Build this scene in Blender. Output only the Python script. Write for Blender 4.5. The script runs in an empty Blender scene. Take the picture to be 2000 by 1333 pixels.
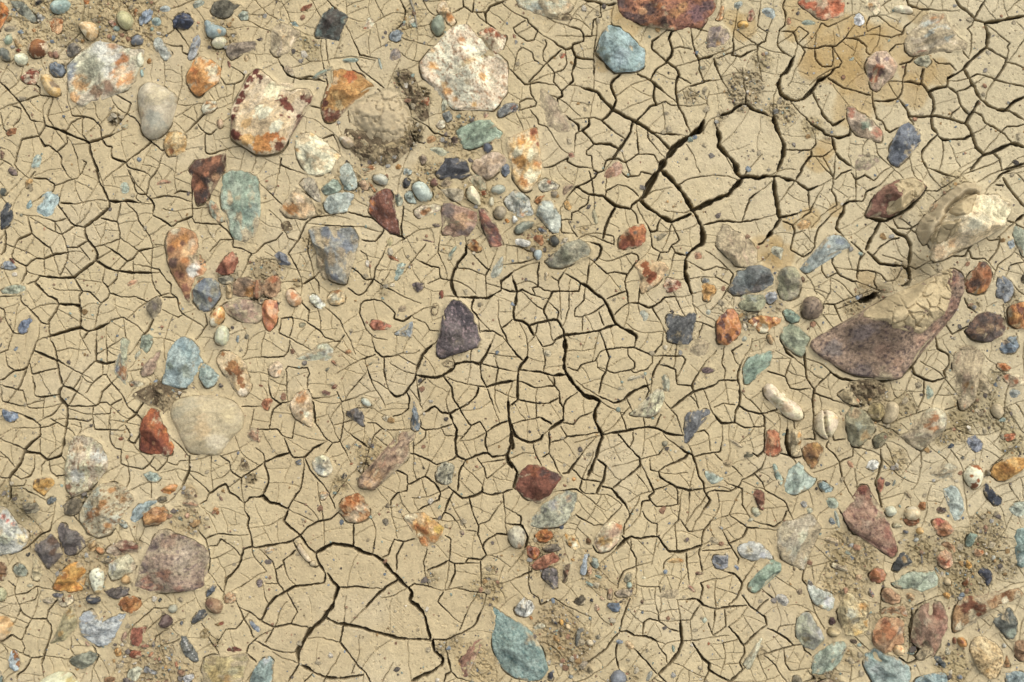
import bpy, math, random
import numpy as np
from mathutils.geometry import delaunay_2d_cdt
from mathutils import Vector

# A patch of dried, cracked mud strewn with stones, seen from straight above.
# One unit of the layout below is one millimetre on the ground; u() turns it into metres.
STONES, CRACKS, DIRT, STAIN, CLODS, MOUNDS, TWIGS = [], [], [], [], [], [], []
OX = OY = 0.0
def T(x, y):
    global OX, OY
    OX, OY = float(x), float(y)
def pts(t):
    return [(OX + float(a.split(',')[0]) / 4, OY + float(a.split(',')[1]) / 4) for a in t.split()]
def s(poly, cols, h, style, label, name='stone', p=(), sp=None, d=0.0, gl=0, sharp=0, hs=None, crust=None, ridge=None, groove=None, br=1.0):
    if style == 'skip': return
    P = []
    for e in p:
        c, xy, r = e.split()
        x, y = xy.split(',')
        P.append((c, OX + float(x) / 4, OY + float(y) / 4, float(r) / 4))
    peak = None
    if hs and ',' in hs[0] and hs[0] != '0,0':
        peak = pts(hs[0])[0]
    STONES.append(dict(poly=pts(poly), cols=cols.split(), h=h, style=style, label=label, name=name, p=P, sp=sp, d=d, gl=gl, sharp=sharp, br=br,
                       peak=peak, crust=[pts(c) for c in crust] if crust else None, ridge=pts(ridge) if ridge else None, groove=pts(groove) if groove else None))
def c(poly, w): CRACKS.append((pts(poly), w / 4.0))
def spot(t):
    xy, r = t.split()
    x, y = xy.split(',')
    return OX + float(x) / 4, OY + float(y) / 4, float(r) / 4
def dirt(t, col, k): DIRT.append(spot(t) + (col, k))
def stain(t, col): STAIN.append(spot(t) + (col,))
def mound(t, z): MOUNDS.append(spot(t) + (float(z) / 4,))
def clod(poly, label, h): CLODS.append((pts(poly), label, h))
def stick(poly, label, w): TWIGS.append((pts(poly), label, w / 4.0))

T(0,0)
s('0,5 40,30 75,80 60,125 10,130 5,250 0,250','cf8433 a8602a',18,'f','orange stone cut by the top left corner of the photo')
s('70,8 180,10 240,80 295,150 280,175 230,170 170,120','8d917c 6f7365',14,'f','long grey green splinter of slate near the top left corner')
s('270,0 330,0 335,25 300,45 275,25','262c3a 15181f',12,'r','tiny navy black pebble at the top edge near the left corner','pebble')
s('385,50 420,5 480,0 540,0 560,40 530,90 470,115 410,105','9fb8aa 8aa79c',24,'r','pale turquoise oval pebble at the top edge right of a slate splinter','pebble')
s('285,115 320,110 365,140 330,175 295,150','b9b4ab 8f8b86',10,'f','small white and grey pebble touching the tip of a slate splinter','pebble')
s('380,170 430,135 490,150 485,240 445,275 400,240','b06a2c c9a070',10,'f','rusty orange flake pointing down below the turquoise oval pebble','flake')
s('605,200 650,165 730,175 770,215 765,280 720,330 680,310 650,265','cfae78 e0cfa4',26,'r','knobbly cream yellow stone lying on the slope above the big pale rock',p=['a9823f 700,290 22'])
s('625,310 655,300 665,330 640,345','b98a3e 8a5d26',8,'r','tiny ochre pebble just below the knobbly cream yellow stone','pebble')
s('210,380 240,330 300,290 370,335 390,385 370,430 290,460 240,445','d8c6a6 cbb48e',24,'r','round stone with a dark brown face and cream rim',p=['7a4518 305,385 72','6a3912 330,400 40','8a5520 285,350 40'],sharp=1)
s('405,410 435,380 470,405 450,460 420,455','97705a 7d5845',8,'r','small reddish brown oval pebble right of the brown faced stone','pebble')
s('110,450 130,420 190,415 230,450 220,490 175,520 130,505','d0cdb8 dedccb',20,'r','round white pebble below the brown faced stone','pebble')
s('0,380 40,370 80,410 90,470 60,482 0,465','6e746a 565c54',20,'r','dark grey green stone on the left edge beside the white pebble')
s('30,350 50,280 90,270 110,310 80,355','8ea488 a4b69a',16,'r','green pebble above the dark grey stone on the left edge','pebble')
s('105,320 125,295 170,330 180,370 140,380','c4ab80 b08f58',9,'f','pale ochre chip between the green pebble and the brown faced stone','chip')
s('115,390 150,377 180,405 145,420','6e3020 8e4c28',8,'f','tiny dark red chip above the white pebble','chip')
s('130,250 165,230 190,255 170,275','7f93a0 95a4a8',6,'f','tiny blue chip left of the rusty orange flake','chip')
s('20,230 60,200 120,205 150,225 110,250 50,255','a08d80 ab9c88',5,'b','flat mauve flake sunk in mud near the top left corner','flake')
s('155,610 200,560 265,525 305,560 305,610 265,665 200,650','9c5036 d9bfa8',16,'f','mottled red and white stone near the upper left edge',p=['7d3420 255,560 34','d9c4b0 220,620 30','d6bda6 285,600 25'])
s('315,590 350,575 420,600 425,640 475,680 475,740 435,765 380,740 335,680','c49f58 d0b47c',24,'r','kidney shaped ochre stone with a dark notch',p=['6b5a48 450,660 32'])
s('380,500 430,480 495,510 510,560 480,600 425,600 390,560','6b7b88 808c94',24,'f','blue grey stone touching the left side of the big pale rock')
s('520,370 575,325 645,370 650,380 570,450 520,440','8d8178 756b64',18,'f','mauve grey stone above the left end of the big pale rock')
s('515,520 610,430 660,390 780,330 960,350 1040,380 1130,400 1110,480 1080,560 1070,640 1020,690 940,715 880,700 800,730 740,800 640,840 560,800 520,720 530,640','ccbfa2 d8cfba',34,'f','big pale rock banded white, grey and orange near the upper left','rock',p=['b9702c 960,460 52','b9702c 920,490 30','d8d4c8 830,390 110','dcd8cc 850,550 60','d8964f 980,600 80','e0c8a0 960,580 40','8d6a4a 750,720 55','85624a 850,680 40','c09050 650,640 70','76828c 550,520 52','7a8690 540,590 35','d9a460 580,770 45','a5a292 720,540 90','b98a58 880,370 35'],hs=['0,0'])
s('1065,430 1110,400 1130,440 1120,510 1090,530 1065,490','dcd8c8 c8bfae',12,'r','small white pebble at the right end of the big pale rock','pebble')
s('1140,480 1170,450 1200,475 1180,505 1150,500','c08c4a a9762f',6,'b','tiny ochre chip sunk in mud right of the white pebble','chip')
s('1090,550 1115,540 1125,600 1100,605','94b3a8 84a69a',6,'r','tiny turquoise chip below the white pebble by the big pale rock','chip')
s('905,140 930,90 970,80 1020,110 1050,165 1035,220 980,240 930,200','a9a574 b7b283',28,'r','olive green egg shaped pebble near the top edge','pebble')
s('1040,100 1055,65 1080,75 1070,115 1050,125','a5713c 8c5526',8,'f','tiny rust chip beside the olive egg shaped pebble','chip')
s('840,170 870,150 905,165 905,200 875,210','d0b9a5 c09a80',8,'f','small white chip with a red end left of the olive pebble','chip',p=['a0502e 898,185 16'])
s('1085,150 1110,95 1170,65 1200,90 1180,150 1130,190 1085,200','7f93a6 97a6b0',12,'f','blue oblong flake right of the olive egg shaped pebble','flake')
s('1180,150 1230,125 1270,160 1255,195 1210,210 1185,185','8ea8a0 a5b5a5',8,'b','flat teal flake beside the blue oblong flake','flake')
s('1235,70 1290,35 1335,65 1320,95 1260,95','c3cdc6 b2bfb8',8,'b','pale bluish white flake near the top edge left of the navy stone','flake')
s('1165,230 1190,205 1205,230 1190,250','8aa79a 789788',5,'r','tiny teal pebble below the flat teal flake','pebble')
s('1350,170 1370,130 1430,95 1490,120 1525,165 1510,210 1420,235 1355,210','26344e 141c2c',24,'f','glossy navy blue stone near the top edge',gl=1,p=['4a5870 1400,150 14','5a6880 1470,160 12','50607c 1440,190 14'])
s('1020,320 1065,265 1115,285 1125,340 1060,360 1025,350','68737d 7a828a',18,'r','slate blue pebble above the big pale rock','pebble')
s('1200,300 1240,285 1290,340 1350,420 1330,460 1290,480 1240,430 1205,380','c0c2b2 adb3a4',12,'f','long pale grey green slab left of a curved grey stone')
s('1460,450 1490,390 1500,310 1545,255 1570,300 1555,410 1500,470 1475,470','b4b8b4 9ea4a6',12,'f','curved pale grey stone above the orange rock')
s('1495,30 1530,0 1590,0 1600,30 1560,55 1510,70','9aa794 b0b8a4',8,'b','pale green flake at the top edge above the navy stone','flake')
s('1640,90 1670,10 1700,0 1780,0 1830,30 1900,40 1830,80 1790,130 1730,145 1680,125','6d675e 5a554e',20,'f','dark grey pointed stone cut by the top edge')
s('1855,120 1890,85 1945,90 1935,155 1880,160','a7b19b 95a08c',10,'f','small pale green stone below the dark grey pointed stone')
s('1590,170 1630,150 1660,190 1720,200 1775,230 1770,275 1680,310 1625,295 1600,240','7d9595 8fa39c',18,'r','teal lumpy stone resting above an ivory pebble',p=['c9a56c 1725,255 16'])
s('1650,330 1690,290 1750,290 1775,320 1755,370 1700,385 1660,365','c9c2a4 d6d0b6',20,'r','smooth ivory pebble below the teal lumpy stone','pebble')
s('1765,370 1810,335 1900,330 2000,320 2000,380 1930,400 1870,440 1810,470 1770,420','97857a 83746c',18,'f','mauve wedge shaped stone right of the ivory pebble')
s('1900,440 1930,425 1955,460 1930,490 1905,480','d1b98c c2a878',6,'b','tiny cream chip below the mauve wedge shaped stone','chip')
s('1770,480 1790,475 1810,530 1790,535','9c6a5c 8a5a4e',4,'b','tiny red sliver right of the orange rock','sliver')
s('1460,600 1480,510 1530,440 1590,440 1680,480 1725,530 1720,600 1715,650 1640,670 1580,740 1545,770 1490,690 1460,650','d29a52 c98a42',32,'f','teardrop orange rock with a white right side','rock',p=['e0d4bc 1670,560 52','d8c4a0 1690,620 40','e0d0b4 1600,460 30','b8692a 1520,560 30','c07a34 1545,660 40','e0b070 1560,500 36'])
s('1570,860 1600,790 1640,780 1695,800 1700,840 1655,880 1600,895','ded8c8 c8b490',14,'f','small white stone with an ochre top below the orange rock',p=['b97d34 1620,800 24','c0a070 1670,830 30'])
s('1075,720 1120,660 1170,640 1250,660 1330,710 1390,745 1385,830 1360,900 1350,960 1290,1050 1200,1100 1130,1070 1100,1010 1110,940 1080,850','aca48a b4a98e',40,'r','big smooth grey beige rock with a rounded lower end','rock',p=['8a6238 1120,905 24','b0a088 1250,760 80','9a9a88 1220,960 80'])
s('1285,1090 1310,1040 1390,1025 1450,1060 1465,1110 1450,1190 1400,1215 1320,1230 1285,1180','c49a55 d3b780',24,'f','ochre six sided stone below the grey beige rock',p=['a0602a 1340,1180 18','d8c490 1380,1080 40','a06a30 1320,1120 16'])
s('40,1040 70,1010 130,1000 120,1050 60,1060','b98356 a46a3e',10,'f','small orange chip on cracked mud at the far left','chip')
s('235,1290 270,1210 310,1200 325,1260 290,1320 250,1325','a0b9ab b4c2b0',6,'b','flat pale turquoise flake in cracked mud at the far left','flake')
s('0,1170 35,1200 20,1240 0,1240','8b6a5c 7a5a4c',8,'f','small purple brown chip on the left edge below an orange chip','chip')
s('940,990 970,968 1005,975 995,1010 955,1012','c5c3a0 c9a872',5,'b','tiny pale yellow green chip in mud left of the grey beige rock','chip')
s('1695,960 1720,925 1750,950 1745,1000 1710,1010','c9ae8c b59470',8,'r','small cream pebble left of the big red stained rock','pebble')
s('650,0 700,0 690,30 665,40','c2803f a9662a',6,'f','tiny orange chip at the top edge above the knobbly cream stone','chip')
s('245,225 275,220 280,255 250,255','cda06a b98a52',4,'b','tiny orange chip left of the rusty flake pointing down','chip')
c('0,640 70,715 150,800 240,940 290,950',12)
c('340,920 350,980 420,1000 510,1035 600,1080 690,1110 700,1190 740,1290 760,1332',20)
c('690,1115 780,1090 880,1050',16)
c('510,1035 522,1110 510,1130 470,1160 440,1185 380,1140 340,1140 310,1085 300,1060',13)
c('340,920 345,1000 300,1060 170,1085 150,1140 120,1250 110,1290 150,1332',12)
c('440,1185 475,1230 470,1280 500,1332',12)
c('980,1270 870,1230 870,1150 830,1140 790,1090',14)
c('980,1270 1100,1180 1180,1110 1130,1070',12)
c('980,1270 1000,1310 1080,1332',10)
c('690,1110 640,1060 640,930 660,910 730,930 780,990 790,1090',10)
c('150,800 300,745 310,690 270,660',10)
c('310,740 410,760 405,800 370,890 370,920 420,1000',9)
c('510,1030 560,960 650,910 560,905 550,870',7)
c('920,750 1020,810 990,890 930,960',9)
c('990,890 1050,920 1090,980 1105,1050 1180,1110',8)
c('1180,1110 1270,1180 1290,1150',8)
c('1400,745 1370,850',6)
c('1480,1010 1580,910 1620,880',9)
c('1600,1040 1605,1190 1640,1205 1760,1170',9)
c('1545,975 1600,1040 1650,1050 1690,1010',8)
c('1730,520 1720,600 1760,660 1830,660 1820,740',6)
c('1870,560 1910,590 1890,630 1830,660',7)
c('1290,280 1350,240 1360,210 1410,270 1450,330',7)
c('1380,360 1420,360 1425,410 1470,430 1500,380',9)
c('100,830 160,850 160,920 100,990',7)
c('0,880 20,1000 50,1030',8)
c('1230,1332 1260,1240',8)
c('640,1332 670,1270 650,1260',8)
c('560,1130 600,1230 605,1270',6)
dirt('300,150 350','ac9a72',.4); dirt('1000,150 350','aa976f',.45); dirt('1750,300 150','8a7a58',.5); dirt('520,330 100','8a7c5c',.4); dirt('880,930 60','6a5d44',.4); dirt('700,230 120','857a5c',.5)
T(500,0)
dirt('1150,620 110','756749',.5); dirt('1250,780 110','7a6b4c',.5); dirt('1180,1050 130','6f6144',.6); dirt('900,1180 180','7c6e50',.6); dirt('1000,960 190','ae9a70',.6); dirt('420,370 120','94855f',.4); dirt('1200,200 200','a8966e',.4); dirt('1600,1100 250','a4916a',.4)
s('740,860 790,780 880,720 1000,690 1120,730 1190,820 1230,930 1220,1040 1150,1110 1050,1160 940,1150 840,1090 760,1010 720,930','bfab84 b09c76',36,'m','raised rounded clod of dried mud right of the rusty capped stone','mud_clod',d=.9)
clod('1130,540 1200,550 1260,640 1290,760 1340,860 1350,940 1290,960 1240,860 1200,740 1120,640','dark crumbs of earth along the right side of the raised mud clod',9)
clod('690,1010 760,1040 830,1100 950,1165 1080,1150 1170,1080 1230,1080 1200,1170 1120,1250 1000,1300 860,1270 750,1190 690,1100','dark crumbly earth along the lower side of the raised mud clod',11)
s('-55,600 -10,535 20,540 95,600 150,640 210,690 270,710 330,690 400,700 440,730 460,760 430,820 380,850 360,900 300,960 290,1000 250,1040 245,1110 220,1150 180,1190 80,1210 0,1195 -60,1145 -120,1130 -190,1080 -195,1010 -165,960 -185,900 -165,810 -125,720','dcc8a2 d2b98c',55,'f','big cream rock with dark red crusts near the upper left','rock',p=['5e2a20 35,605 46','5e2a20 5,570 40','682e22 -35,620 36','6a3022 -75,680 34','642c20 -108,740 34','6a3024 -130,800 32','62281c -150,860 30','62281c -168,920 24','6a3226 -60,640 20','70382a 190,775 30','6e3024 225,805 32','703426 255,840 32','68302a 290,865 22','70382a 375,765 34','6a342a 415,790 34','6a342a 345,915 26','70382c 370,890 18','6e3024 210,910 16','6e3024 268,925 14','6a3022 -165,1055 28','6a3022 -130,1075 28','6a3022 -98,1090 22','c98a3e 40,1130 60','c98a3e 90,1110 50','c07a34 140,1090 46','ba7030 190,1080 40','c08038 100,1160 40','70402a 185,1150 34','d6a860 -40,1110 50','e6dcc6 60,880 60','dcd2be 180,1000 50','e6d8ba 140,720 60','d8b070 -60,980 40'],sharp=1)
s('110,290 130,210 190,175 270,200 345,240 350,290 290,360 240,420 150,450 110,400','d5bd92 dcc9a8',20,'f','cream angular stone half sunk beside crumbly soil near the top',p=['e0d6c0 150,380 30','cfae78 200,280 40'],d=.3)
s('455,285 470,210 520,110 570,70 640,75 720,130 715,170 680,240 650,320 590,290','56605a 4a4642',24,'f','dark green diamond shaped stone near the top edge',p=['564240 560,180 45','4c4440 620,110 40','6f8478 690,160 22','6c8276 490,260 24','74887c 520,130 16'])
s('340,80 370,50 440,25 445,45 400,75 355,90','9c6242 8a5236',5,'f','thin rust splinter at the top edge left of the dark green diamond stone','splinter')
s('250,185 300,165 345,210 310,215','8fa9a0 7d978e',6,'f','tiny teal chip on the top corner of the cream angular stone','chip')
s('170,150 200,140 240,170 195,180','9db0a2 b2b096',3,'b','tiny teal sliver above the cream angular stone','sliver')
s('0,310 40,295 60,308 30,322','6a5a56 58484a',4,'f','tiny dark sliver left of the cream angular stone','sliver')
s('1040,285 1065,235 1105,230 1160,260 1130,310 1090,330 1045,305','8d9a9c 7a878c',10,'f','blue grey angular chip right of the dark green diamond stone','chip')
s('830,220 860,150 900,130 940,190 900,230 850,240','d8d0bc cfb894',4,'b','white patch of quartz barely out of the mud near the top','flake',p=['b06a40 850,225 14'])
s('1035,430 1060,385 1110,370 1140,430 1120,470 1050,480','91807a a08c80',5,'b','flat mauve flake sunk in mud left of the pitted white rock','flake')
s('665,470 700,455 790,450 810,475 770,490 690,495','93aa98 a2b29c',5,'b','flat green sliver above the rusty capped stone','sliver')
s('440,610 480,570 540,550 590,515 610,540 560,560 500,600 460,625','a0b09a 8fa48e',8,'f','pale green splinter left of the rusty capped stone','splinter')
s('215,540 240,510 290,540 300,600 250,580','b7a694 a8927e',8,'f','pale pinkish chip wedged in a crack near the top','chip')
s('945,450 970,455 990,550 970,545','a9b3a2 98a698',4,'b','thin pale green needle of stone in mud left of the pitted white rock','sliver')
s('1365,190 1385,140 1440,110 1475,150 1480,240 1430,290 1390,270 1370,230','87927a 7a866e',22,'r','grey green pebble leaning on the pitted white rock','pebble')
s('1410,90 1425,20 1460,0 1490,10 1510,80 1550,120 1565,180 1520,215 1490,180 1470,120','d0b07c dcc69c',24,'f','narrow cream and ochre stone behind the pitted white rock',p=['b9762e 1520,140 30','e0d2b0 1450,40 26'])
s('1730,260 1790,215 1840,205 1900,260 1960,290 1950,330 1930,400 1880,425 1820,390 1790,330','cbb49c dccbb6',26,'f','red and white mottled stone behind the pitted white rock',p=['a85a30 1830,230 30','a04e2a 1890,280 24','a86038 1940,275 18','b06a44 1800,250 18'],sp='8a4a2a')
s('1265,490 1300,450 1340,390 1400,350 1440,290 1500,230 1580,200 1650,195 1700,240 1720,270 1780,320 1800,380 1770,430 1850,450 1900,435 1960,480 1985,540 1970,640 1960,720 1900,790 1850,860 1780,850 1680,840 1620,855 1550,860 1500,800 1470,740 1440,690 1380,650 1310,610 1290,560','e6dccb d8c6a6',55,'f','big pitted white rock with a crease across it near the top','rock',p=['c98f38 1380,520 40','b87a3c 1600,330 34','d0984a 1500,720 36','d09a50 1560,780 34','c9974e 1770,610 30','c8b68c 1620,520 22','bfa878 1700,470 26','b8a070 1660,500 20','c9a468 1480,660 30','d0ae78 1380,400 24','d0a050 1700,830 30'],sp='a87c54',br=1.08,ridge='1560,580 1640,500 1700,460 1770,440')
s('595,620 610,540 680,545 760,550 830,590 930,670 890,690 830,720 790,760 720,790 700,880 640,945 540,955 510,900 500,830 520,790 560,760 590,700','b98642 c89a54',40,'f','rusty capped stone dark red at its lower left corner',p=['6e3a26 570,890 60','6a3624 540,820 36','7a4a34 650,900 40','74402e 690,885 26','d0b080 610,640 30','b0602a 740,600 40','c8ac74 650,830 34','c9a05c 620,740 40'],sharp=1)
s('1285,800 1320,760 1365,760 1350,830 1310,820','a8623c b98052',8,'f','small rust chip on the rim of the crumbly soil mound','chip')
s('1450,820 1465,775 1500,785 1515,825 1480,860 1455,875','c9c7b6 b5b3a4',12,'f','small pale stone touching the lower left of the pitted white rock')
s('1455,890 1510,865 1535,905 1525,945 1490,960 1465,920','737b74 868a82',12,'f','small grey stone below the pitted white rock')
s('1405,985 1430,935 1480,945 1475,995 1440,1015','dcd2c2 c8b4a0',8,'f','small white chip above the crumbly slope left of the green block','chip')
s('1770,895 1790,870 1820,880 1815,915 1785,925','cba488 d8bca4',7,'f','tiny pink chip just below the pitted white rock','chip')
s('1880,870 1940,820 2000,795 2050,810 2045,850 2000,870 1920,920 1890,915','7d8280 939690',14,'f','slate grey oblong stone beside the pitted white rock',p=['9c6a50 2010,850 26'])
s('1565,1030 1600,995 1700,950 1830,935 1880,1000 1935,1050 1910,1085 1860,1110 1760,1140 1700,1170 1620,1170 1585,1110','8fa488 9caf94',36,'f','green brick shaped block of stone','rock')
s('1770,1130 1800,1110 1850,1140 1845,1180 1800,1210 1780,1180','55606f 465060',14,'r','small slate blue pebble against the green brick shaped block','pebble')
s('1515,1090 1545,1065 1580,1075 1580,1120 1540,1135','6a554e 57443f',9,'f','tiny dark brown chip at the left corner of the green block','chip')
s('1325,1100 1345,1060 1390,1055 1415,1080 1390,1120 1340,1130','c09c6c b58a58',7,'b','tan chip at the foot of the crumbly soil mound','chip')
s('1345,1170 1380,1145 1450,1150 1505,1180 1490,1220 1430,1225 1400,1195','b5b4a4 c2bda8',7,'b','pale grey flake below the crumbly soil mound','flake')
s('1275,1240 1300,1205 1340,1230 1335,1260 1300,1290','8a7468 9a887c',8,'f','small mauve chip below the crumbly soil mound','chip')
s('640,1080 660,1055 720,1070 760,1090 790,1130 760,1160 700,1165 670,1120','b8a68a a08c68',18,'r','mud caked pebble under the edge of the crumbly soil mound','pebble',p=['d8d0c0 665,1080 22'])
s('305,1090 350,1060 430,1035 500,1070 560,1120 600,1160 660,1200 680,1220 620,1260 600,1320 570,1345 480,1380 410,1370 370,1330 320,1250 300,1150','e2d8c0 dcc89c',36,'f','creamy white wedge shaped rock below the red stained rock','rock',p=['c9964a 325,1180 18','d6b478 640,1210 30','d2b070 440,1050 24','e8e0cc 400,1180 60','d0c09a 560,1160 30'])
s('830,1332 820,1310 900,1290 945,1310 930,1332 880,1350','d8cab0 c0925a',10,'f','small white and ochre chip below the crumbly soil mound','chip',p=['a86a38 905,1315 20'])
s('1085,1300 1110,1280 1140,1300 1125,1325 1095,1325','b98a48 a4752f',9,'f','small ochre pebble right of the white and ochre chip','pebble')
stick('1205,-5 1235,80 1260,220','thin dry grey twig lying in mud at the top edge',14)
c('560,0 610,60 625,72',6)
c('1140,30 1165,80 1150,180 1100,230',8)
c('1800,180 1790,110 1830,50 1930,10',14)
c('1800,180 1850,210 1870,230',10)
c('1615,0 1620,50 1690,95 1700,20',9)
c('1620,60 1560,90',7)
c('1690,95 1790,95',7)
c('770,340 800,400 810,430 900,450',9)
c('780,490 820,550 900,610 1000,690',7)
c('870,770 960,820 1050,880 1130,950',9)
c('200,510 240,580 300,610 400,620',14)
c('300,610 290,660 260,690',10)
c('210,530 190,500',7)
c('520,490 540,580 560,660 540,720',10)
c('550,380 560,460',9)
c('310,610 430,600 540,640',9)
c('720,870 730,950 800,1020',8)
c('180,1332 195,1240 190,1290 290,1332',8)
c('1330,980 1390,1040 1460,1060 1510,1070',8)
c('1210,1030 1240,1100 1310,1120',7)
c('520,1085 600,1055 620,1090',9)
c('1310,610 1350,640 1470,760 1560,855 1640,850',8)
c('1290,960 1330,980',5)
c('430,830 500,850',7)
c('950,700 1000,750 1050,785 1150,775',6)
T(1000,0)
s('35,-10 60,60 130,90 230,130 330,130 400,100 460,90 480,40 440,-10','c6c0b0 b8b5a4',18,'f','flat pale grey rock under dark crumbs at the top edge',p=['a3ab9c 200,60 60','c8a070 440,60 30'],d=.25)
s('820,10 815,-25 1590,-25 1600,50 1575,110 1530,140 1490,210 1450,215 1400,195 1320,205 1270,240 1220,235 1150,200 1060,205 980,180 900,140 850,100 830,50','8a5a46 a8704c',46,'f','big purple and rust rock cut by the top edge','rock',p=['5a3a3e 900,110 60','4e3438 1000,150 50','553a40 1080,80 60','5a4044 1180,190 50','8a5060 1450,100 70','c08a54 1250,120 40','c4925a 1330,60 36','5c4248 860,40 40','b4703c 1150,60 40','704854 1540,60 50','c09060 1020,90 26'],sp='3a2a2e')
s('660,420 680,350 690,300 720,240 770,195 830,205 880,235 930,270 990,350 1040,380 1050,450 1035,520 960,560 870,570 800,575 770,540 740,480','8aa8a4 98b6b4',46,'f','large flat topped blue green stone on cracked mud near the top','rock',p=['7a8a78 690,400 26','7a8c7c 740,470 30','76877a 860,560 28','6f8880 790,240 40','a4bec0 860,450 60','9ab4b0 720,320 30'])
s('215,690 250,710 330,770 390,850 420,920 470,970 460,1030 390,1050 300,1020 260,940 230,850 205,760','a08a78 b09c88',4,'b','long flat mauve slab flush with the mud',d=.15)
s('1525,260 1545,215 1630,195 1690,230 1705,300 1670,350 1600,370 1530,380','9a8078 b09a8c',22,'f','small mauve stone right of the big purple and rust rock',p=['b08a54 1610,340 20','7a6068 1600,220 30'])
s('1590,150 1610,140 1640,40 1660,35 1650,140 1630,160','cf8f50 e0b884',8,'f','thin orange sliver right of the big purple and rust rock','sliver')
s('1730,50 1745,5 1810,5 1805,60 1770,70','9aa69c a8b0a0',7,'b','small pale teal chip near the top edge','chip')
s('1840,140 1855,80 1885,60 1900,120 1880,165 1850,165','bda088 a8705a',8,'f','tiny pink chip above a yellow pebble','chip')
s('1760,195 1785,165 1830,160 1855,190 1845,215 1790,225','d0a044 dcb560',14,'r','small yellow ochre pebble with a damp ring of mud near the top','pebble')
s('1945,80 1980,55 2040,60 2065,110 2020,150 1970,115','b4c0b8 a4b2ac',8,'b','pale blue chip near the top edge left of the orange brick red stone','chip')
s('370,435 390,415 425,420 400,455 380,460','a85a3c b87050',5,'f','tiny red chip in cracked mud left of the blue green stone','chip')
s('0,270 20,265 35,305 10,300','b06a50 a07a60',4,'b','tiny red fleck near the top middle','chip')
s('440,1210 460,1185 495,1190 490,1230 450,1245','b88a6c a0705a',6,'f','tiny pink chip in a crack right of the orange pitted rock','chip')
s('765,1332 800,1250 840,1255 870,1300 860,1340 845,1370 790,1390 750,1380','b89070 c8a48a',6,'b','flat pinkish slab flush with the mud')
s('0,830 20,815 45,850 30,880 0,880','6a6a70 7a6a66',8,'f','tiny dark grey chip left of the long mauve slab','chip')
s('-30,1080 0,1075 60,1060 110,1030 150,1000 190,1010 215,1080 210,1140 235,1250 240,1370 220,1400 160,1480 110,1495 70,1490 40,1440 5,1400 -25,1240 -30,1150','dcb878 e4cc9c',40,'f','orange and cream pitted rock standing near the top middle','rock',p=['c98a30 80,1110 40','cc9038 60,1270 60','b87a34 170,1080 36','9a5030 170,1030 28','8f4a2c 205,1130 22','e8dcc0 150,1220 40','e6dcc4 40,1200 36','c07c34 200,1280 30','c4823a 100,1420 40','e4d8be 160,1380 50'])
dirt('1400,750 70','9a8a6a',.6)
dirt('1850,680 190','948464',.6)
dirt('1950,480 110','94845f',.6)
dirt('1640,900 60','82745a',.5)
dirt('1600,970 50','82745a',.5)
clod('265,110 280,60 320,25 360,60 400,95 450,110 480,150 440,165 380,140 330,150 290,135','dark crumbly earth clod lying on a flat pale rock at the top edge',10)
stain('920,190 120','b3945a')
stain('820,90 60','b3945a')
stain('1820,215 110','b8944c')
stain('1720,140 80','b39658')
stain('710,500 70','bfa066')
c('580,0 640,10 700,30 760,40 810,30',18)
c('690,35 690,90 700,130 640,160 620,270',8)
c('1500,940 1480,1000 1430,1040 1350,1090 1280,1140 1240,1200 1190,1260 1150,1332',46)
c('1240,1170 1150,1080 1090,1030 970,950 880,910 800,860 720,790 670,720 640,710 540,680',22)
c('1090,1035 1200,1045 1310,1055',12)
c('940,950 930,1030 880,1110 830,1180 790,1240',20)
c('835,1160 760,1125 640,1125 600,1070 550,1020 600,980 605,935',16)
c('845,580 780,640 775,690 815,780 790,855 740,910 700,940 780,1010',18)
c('700,940 640,920 570,925',8)
c('970,950 1040,880 1080,830 1130,820 1110,760 1115,670 1090,640',14)
c('980,575 1050,610 1110,650 1130,670 1190,720',14)
c('1130,660 1085,620 1130,540 1210,490 1180,455 1100,380 1100,320 1150,280',12)
c('1500,630 1470,560 1460,470 1430,400 1405,270',14)
c('1460,465 1520,450 1570,430',14)
c('1210,475 1250,430 1255,380 1230,300 1250,250 1310,210 1370,195 1430,210 1480,230',18)
c('1210,480 1280,530 1310,580 1280,660 1285,740 1300,830 1340,900 1370,980',14)
c('1310,600 1400,650',8)
c('1500,630 1550,630',16)
c('1400,670 1470,650 1510,640',14)
c('1580,460 1610,560 1640,620',14)
c('1130,820 1200,790 1250,825 1300,825',8)
c('1640,900 1720,870 1760,830 1830,810 1890,860 1950,875 2000,900',20)
c('1600,1000 1625,1080 1620,1140 1680,1210 1730,1260 1770,1332',34)
c('1830,800 1830,760',10)
c('1745,210 1730,290 1735,400 1720,430 1790,440 1870,400',12)
c('1735,400 1660,430 1600,460',8)
c('330,330 370,360 420,385 470,375 480,400 500,440 560,460 640,465 640,580',14)
c('640,460 640,380 655,300',8)
c('470,370 480,345 560,320 560,270 530,230 460,210',12)
c('560,285 620,280',8)
c('500,440 490,500 465,580 480,630 390,710 395,750 355,770 360,830 400,900 450,930 520,980 525,1020',14)
c('380,390 340,430 270,490 200,570 130,640',10)
c('270,490 330,570 325,640 390,720',8)
c('330,570 400,545 430,490 420,430',6)
c('0,560 60,620 100,660 200,645 290,660',8)
c('100,160 10,220 30,260 110,320 170,310 200,240 130,180 120,150 80,130',8)
c('260,310 270,350 245,400 245,470 270,490',6)
c('20,510 45,400 80,370 160,410 170,460 210,490',6)
c('360,770 340,760 270,735',8)
c('550,1020 500,1040 490,1150',8)
c('640,1130 580,1180 580,1210 620,1220 630,1300',7)
c('980,1090 990,1200 890,1270 830,1240 790,1240 740,1250 710,1332',12)
c('990,1205 1110,1210 1150,1280',8)
c('1060,1030 1065,1080 1120,1150',8)
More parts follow.
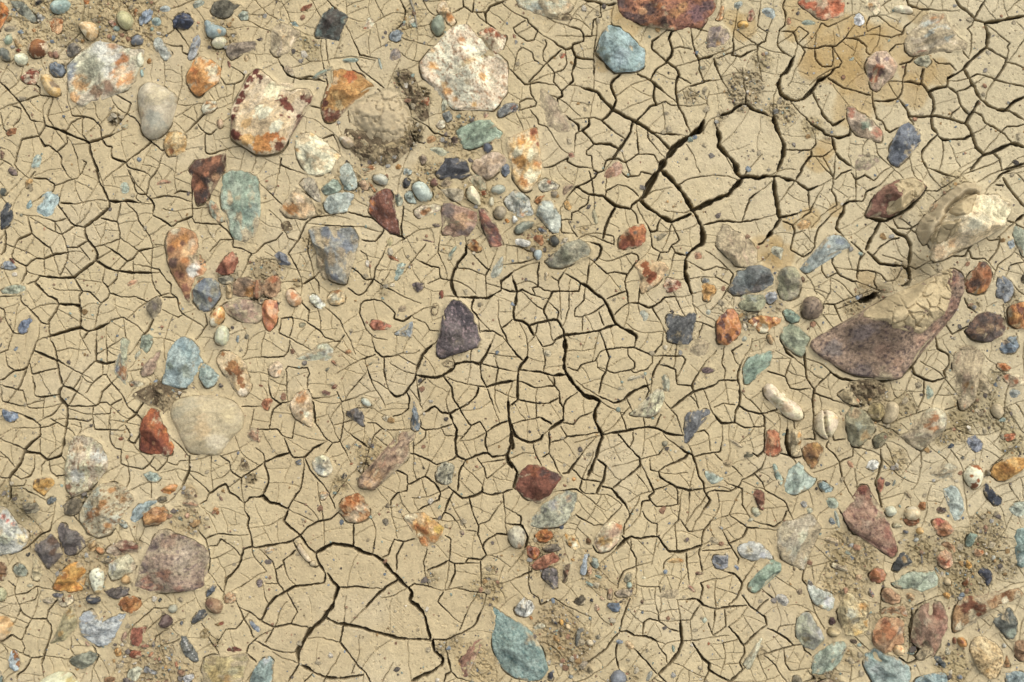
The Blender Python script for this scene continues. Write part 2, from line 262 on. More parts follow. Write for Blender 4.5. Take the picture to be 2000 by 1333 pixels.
c('890,1270 910,1332',8)
c('250,1310 320,1300 440,1230 430,1260 500,1300 590,1310',9)
c('1260,380 1310,365 1410,385',6)
c('140,860 200,930 205,970 270,990 310,1050',6)
c('140,640 150,740 190,800 180,830 60,860 60,800 110,770 160,775',6)
c('1530,150 1480,230',8)
c('1940,70 1920,200 1960,230',6)
c('2000,250 1980,320 1920,350 1920,410',8)
c('1790,260 1830,290 1920,350',6)
T(1500,0)
s('-20,90 0,55 40,80 70,130 30,160','b4c0b8 a4b2ac',6,'b','pale blue chip in mud left of the orange red stone','chip')
s('235,30 250,-15 600,-15 595,90 590,130 500,150 440,160 390,150 350,110 290,70','b86a44 c88a64',16,'f','orange red stone with a white patch cut by the top edge',p=['cdb098 420,50 40','c8a890 470,120 30','b05a38 300,20 40','b86038 530,60 50'],d=.1)
s('245,180 300,150 380,170 370,195 290,200','8fa090 a0a88c',4,'b','flat green flake below the orange red stone at the top edge','flake')
s('665,185 680,115 720,95 755,140 760,180 720,205','dfe0dc c8ceca',10,'f','bright white quartz chip near the top right','chip')
s('760,30 770,-10 880,-10 885,40 880,90 845,125 810,105 770,60','d4c09c dccdb0',12,'f','cream stone with an ochre spot at the top edge right of a white chip',p=['c89040 800,40 24'])
s('975,60 1000,38 1090,40 1135,70 1135,110 1090,105 1040,100 985,90','e0d6c0 d2c4a4',10,'r','cream bar shaped pebble at the top edge on the right','pebble')
s('1075,300 1110,250 1160,200 1200,130 1260,95 1330,90 1390,120 1430,200 1445,260 1510,310 1560,340 1540,390 1420,400 1330,400 1240,410 1170,430 1110,440 1080,400','c3b394 cdbf9f',34,'f','domed mud coated rock striped blue and orange near the top right','rock',p=['b88654 1330,150 60','bb8a58 1280,130 30','b0b8aa 1250,230 60','b0b8ac 1340,240 60','a9b4a8 1400,270 40','8a4a34 1190,420 30','844632 1140,435 20','7e4632 1230,405 16'],d=.3)
s('1130,480 1180,445 1260,430 1275,490 1240,530 1200,520','a3a184 b3ad8e',16,'f','grey green stone tucked under the domed striped rock')
s('760,510 790,450 830,405 890,400 950,410 990,460 1020,510 990,560 970,610 900,640 880,680 850,710 800,680 780,600','c8ac8e d2b89a',26,'f','pinkish rock with a rust and purple face in damp mud',p=['a85c34 850,560 44','6a4450 860,470 32','b06438 820,620 32','5e4048 790,590 26','604248 880,580 24','705060 920,470 22','d0a48c 970,500 30'],d=.1)
s('610,840 650,830 720,870 800,930 870,990 905,1040 880,1110 840,1110 800,1080 720,1070 660,1030 640,960','a89478 b8a48a',22,'f','long mottled stone green and pink pointing down right',p=['a86a50 650,880 34','9aa68a 760,970 40','dcd8c8 800,1010 14','b4785c 860,1030 40','8a9a80 740,1000 20'])
s('940,1240 960,1210 950,1150 990,1080 1020,1010 1060,980 1100,950 1150,990 1195,1050 1190,1100 1150,1140 1120,1130 1120,1190 1070,1260 1010,1310 970,1290','66707c 7b848c',24,'f','dark blue grey ragged stone below the damp ochre mud',p=['a0a49c 1060,1120 12','a0a49c 1020,1170 10','545e6c 1000,1240 40','9aa09a 1090,1060 10'])
s('670,1270 690,1215 760,1205 840,1220 890,1250 840,1310 780,1340 700,1340 670,1320','a3907a b0a088',5,'b','flat mauve grey slab flush with the mud left of the ragged blue stone')
s('620,480 650,450 680,440 670,480','a8b4a4 b8b49c',3,'b','tiny pale green fleck in damp mud','chip')
s('145,190 150,130 175,130 185,180 165,200','c4926a b9835a',4,'b','tiny orange fleck left of the flat green flake','chip')
stain('300,120 200','bf9f5f'); stain('620,350 300','b99347'); stain('720,240 140','b8944c'); stain('500,480 240','ad8a4c'); stain('950,340 180','b08d4b'); stain('1160,560 160','aa8a50'); stain('1150,720 150','b38f4c'); stain('700,780 200','b4924f'); stain('960,720 130','b4924f'); stain('620,600 180','b08c48'); stain('340,520 110','ad8a4c'); stain('190,270 70','b8964f'); stain('460,1160 90','b08c4c'); stain('400,1250 100','b8944f'); stain('1330,580 120','bb9a5c'); stain('1170,120 80','a8946a')
stain('900,560 90','cbb08a'); stain('760,640 90','cbb08a')
dirt('80,860 130','9e8c66',.5); dirt('350,1000 80','a08e66',.4); dirt('470,1060 60','80725a',.3)
c('130,0 120,60 140,120 130,200 90,240 75,350 110,400 150,425',10)
c('205,440 185,490 150,560 105,590 85,660 100,730 150,770 210,790 280,770 350,700 400,630 450,605',26)
c('440,605 490,580 520,540',14)
c('350,720 400,830 440,910 510,980 600,930',14)
c('470,610 530,650 590,690 660,705 740,730 800,745',16)
c('815,720 820,800 840,880 855,930 900,950 920,1000 955,1035 1020,1000',12)
c('830,790 940,790 1020,770 1050,720 1050,640 1070,580 1080,505',14)
c('1030,505 1120,480 1140,450',14)
c('1050,640 1120,640 1200,660 1210,570 1220,540',14)
c('1210,660 1260,720 1300,790 1300,850 1280,910 1290,1000 1330,1050 1270,1110 1210,1180 1200,1230 1240,1310',18)
c('1020,770 1070,830 1100,880 1110,920 1140,970',14)
c('1110,905 1200,915 1280,905 1350,910 1420,925 1490,950 1550,970',15)
c('1260,715 1320,690 1400,675 1410,610 1490,570 1530,540 1580,480 1650,420 1700,375',18)
c('1710,370 1720,280 1695,190',26)
c('1690,180 1780,170 1900,145 2000,125',22)
c('1690,180 1620,150 1560,90 1500,50 1470,0',24)
c('1615,150 1650,80 1700,0',12)
c('1615,150 1590,200 1560,225 1590,270 1590,350',9)
c('1715,375 1790,420 1870,460 1880,400 1870,370 1890,340 1840,300',12)
c('1870,460 1840,540 1775,625',14)
c('1870,490 1930,500 2000,530',8)
c('1570,610 1640,580 1700,590 1790,625 1860,650 1950,665 2000,680',10)
c('1540,550 1570,610 1610,670 1660,770 1720,820 1800,860 1860,860 1920,800 2000,760',24)
c('1860,860 1930,890 2000,940',14)
c('1650,790 1610,860 1570,920 1550,970 1580,1010 1600,1060 1630,1150 1690,1210 1760,1190 1840,1150 1910,1120 2000,1145',24)
c('1600,1050 1550,1080 1440,1090 1370,1095 1330,1060',18)
c('1690,1210 1640,1260 1580,1332',18)
c('1830,1332 1900,1310 2000,1280',14)
c('1760,1195 1810,1240 1830,1332',12)
c('1910,1120 1850,1050 1780,1000 1700,960 1670,900 1610,870',12)
c('1830,1030 1870,990 1950,990 2000,970',8)
c('1410,680 1480,730 1510,830 1570,890',14)
c('1480,715 1540,700 1600,665',10)
c('1430,925 1450,880 1500,840',8)
c('1950,385 2000,310',8)
c('1090,0 1100,40 1180,70 1270,75',14)
c('875,275 960,290 1050,265 1070,210 1110,180',9)
c('875,270 880,200 780,245 770,190 800,130 870,125 910,160',7)
c('400,215 420,180 470,210 540,180',7)
c('110,245 200,250 230,330 270,370 370,380 450,360 540,355 610,290 630,260',11)
c('370,380 370,460 420,520 500,520',10)
c('540,360 505,370 510,460 500,520',7)
c('270,375 290,410 260,470',7)
c('250,330 320,260 240,210 205,250',7)
c('610,295 700,305 770,360 770,410 800,430',11)
c('510,540 560,520 575,490 540,430',8)
c('945,405 1000,350 1040,345',10)
c('1520,400 1570,460',8)
c('1290,460 1330,495 1420,500 1470,550',8)
c('50,910 60,970 90,1050 130,1130 125,1210 80,1332',34)
c('300,930 350,980 430,1020 450,1050 560,1080 640,1050 650,980',20)
c('500,1070 515,1130 530,1190 570,1240 650,1300',20)
c('150,1170 260,1175 330,1170 375,1130 370,1090',10)
c('340,1180 340,1220 300,1260 260,1332',16)
c('340,1220 430,1225 480,1190',10)
c('430,1230 470,1300',7)
c('850,1165 860,1210 890,1240',6)
c('1365,1100 1375,1180 1360,1260',6)
c('1210,540 1200,600 1210,660',12)
c('190,810 250,880 310,930',8)
T(0,333)
s('1470,-10 1500,-60 1560,-80 1700,-110 1770,-130 1755,-30 1740,20 1690,90 1640,120 1650,190 1620,240 1590,265 1545,275 1520,190 1500,110 1495,40','58382f 7e5038',26,'f','dark purple and rust stone touching the upper left of the big green slab',p=['3e3034 1620,80 40','42323a 1600,190 40','b07048 1560,120 36','b0704a 1620,30 30','4a3634 1730,0 30','c09468 1690,60 26','a8704c 1700,-70 36','5a3c38 1550,-50 40','3c2e34 1500,20 20'])
s('1710,220 1730,110 1750,50 1800,0 1870,-10 1960,15 2000,40 2040,160 2050,310 2030,430 1990,530 1920,580 1850,560 1800,490 1780,380 1720,280','93a88e a4b39a',24,'f','big flat green slab with an oval outline on the left side','rock',p=['7e9a84 1900,350 50','84907c 1940,140 30','7f9684 1960,320 40','a2b096 1850,150 60','a8b29a 1880,500 50','b3a890 1860,220 24','82927e 1800,80 30','9aac98 2000,300 40'],d=.12)
s('1610,250 1650,230 1690,260 1720,340 1760,400 1700,405 1660,370 1630,310','9aa288 b09670',12,'f','small green and tan stone wedged against the left of the big green slab',p=['b0805c 1670,290 24'])
s('1285,560 1300,490 1350,450 1420,440 1500,470 1540,530 1560,590 1540,660 1500,720 1560,730 1620,770 1600,830 1540,850 1500,900 1490,960 1500,1040 1450,1000 1410,940 1370,850 1330,760 1300,660','b88858 c89c6c',44,'f','tall rusty rock with white crystals, dark red along its left edge','rock',p=['d8c8b0 1370,470 40','c08038 1370,580 50','c48840 1440,540 40','6a4038 1340,620 34','704440 1370,720 40','7c4c3c 1410,820 40','84503e 1450,920 36','dcd4c8 1530,770 40','e0d8cc 1500,800 30','a86a38 1570,790 20','d0ac78 1470,640 40','b87638 1470,710 24','74443a 1470,990 28','cdb48e 1510,560 30','64403a 1430,570 20'])
s('1680,790 1720,730 1780,660 1810,630 1850,660 1865,710 1830,760 1820,810 1740,825','9c5e44 b87a58',24,'f','red angular stone right of the tall rusty rock',p=['744034 1740,790 30','c49070 1820,690 24'])
s('1500,960 1540,890 1590,840 1660,840 1720,900 1735,960 1700,1030 1640,1090 1600,1110 1540,1070 1510,1020','8a8f84 7c858a',34,'f','grey blue stone at the lower tip of the tall rusty rock',p=['72808c 1590,900 40','a4704c 1650,1010 18','a0a08c 1560,1030 50','9a9080 1680,940 34'])
s('1635,1190 1650,1120 1690,1070 1740,1060 1765,1110 1750,1170 1710,1210 1660,1230','d09a4c dcb474',24,'r','glossy orange and white egg shaped pebble below the grey blue stone','pebble',p=['e4dccc 1665,1190 34','dcd0bc 1720,1085 16','a8642c 1690,1130 14','b8742e 1730,1150 16'],gl=1)
s('1675,1310 1690,1240 1730,1200 1780,1230 1800,1290 1785,1332 1760,1370 1710,1370 1680,1345','b4b598 c4c3a8',24,'r','pale green egg shaped pebble below the orange and white one','pebble')
s('1740,1060 1790,1030 1870,1000 1960,1010 2040,1040 2060,1130 2000,1200 1900,1190 1830,1150 1770,1110','a98c74 b89c84',22,'f','broad pinkish brown stone half buried right of the orange and white pebble',p=['9a8078 1860,1080 40','8a7068 1930,1080 26'],d=.3)
s('1815,900 1850,850 1920,835 2000,850 2060,880 2080,930 2040,990 1960,1000 1880,1000 1820,970','7e6850 94785a',30,'f','brown stone with an ochre corner in the dark gravelly heap on the left',p=['b88440 1960,960 40','6a5a4a 1920,870 40','a06c3a 2000,900 30'])
s('1770,900 1800,890 1820,930 1810,1000 1770,1000','c8b080 b49a6a',10,'f','small tan chip on the left of the dark gravelly heap','chip')
s('1700,840 1760,820 1830,830 1820,880 1760,890 1720,880','84806c 96907a',10,'f','small olive chip above the dark gravelly heap','chip')
s('1130,1050 1190,1010 1245,985 1270,1040 1255,1110 1200,1160 1160,1120','8a7c6c 9a8c7a',18,'f','mauve grey pebble sitting on a crack junction at the left','pebble',p=['776660 1215,1060 30'])
s('140,1240 160,1190 220,1155 265,1160 240,1210 210,1260 175,1280 150,1265','6a7c94 7e8ca0',12,'f','blue splinter on cracked mud at the far left','splinter')
s('5,760 30,710 70,700 110,730 130,765 80,780','8a96a0 9ca6a8',10,'f','blue grey chip near the left edge with a red stone at its tip','chip')
s('70,690 90,685 130,740 110,735','7a4a3c 6a4034',8,'f','tiny dark red sliver on top of the blue grey chip at the left edge','sliver')
s('10,940 50,910 130,890 200,900 215,940 160,965 80,965 20,960','a4ad90 b4ba9e',12,'f','pale green lens shaped chip near the left edge','chip')
s('0,320 40,290 50,250 75,255 85,300 110,325 100,390 60,440 0,465','3a434c 4e565c',22,'f','dark slate hooked stone on the left edge')
s('0,140 40,135 60,175 30,205 0,200','4a5650 3a443e',12,'r','dark green pebble cut by the left edge','pebble')
s('195,290 215,240 245,225 255,280 215,310','9fbcb6 8fb0ae',5,'b','small turquoise chip left of the ragged turquoise flake','chip')
s('270,270 340,240 345,160 380,150 400,180 455,195 455,240 430,310 390,370 310,350 275,320','9cbab8 aec6c0',6,'b','ragged flat turquoise flake in cracked mud at the left')
s('195,80 235,60 260,70 240,120 205,145','c09a5c b48a4a',9,'f','small ochre chip in a crack at the upper left','chip')
s('60,0 80,-30 125,-20 130,40 90,35','8b6a64 7a5c5a',8,'f','small plum chip above an ochre chip near the left edge','chip')
s('930,140 950,95 1000,90 1015,160 980,185 945,170','9fb09a aeb8a0',3,'b','pale green fleck flush with cracked mud at the left','fleck')
s('985,900 1020,860 1080,840 1085,870 1020,910','c08a64 c89a74',3,'b','orange fleck flush with cracked mud at the left','fleck')
s('1220,100 1270,70 1335,85 1340,100 1260,105 1225,120','b98a68 c49a78',3,'b','long pinkish orange fleck in mud left of the purple and rust stone','fleck')
s('145,350 165,330 180,350 170,370','8a8a74 7a7a66',4,'b','tiny olive fleck below the turquoise chip at the left edge','fleck')
s('1905,1310 1925,1270 1945,1290 1935,1320','7c7468 8c8478',6,'f','tiny grey chip below the broad pinkish brown stone','chip')
s('1840,1332 1850,1290 1870,1290 1860,1350','a0aca8 90a0a0',6,'f','tiny pale blue sliver right of the pale green egg','sliver')
c('745,0 770,80 800,140 830,200 850,240',18)
c('850,240 930,245 1000,238 1060,250',20)
c('850,240 850,290 780,350 720,400 660,440 660,500 690,550 730,600 760,660 745,705',22)
c('745,705 680,750 620,800 570,835 480,840 340,830 300,820',16)
c('745,705 800,740 870,775 940,790 1060,800 1175,800',16)
c('660,445 580,430 550,410 500,340 460,290 450,270',9)
c('580,430 480,500 430,480',8)
c('430,480 425,400 380,385',8)
c('425,400 510,380',7)
c('480,500 510,570 530,640 510,730 470,820',10)
c('530,640 410,660 340,690 270,690 200,750 110,700 90,670 110,600 140,540 240,495 230,440 220,390',12)
c('240,490 330,570 390,610 410,660',9)
c('340,690 345,820',8)
c('200,750 200,810 170,870',12)
c('110,600 50,580',7)
c('310,830 270,880 330,940 370,980 440,1010 455,1050 430,1110 380,1180 390,1300',14)
c('270,870 210,890',7)
c('455,1045 540,1050 620,1060 630,1150 625,1225',20)
c('625,1060 615,980 640,950 600,880 570,840',12)
c('640,945 700,950 750,1000 790,1040 840,1000 860,960 830,900 800,870 810,820',9)
c('790,1040 770,1090 750,1180',9)
c('380,1300 430,1285 540,1250 625,1230 690,1260 770,1230 850,1195',20)
c('850,1195 870,1170 960,1150 1030,1190',8)
c('650,1310 690,1260',9)
c('370,1205 320,1190 290,1150 220,1080 160,1020 160,980',10)
c('380,1190 380,1260 390,1300',9)
c('920,790 910,850 880,880',9)
c('860,960 950,990 1060,990 1150,1030',9)
c('1260,980 1200,1000 1150,1030',9)
c('1270,995 1370,990',8)
c('1180,800 1190,870 1210,920 1260,980',9)
c('1180,760 1240,775 1300,860 1335,890 1335,960 1380,1000 1400,1080 1420,1120 1470,1150',9)
c('1175,800 1185,680 1190,590 1160,500 1080,400 1070,340 1020,290',8)
c('1190,605 1080,630 1040,690 990,710 930,660 870,620',11)
c('1040,600 1080,630',7)
c('1040,710 1040,800',7)
c('990,710 920,800',7)
c('790,375 910,405 935,490 930,550',9)
c('740,600 860,565 930,540',7)
c('910,405 945,260',8)
c('1140,190 1200,265 1190,350 1270,390 1340,440 1390,400 1440,385 1500,360 1500,300 1500,100',12)
c('1000,0 1030,80 1070,180 1140,190 1170,70 1230,0',10)
c('1070,180 1060,220 1100,250',7)
c('1345,205 1290,200 1220,215',10)
c('1360,185 1410,160 1490,180',9)
c('1500,300 1590,295',6)
c('1500,375 1520,410 1580,415 1650,420 1720,425 1780,480 1820,540 1820,600 1880,610 1960,650 1925,740',9)
c('1820,545 1720,545 1640,635',7)
c('1960,655 2000,640',7)
c('1200,585 1260,580',6)
c('260,60 350,65 420,110 410,160 330,200 290,225',9)
c('270,10 230,60',9)
c('440,270 460,210',14)
c('470,255 560,260',12)
c('430,120 500,90 600,60 640,10',6)
c('1600,1120 1620,1200 1580,1260 1550,1300',8)
c('1200,1165 1160,1240 1120,1290 1090,1332',12)
c('1350,1130 1390,1150 1420,1130',6)
c('40,470 40,560 30,630 5,660',16)
c('0,1075 30,1090 40,1160 100,1270 170,1280',9)
c('100,1270 80,1332',8)
c('970,1220 985,1310',8)
c('620,600 700,700',6)
c('530,605 600,600 680,555',9)
c('0,985 70,985',7)
dirt('1780,850 120','7c7058',.5)
dirt('1560,690 50','8a7a5a',.4)
T(500,333)
s('335,110 370,70 420,55 470,85 490,160 520,220 510,270 480,250 420,190 380,150','b0a294 c4b6a6',20,'f','white and grey speckled wedge stone beside pale green stones',sp='5a5050')
s('170,310 230,240 280,170 330,135 400,200 440,240 480,300 460,350 380,385 330,370 240,365','c8a878 d4b88c',26,'f','tan rock with an orange hollow left of the speckled wedge stone',p=['c4843c 280,310 50','c88c44 220,320 30','d8c0a0 350,230 40','cfae80 400,310 40'],d=.2)
s('650,40 655,-20 700,-60 740,-50 760,-20 790,70 795,130 760,160 700,130 670,90','a8b4a4 b6beac',20,'f','pale grey green stone at the top of the green cluster')
s('510,150 560,100 600,65 650,80 680,130 640,175 570,190 520,190','a4b49e 94a690',20,'f','green stone in the middle of the pale green cluster')
s('690,160 680,110 720,90 760,130 745,160','a0b4a6 8fa698',14,'f','small bluish green stone between two pale green ones')
s('525,260 560,200 620,180 720,170 770,185 760,230 710,280 720,330 650,335 580,340 540,310','a7b6a8 bcc6b6',26,'f','pale blue green angular stone lowest of the green cluster',p=['7c8c84 590,230 12','c4ccc0 730,200 26'])
s('880,320 900,220 940,170 1000,145 1050,150 1080,220 1100,340 1120,480 1110,510 1050,490 990,440 940,390','6c4038 7e4c40',34,'f','dark red triangular rock with an orange upper left edge','rock',p=['b8763c 905,260 26','a8602e 890,310 24','a0663a 960,170 18'],sp='a08478')
s('865,85 885,85 940,160 920,175','b87e44 a46a34',10,'f','thin orange sliver on top of the dark red triangular rock','sliver')
s('1080,190 1120,185 1150,230 1140,280 1100,285 1085,230','8ea08c a8a890',14,'f','small green stone on the right side of the dark red triangular rock',p=['3a4048 1100,195 14'])
s('1210,130 1250,85 1310,90 1360,140 1385,200 1360,240 1300,255 1250,210','a6b8a8 b6c4b4',26,'r','round pale green pebble with a split left side near the middle top','pebble')
s('1160,190 1185,155 1220,170 1260,260 1200,255 1165,225','a0b2a4 b0beae',14,'f','pale green half moon chip left of the round pale green pebble','chip')
s('1140,90 1170,55 1210,85 1200,125 1160,140','363c42 4a4e54',16,'f','small black stone above the round pale green pebble')
s('905,60 940,20 1000,30 1040,70 1020,125 970,115 925,95','a3a795 b4b5a0',18,'r','grey green oval pebble above the dark red triangular rock','pebble')
s('1150,20 1160,-20 1200,-10 1230,10 1200,40 1160,45','aab4a8 98a69c',8,'f','small pale green chip above the small black stone','chip')
s('800,100 850,70 885,110 870,160 830,155','b49470 c4a884',10,'f','small tan chip left of the thin orange sliver','chip')
s('1400,30 1420,-10 1480,-90 1560,-100 1640,-80 1660,-30 1680,40 1620,65 1540,70 1440,70','3f434b 545860',24,'f','black slate block with a pale broken lower face near the top middle')
s('1680,-20 1700,-80 1760,-100 1830,-140 1880,-140 1950,-110 1960,-60 1900,0 1850,60 1800,80 1720,20','b9a080 c8b296',24,'f','lumpy beige stone right of the black slate block')
s('1655,60 1700,30 1770,50 1800,100 1805,150 1760,160 1700,130','a8a38e b8a48c',18,'f','grey lumpy stone just above the cream oval pebble')
s('1755,165 1790,150 1805,185 1770,200','a8643c 94522e',8,'f','tiny rust chip right of the cream oval pebble','chip')
s('1905,0 1920,-40 1960,-55 1985,-20 1980,30 1940,55','6c7886 7c8894',14,'f','blue grey pebble right of the lumpy beige stone','pebble')
s('1355,90 1400,50 1430,90 1410,130 1370,125','7a5344 684438',10,'r','small brown pebble below the black slate block','pebble')
s('1435,100 1480,65 1540,90 1510,130 1450,130','b5a284 a49274',9,'f','small beige chip below the black slate block','chip')
s('1435,150 1500,140 1620,150 1630,200 1600,250 1550,240 1480,200','ada182 bcb092',20,'f','beige triangular stone left of the cream oval pebble')
s('1640,180 1660,125 1700,120 1750,190 1760,270 1740,285 1690,250 1650,225','d8cba8 e4dabc',26,'r','cream oval pebble standing out in the middle of the gravel','pebble')
s('1815,250 1830,205 1860,215 1860,280 1830,285','ccc2ae dad2c0',10,'r','small white oval pebble right of the cream oval one','pebble')
s('1825,150 1860,115 1930,110 1960,150 1920,190 1850,190','9ba28e a8aa94',14,'r','grey green round pebble left of a speckled white stone','pebble')
s('1855,320 1880,280 1930,275 1965,310 1950,370 1900,390 1860,365','94886c a0947a',20,'r','round olive brown pebble right of the red bar shaped stone','pebble')
s('1935,385 1960,375 1985,400 1965,415','c8883c d49a4e',5,'f','tiny orange chip beside the round olive brown pebble','chip')
s('1235,320 1290,280 1400,260 1450,270 1440,310 1350,350 1270,378 1240,350','cdb89c d8c8b0',16,'f','long white stone with a rusty centre right of the dark red rock',p=['b8783c 1310,330 24','c09058 1350,310 20'])
s('1450,320 1460,260 1520,250 1580,280 1660,290 1730,330 1725,400 1700,460 1650,515 1560,520 1450,500 1500,430 1480,380','a08068 b0907a',30,'f','big pinkish brown rock with purple edges in the middle gravel','rock',p=['74605c 1510,300 50','705a58 1490,350 30','8a6a64 1600,500 34','b8946c 1620,380 60','6e5a58 1680,470 26','a8785c 1680,350 30'])
s('1735,310 1790,290 1820,340 1870,410 1910,500 1935,590 1880,615 1830,600 1810,540 1770,440','7c4844 90584c',28,'f','dark red bar shaped stone slanting beside the pinkish brown rock',p=['c09070 1800,480 26','b88468 1860,600 30','64383a 1850,420 40','6a3c3c 1900,540 30','b07c60 1770,400 20'])
s('1365,420 1420,410 1450,440 1400,455','75645e 85746c',5,'b','small purple chip left of the big pinkish brown rock','chip')
s('1650,600 1660,550 1700,530 1750,580 1780,600 1740,640 1680,625','b07c40 c09458',14,'f','rusty brown lump below the dark red bar shaped stone',p=['7a4522 1700,560 26','80482a 1720,610 18'])
s('1280,545 1300,535 1400,560 1390,570','80605a 927068',4,'b','thin mauve sliver below the big pinkish brown rock','sliver')
s('1500,700 1510,650 1550,590 1585,590 1540,650 1520,700','8fa08a a2ae96',5,'f','thin green sliver by a deep crack near the middle','sliver')
s('1830,800 1870,740 1910,680 1930,660 1935,700 1920,800 1880,840 1840,845','a8ac96 b4b6a0',6,'b','pale grey flake tapering upward near the middle','flake')
s('1080,850 1100,780 1095,740 1140,720 1170,740 1150,800 1120,840 1095,865','96ae9e a8baa8',8,'f','flat green splinter at the centre left','splinter')
s('1005,650 1040,660 1115,700 1120,720 1050,685','9c6844 8a5834',7,'f','thin rusty twig shaped sliver above the green splinter','sliver')
s('1210,890 1260,870 1320,890 1300,930 1265,955 1240,930','6c565a 7c666a',14,'f','small purple three cornered stone at the centre left')
s('890,1210 910,1170 950,1165 1010,1190 1065,1220 1010,1250 920,1245','a0603e b4745a',12,'f','small brick red stone above the pale cracked flat at centre left')
s('1080,1280 1120,1260 1180,1250 1205,1190 1225,1180 1230,1240 1215,1310 1190,1300 1170,1275 1100,1290','8d989a 9ca29c',7,'f','small grey hooked chip right of the brick red stone','chip')
s('415,460 470,450 560,440 680,450 780,450 800,490 820,540 810,620 760,690 740,760 720,880 690,900 600,880 560,840 540,700 480,600 440,520','868a84 949488',42,'f','blue grey wedge shaped rock narrowing downward','rock',p=['717c88 720,600 60','a4906c 600,700 60','747e8a 620,840 40','b09a70 530,560 50','9a8a6c 660,640 36','737d88 540,490 40','9c9076 770,560 30','6f7880 640,520 40'],d=.15)
s('470,640 520,620 560,720 570,850 530,850 480,760','b39c76 a18a68',24,'f','brown slab leaning on the left side of the blue grey wedge rock',d=.3)
s('135,660 170,630 230,650 280,730 260,745 190,740 155,700','626a76 747c86',14,'f','small slate blue stone left of the wedge rock')
s('45,930 60,860 110,820 180,825 200,870 190,930 170,990 110,1000 60,970','a5825e b5946e',30,'f','brown lump with a rusty cap in the dark gravelly heap on the left',p=['a0562e 140,850 34','b07848 110,850 24'])
s('35,1090 60,1020 100,1005 170,1020 180,1100 160,1190 110,1260 85,1240 60,1180','b06e3c c0824e',28,'f','glossy orange brown stone pointing down at the left',p=['884828 70,1090 26','c09a70 130,1100 34','8a4c30 160,1060 20','a85a30 110,1230 24'],gl=1)
s('225,970 250,925 300,930 350,980 360,1030 330,1060 280,1065 240,1020','cfae84 dcc29e',22,'r','cream pebble with an orange stripe left of the white quartz chip','pebble',p=['b87038 310,980 28','c08850 330,1030 20'])
s('410,990 440,965 480,980 530,1030 545,1060 510,1095 470,1070 430,1030','e2dfd4 cfccbe',16,'f','white quartz chip with fine dark lines')
s('555,1010 590,940 650,930 700,960 690,1030 640,1055 580,1050','c6a468 dac494',18,'f','yellow and white lump right of the white quartz chip',p=['e0d6c2 620,1000 34','a87038 640,945 24'])
s('0,860 25,850 40,950 30,1000 0,1010 -30,960','9c6c48 885a3c',18,'r','small rusty brown pebble at the left of the brown lump with a rusty cap','pebble')
s('1425,960 1445,935 1465,945 1468,985 1450,1010 1440,990','7a3c24 6a3020',6,'r','tiny dark red seed like pebble above the purple rock at centre left','pebble')
s('1435,1310 1440,1230 1480,1180 1470,1090 1500,1060 1540,1020 1590,1020 1630,1060 1690,1110 1700,1180 1730,1210 1740,1290 1770,1332 1720,1380 1610,1410 1530,1430 1440,1475 1410,1450 1415,1370','574852 6a5862',46,'f','dark purple angular rock at the centre left','rock',p=['443c4c 1560,1080 60','403a4a 1640,1200 50','7c6870 1540,1250 50','585460 1460,1230 30','6a5a58 1580,1330 60','7a5c58 1450,1420 30','86706e 1700,1330 36'],sp='a08c88')
s('1105,1090 1130,1055 1180,1060 1170,1100 1120,1110','c4b090 b4a07e',5,'b','pale tan chip above the brick red stone at centre left','chip')
s('720,1255 740,1235 765,1255 745,1280','c8ba98 b8a888',4,'b','tiny pale fleck left of the brick red stone','fleck')
s('1020,560 1040,515 1075,530 1070,580 1035,600','b0a878 c0b080',3,'b','yellow green fleck below the dark red triangular rock','fleck')
s('325,1210 350,1185 395,1195 380,1225 345,1240','a09a86 b0a48c',4,'b','flat grey fleck below the cream pebble with an orange stripe','fleck')
s('1865,70 1880,55 1895,70 1880,82','3c3e40 2c2e30',4,'f','tiny black chip in the gravel below the lumpy beige stone','chip')
s('1935,250 1960,200 2010,160 2060,170 2140,230 2150,290 2100,330 2050,350 1980,320','b8b8a6 c8c8ba',22,'f','pale speckled white green stone right of the grey green round pebble',p=['a2ae9e 2060,210 34'],sp='7a8074')
clod('195,430 225,400 260,400 285,440 270,475 220,480','round dry bur like tuft of earth below the tan rock with an orange hollow',12)
clod('1370,1060 1400,1030 1430,1060 1420,1120 1390,1150 1370,1120','dark crumbly earth clod left of the purple rock at centre left',9)
dirt('90,800 140','8a7a5c',.6); dirt('40,1020 120','6c5e48',.5); dirt('330,880 60','877655',.5); dirt('1000,940 60','9a8a68',.4); dirt('440,560 100','a08c64',.5); dirt('1380,100 200','a5916a',.5); dirt('1700,220 160','a28e66',.5); dirt('760,110 180','a5916a',.4); dirt('480,310 60','8f7e5c',.5)
c('1640,590 1640,650 1580,720 1545,790 1525,860 1530,920 1570,990',20)
c('1570,990 1680,995 1720,995 1800,1000 1860,970 1915,940 1915,870 1960,830 2000,800',15)
c('1700,1000 1680,1080 1740,1160',12)
c('1915,920 2000,950',12)
c('1525,860 1440,845 1430,760 1370,755 1280,710',9)
c('1430,845 1340,885',7)
c('1580,765 1660,770 1760,810',6)
c('1820,770 1790,830 1795,890',8)
c('1700,660 1790,760 1830,780',7)
c('720,330 850,360 900,370 960,410 1000,450 990,490 930,555 830,545',11)
c('1000,455 1060,495 1130,515 1160,530',12)
c('1140,510 1130,450 1150,350 1150,280',10)
c('510,360 440,370 390,410 360,480 320,560 280,610 250,660',11)
c('260,660 290,710 320,770',9)
c('320,555 250,530 230,490',7)
c('0,640 60,575 150,545 210,490',8)
c('540,430 640,440 760,440',14)
c('410,550 400,620 420,690',10)
c('740,760 790,790 850,850 920,850 930,770 960,730 1000,640',8)
c('920,850 880,900 860,940 800,980 720,920',10)
c('920,850 1000,910 1080,950',7)
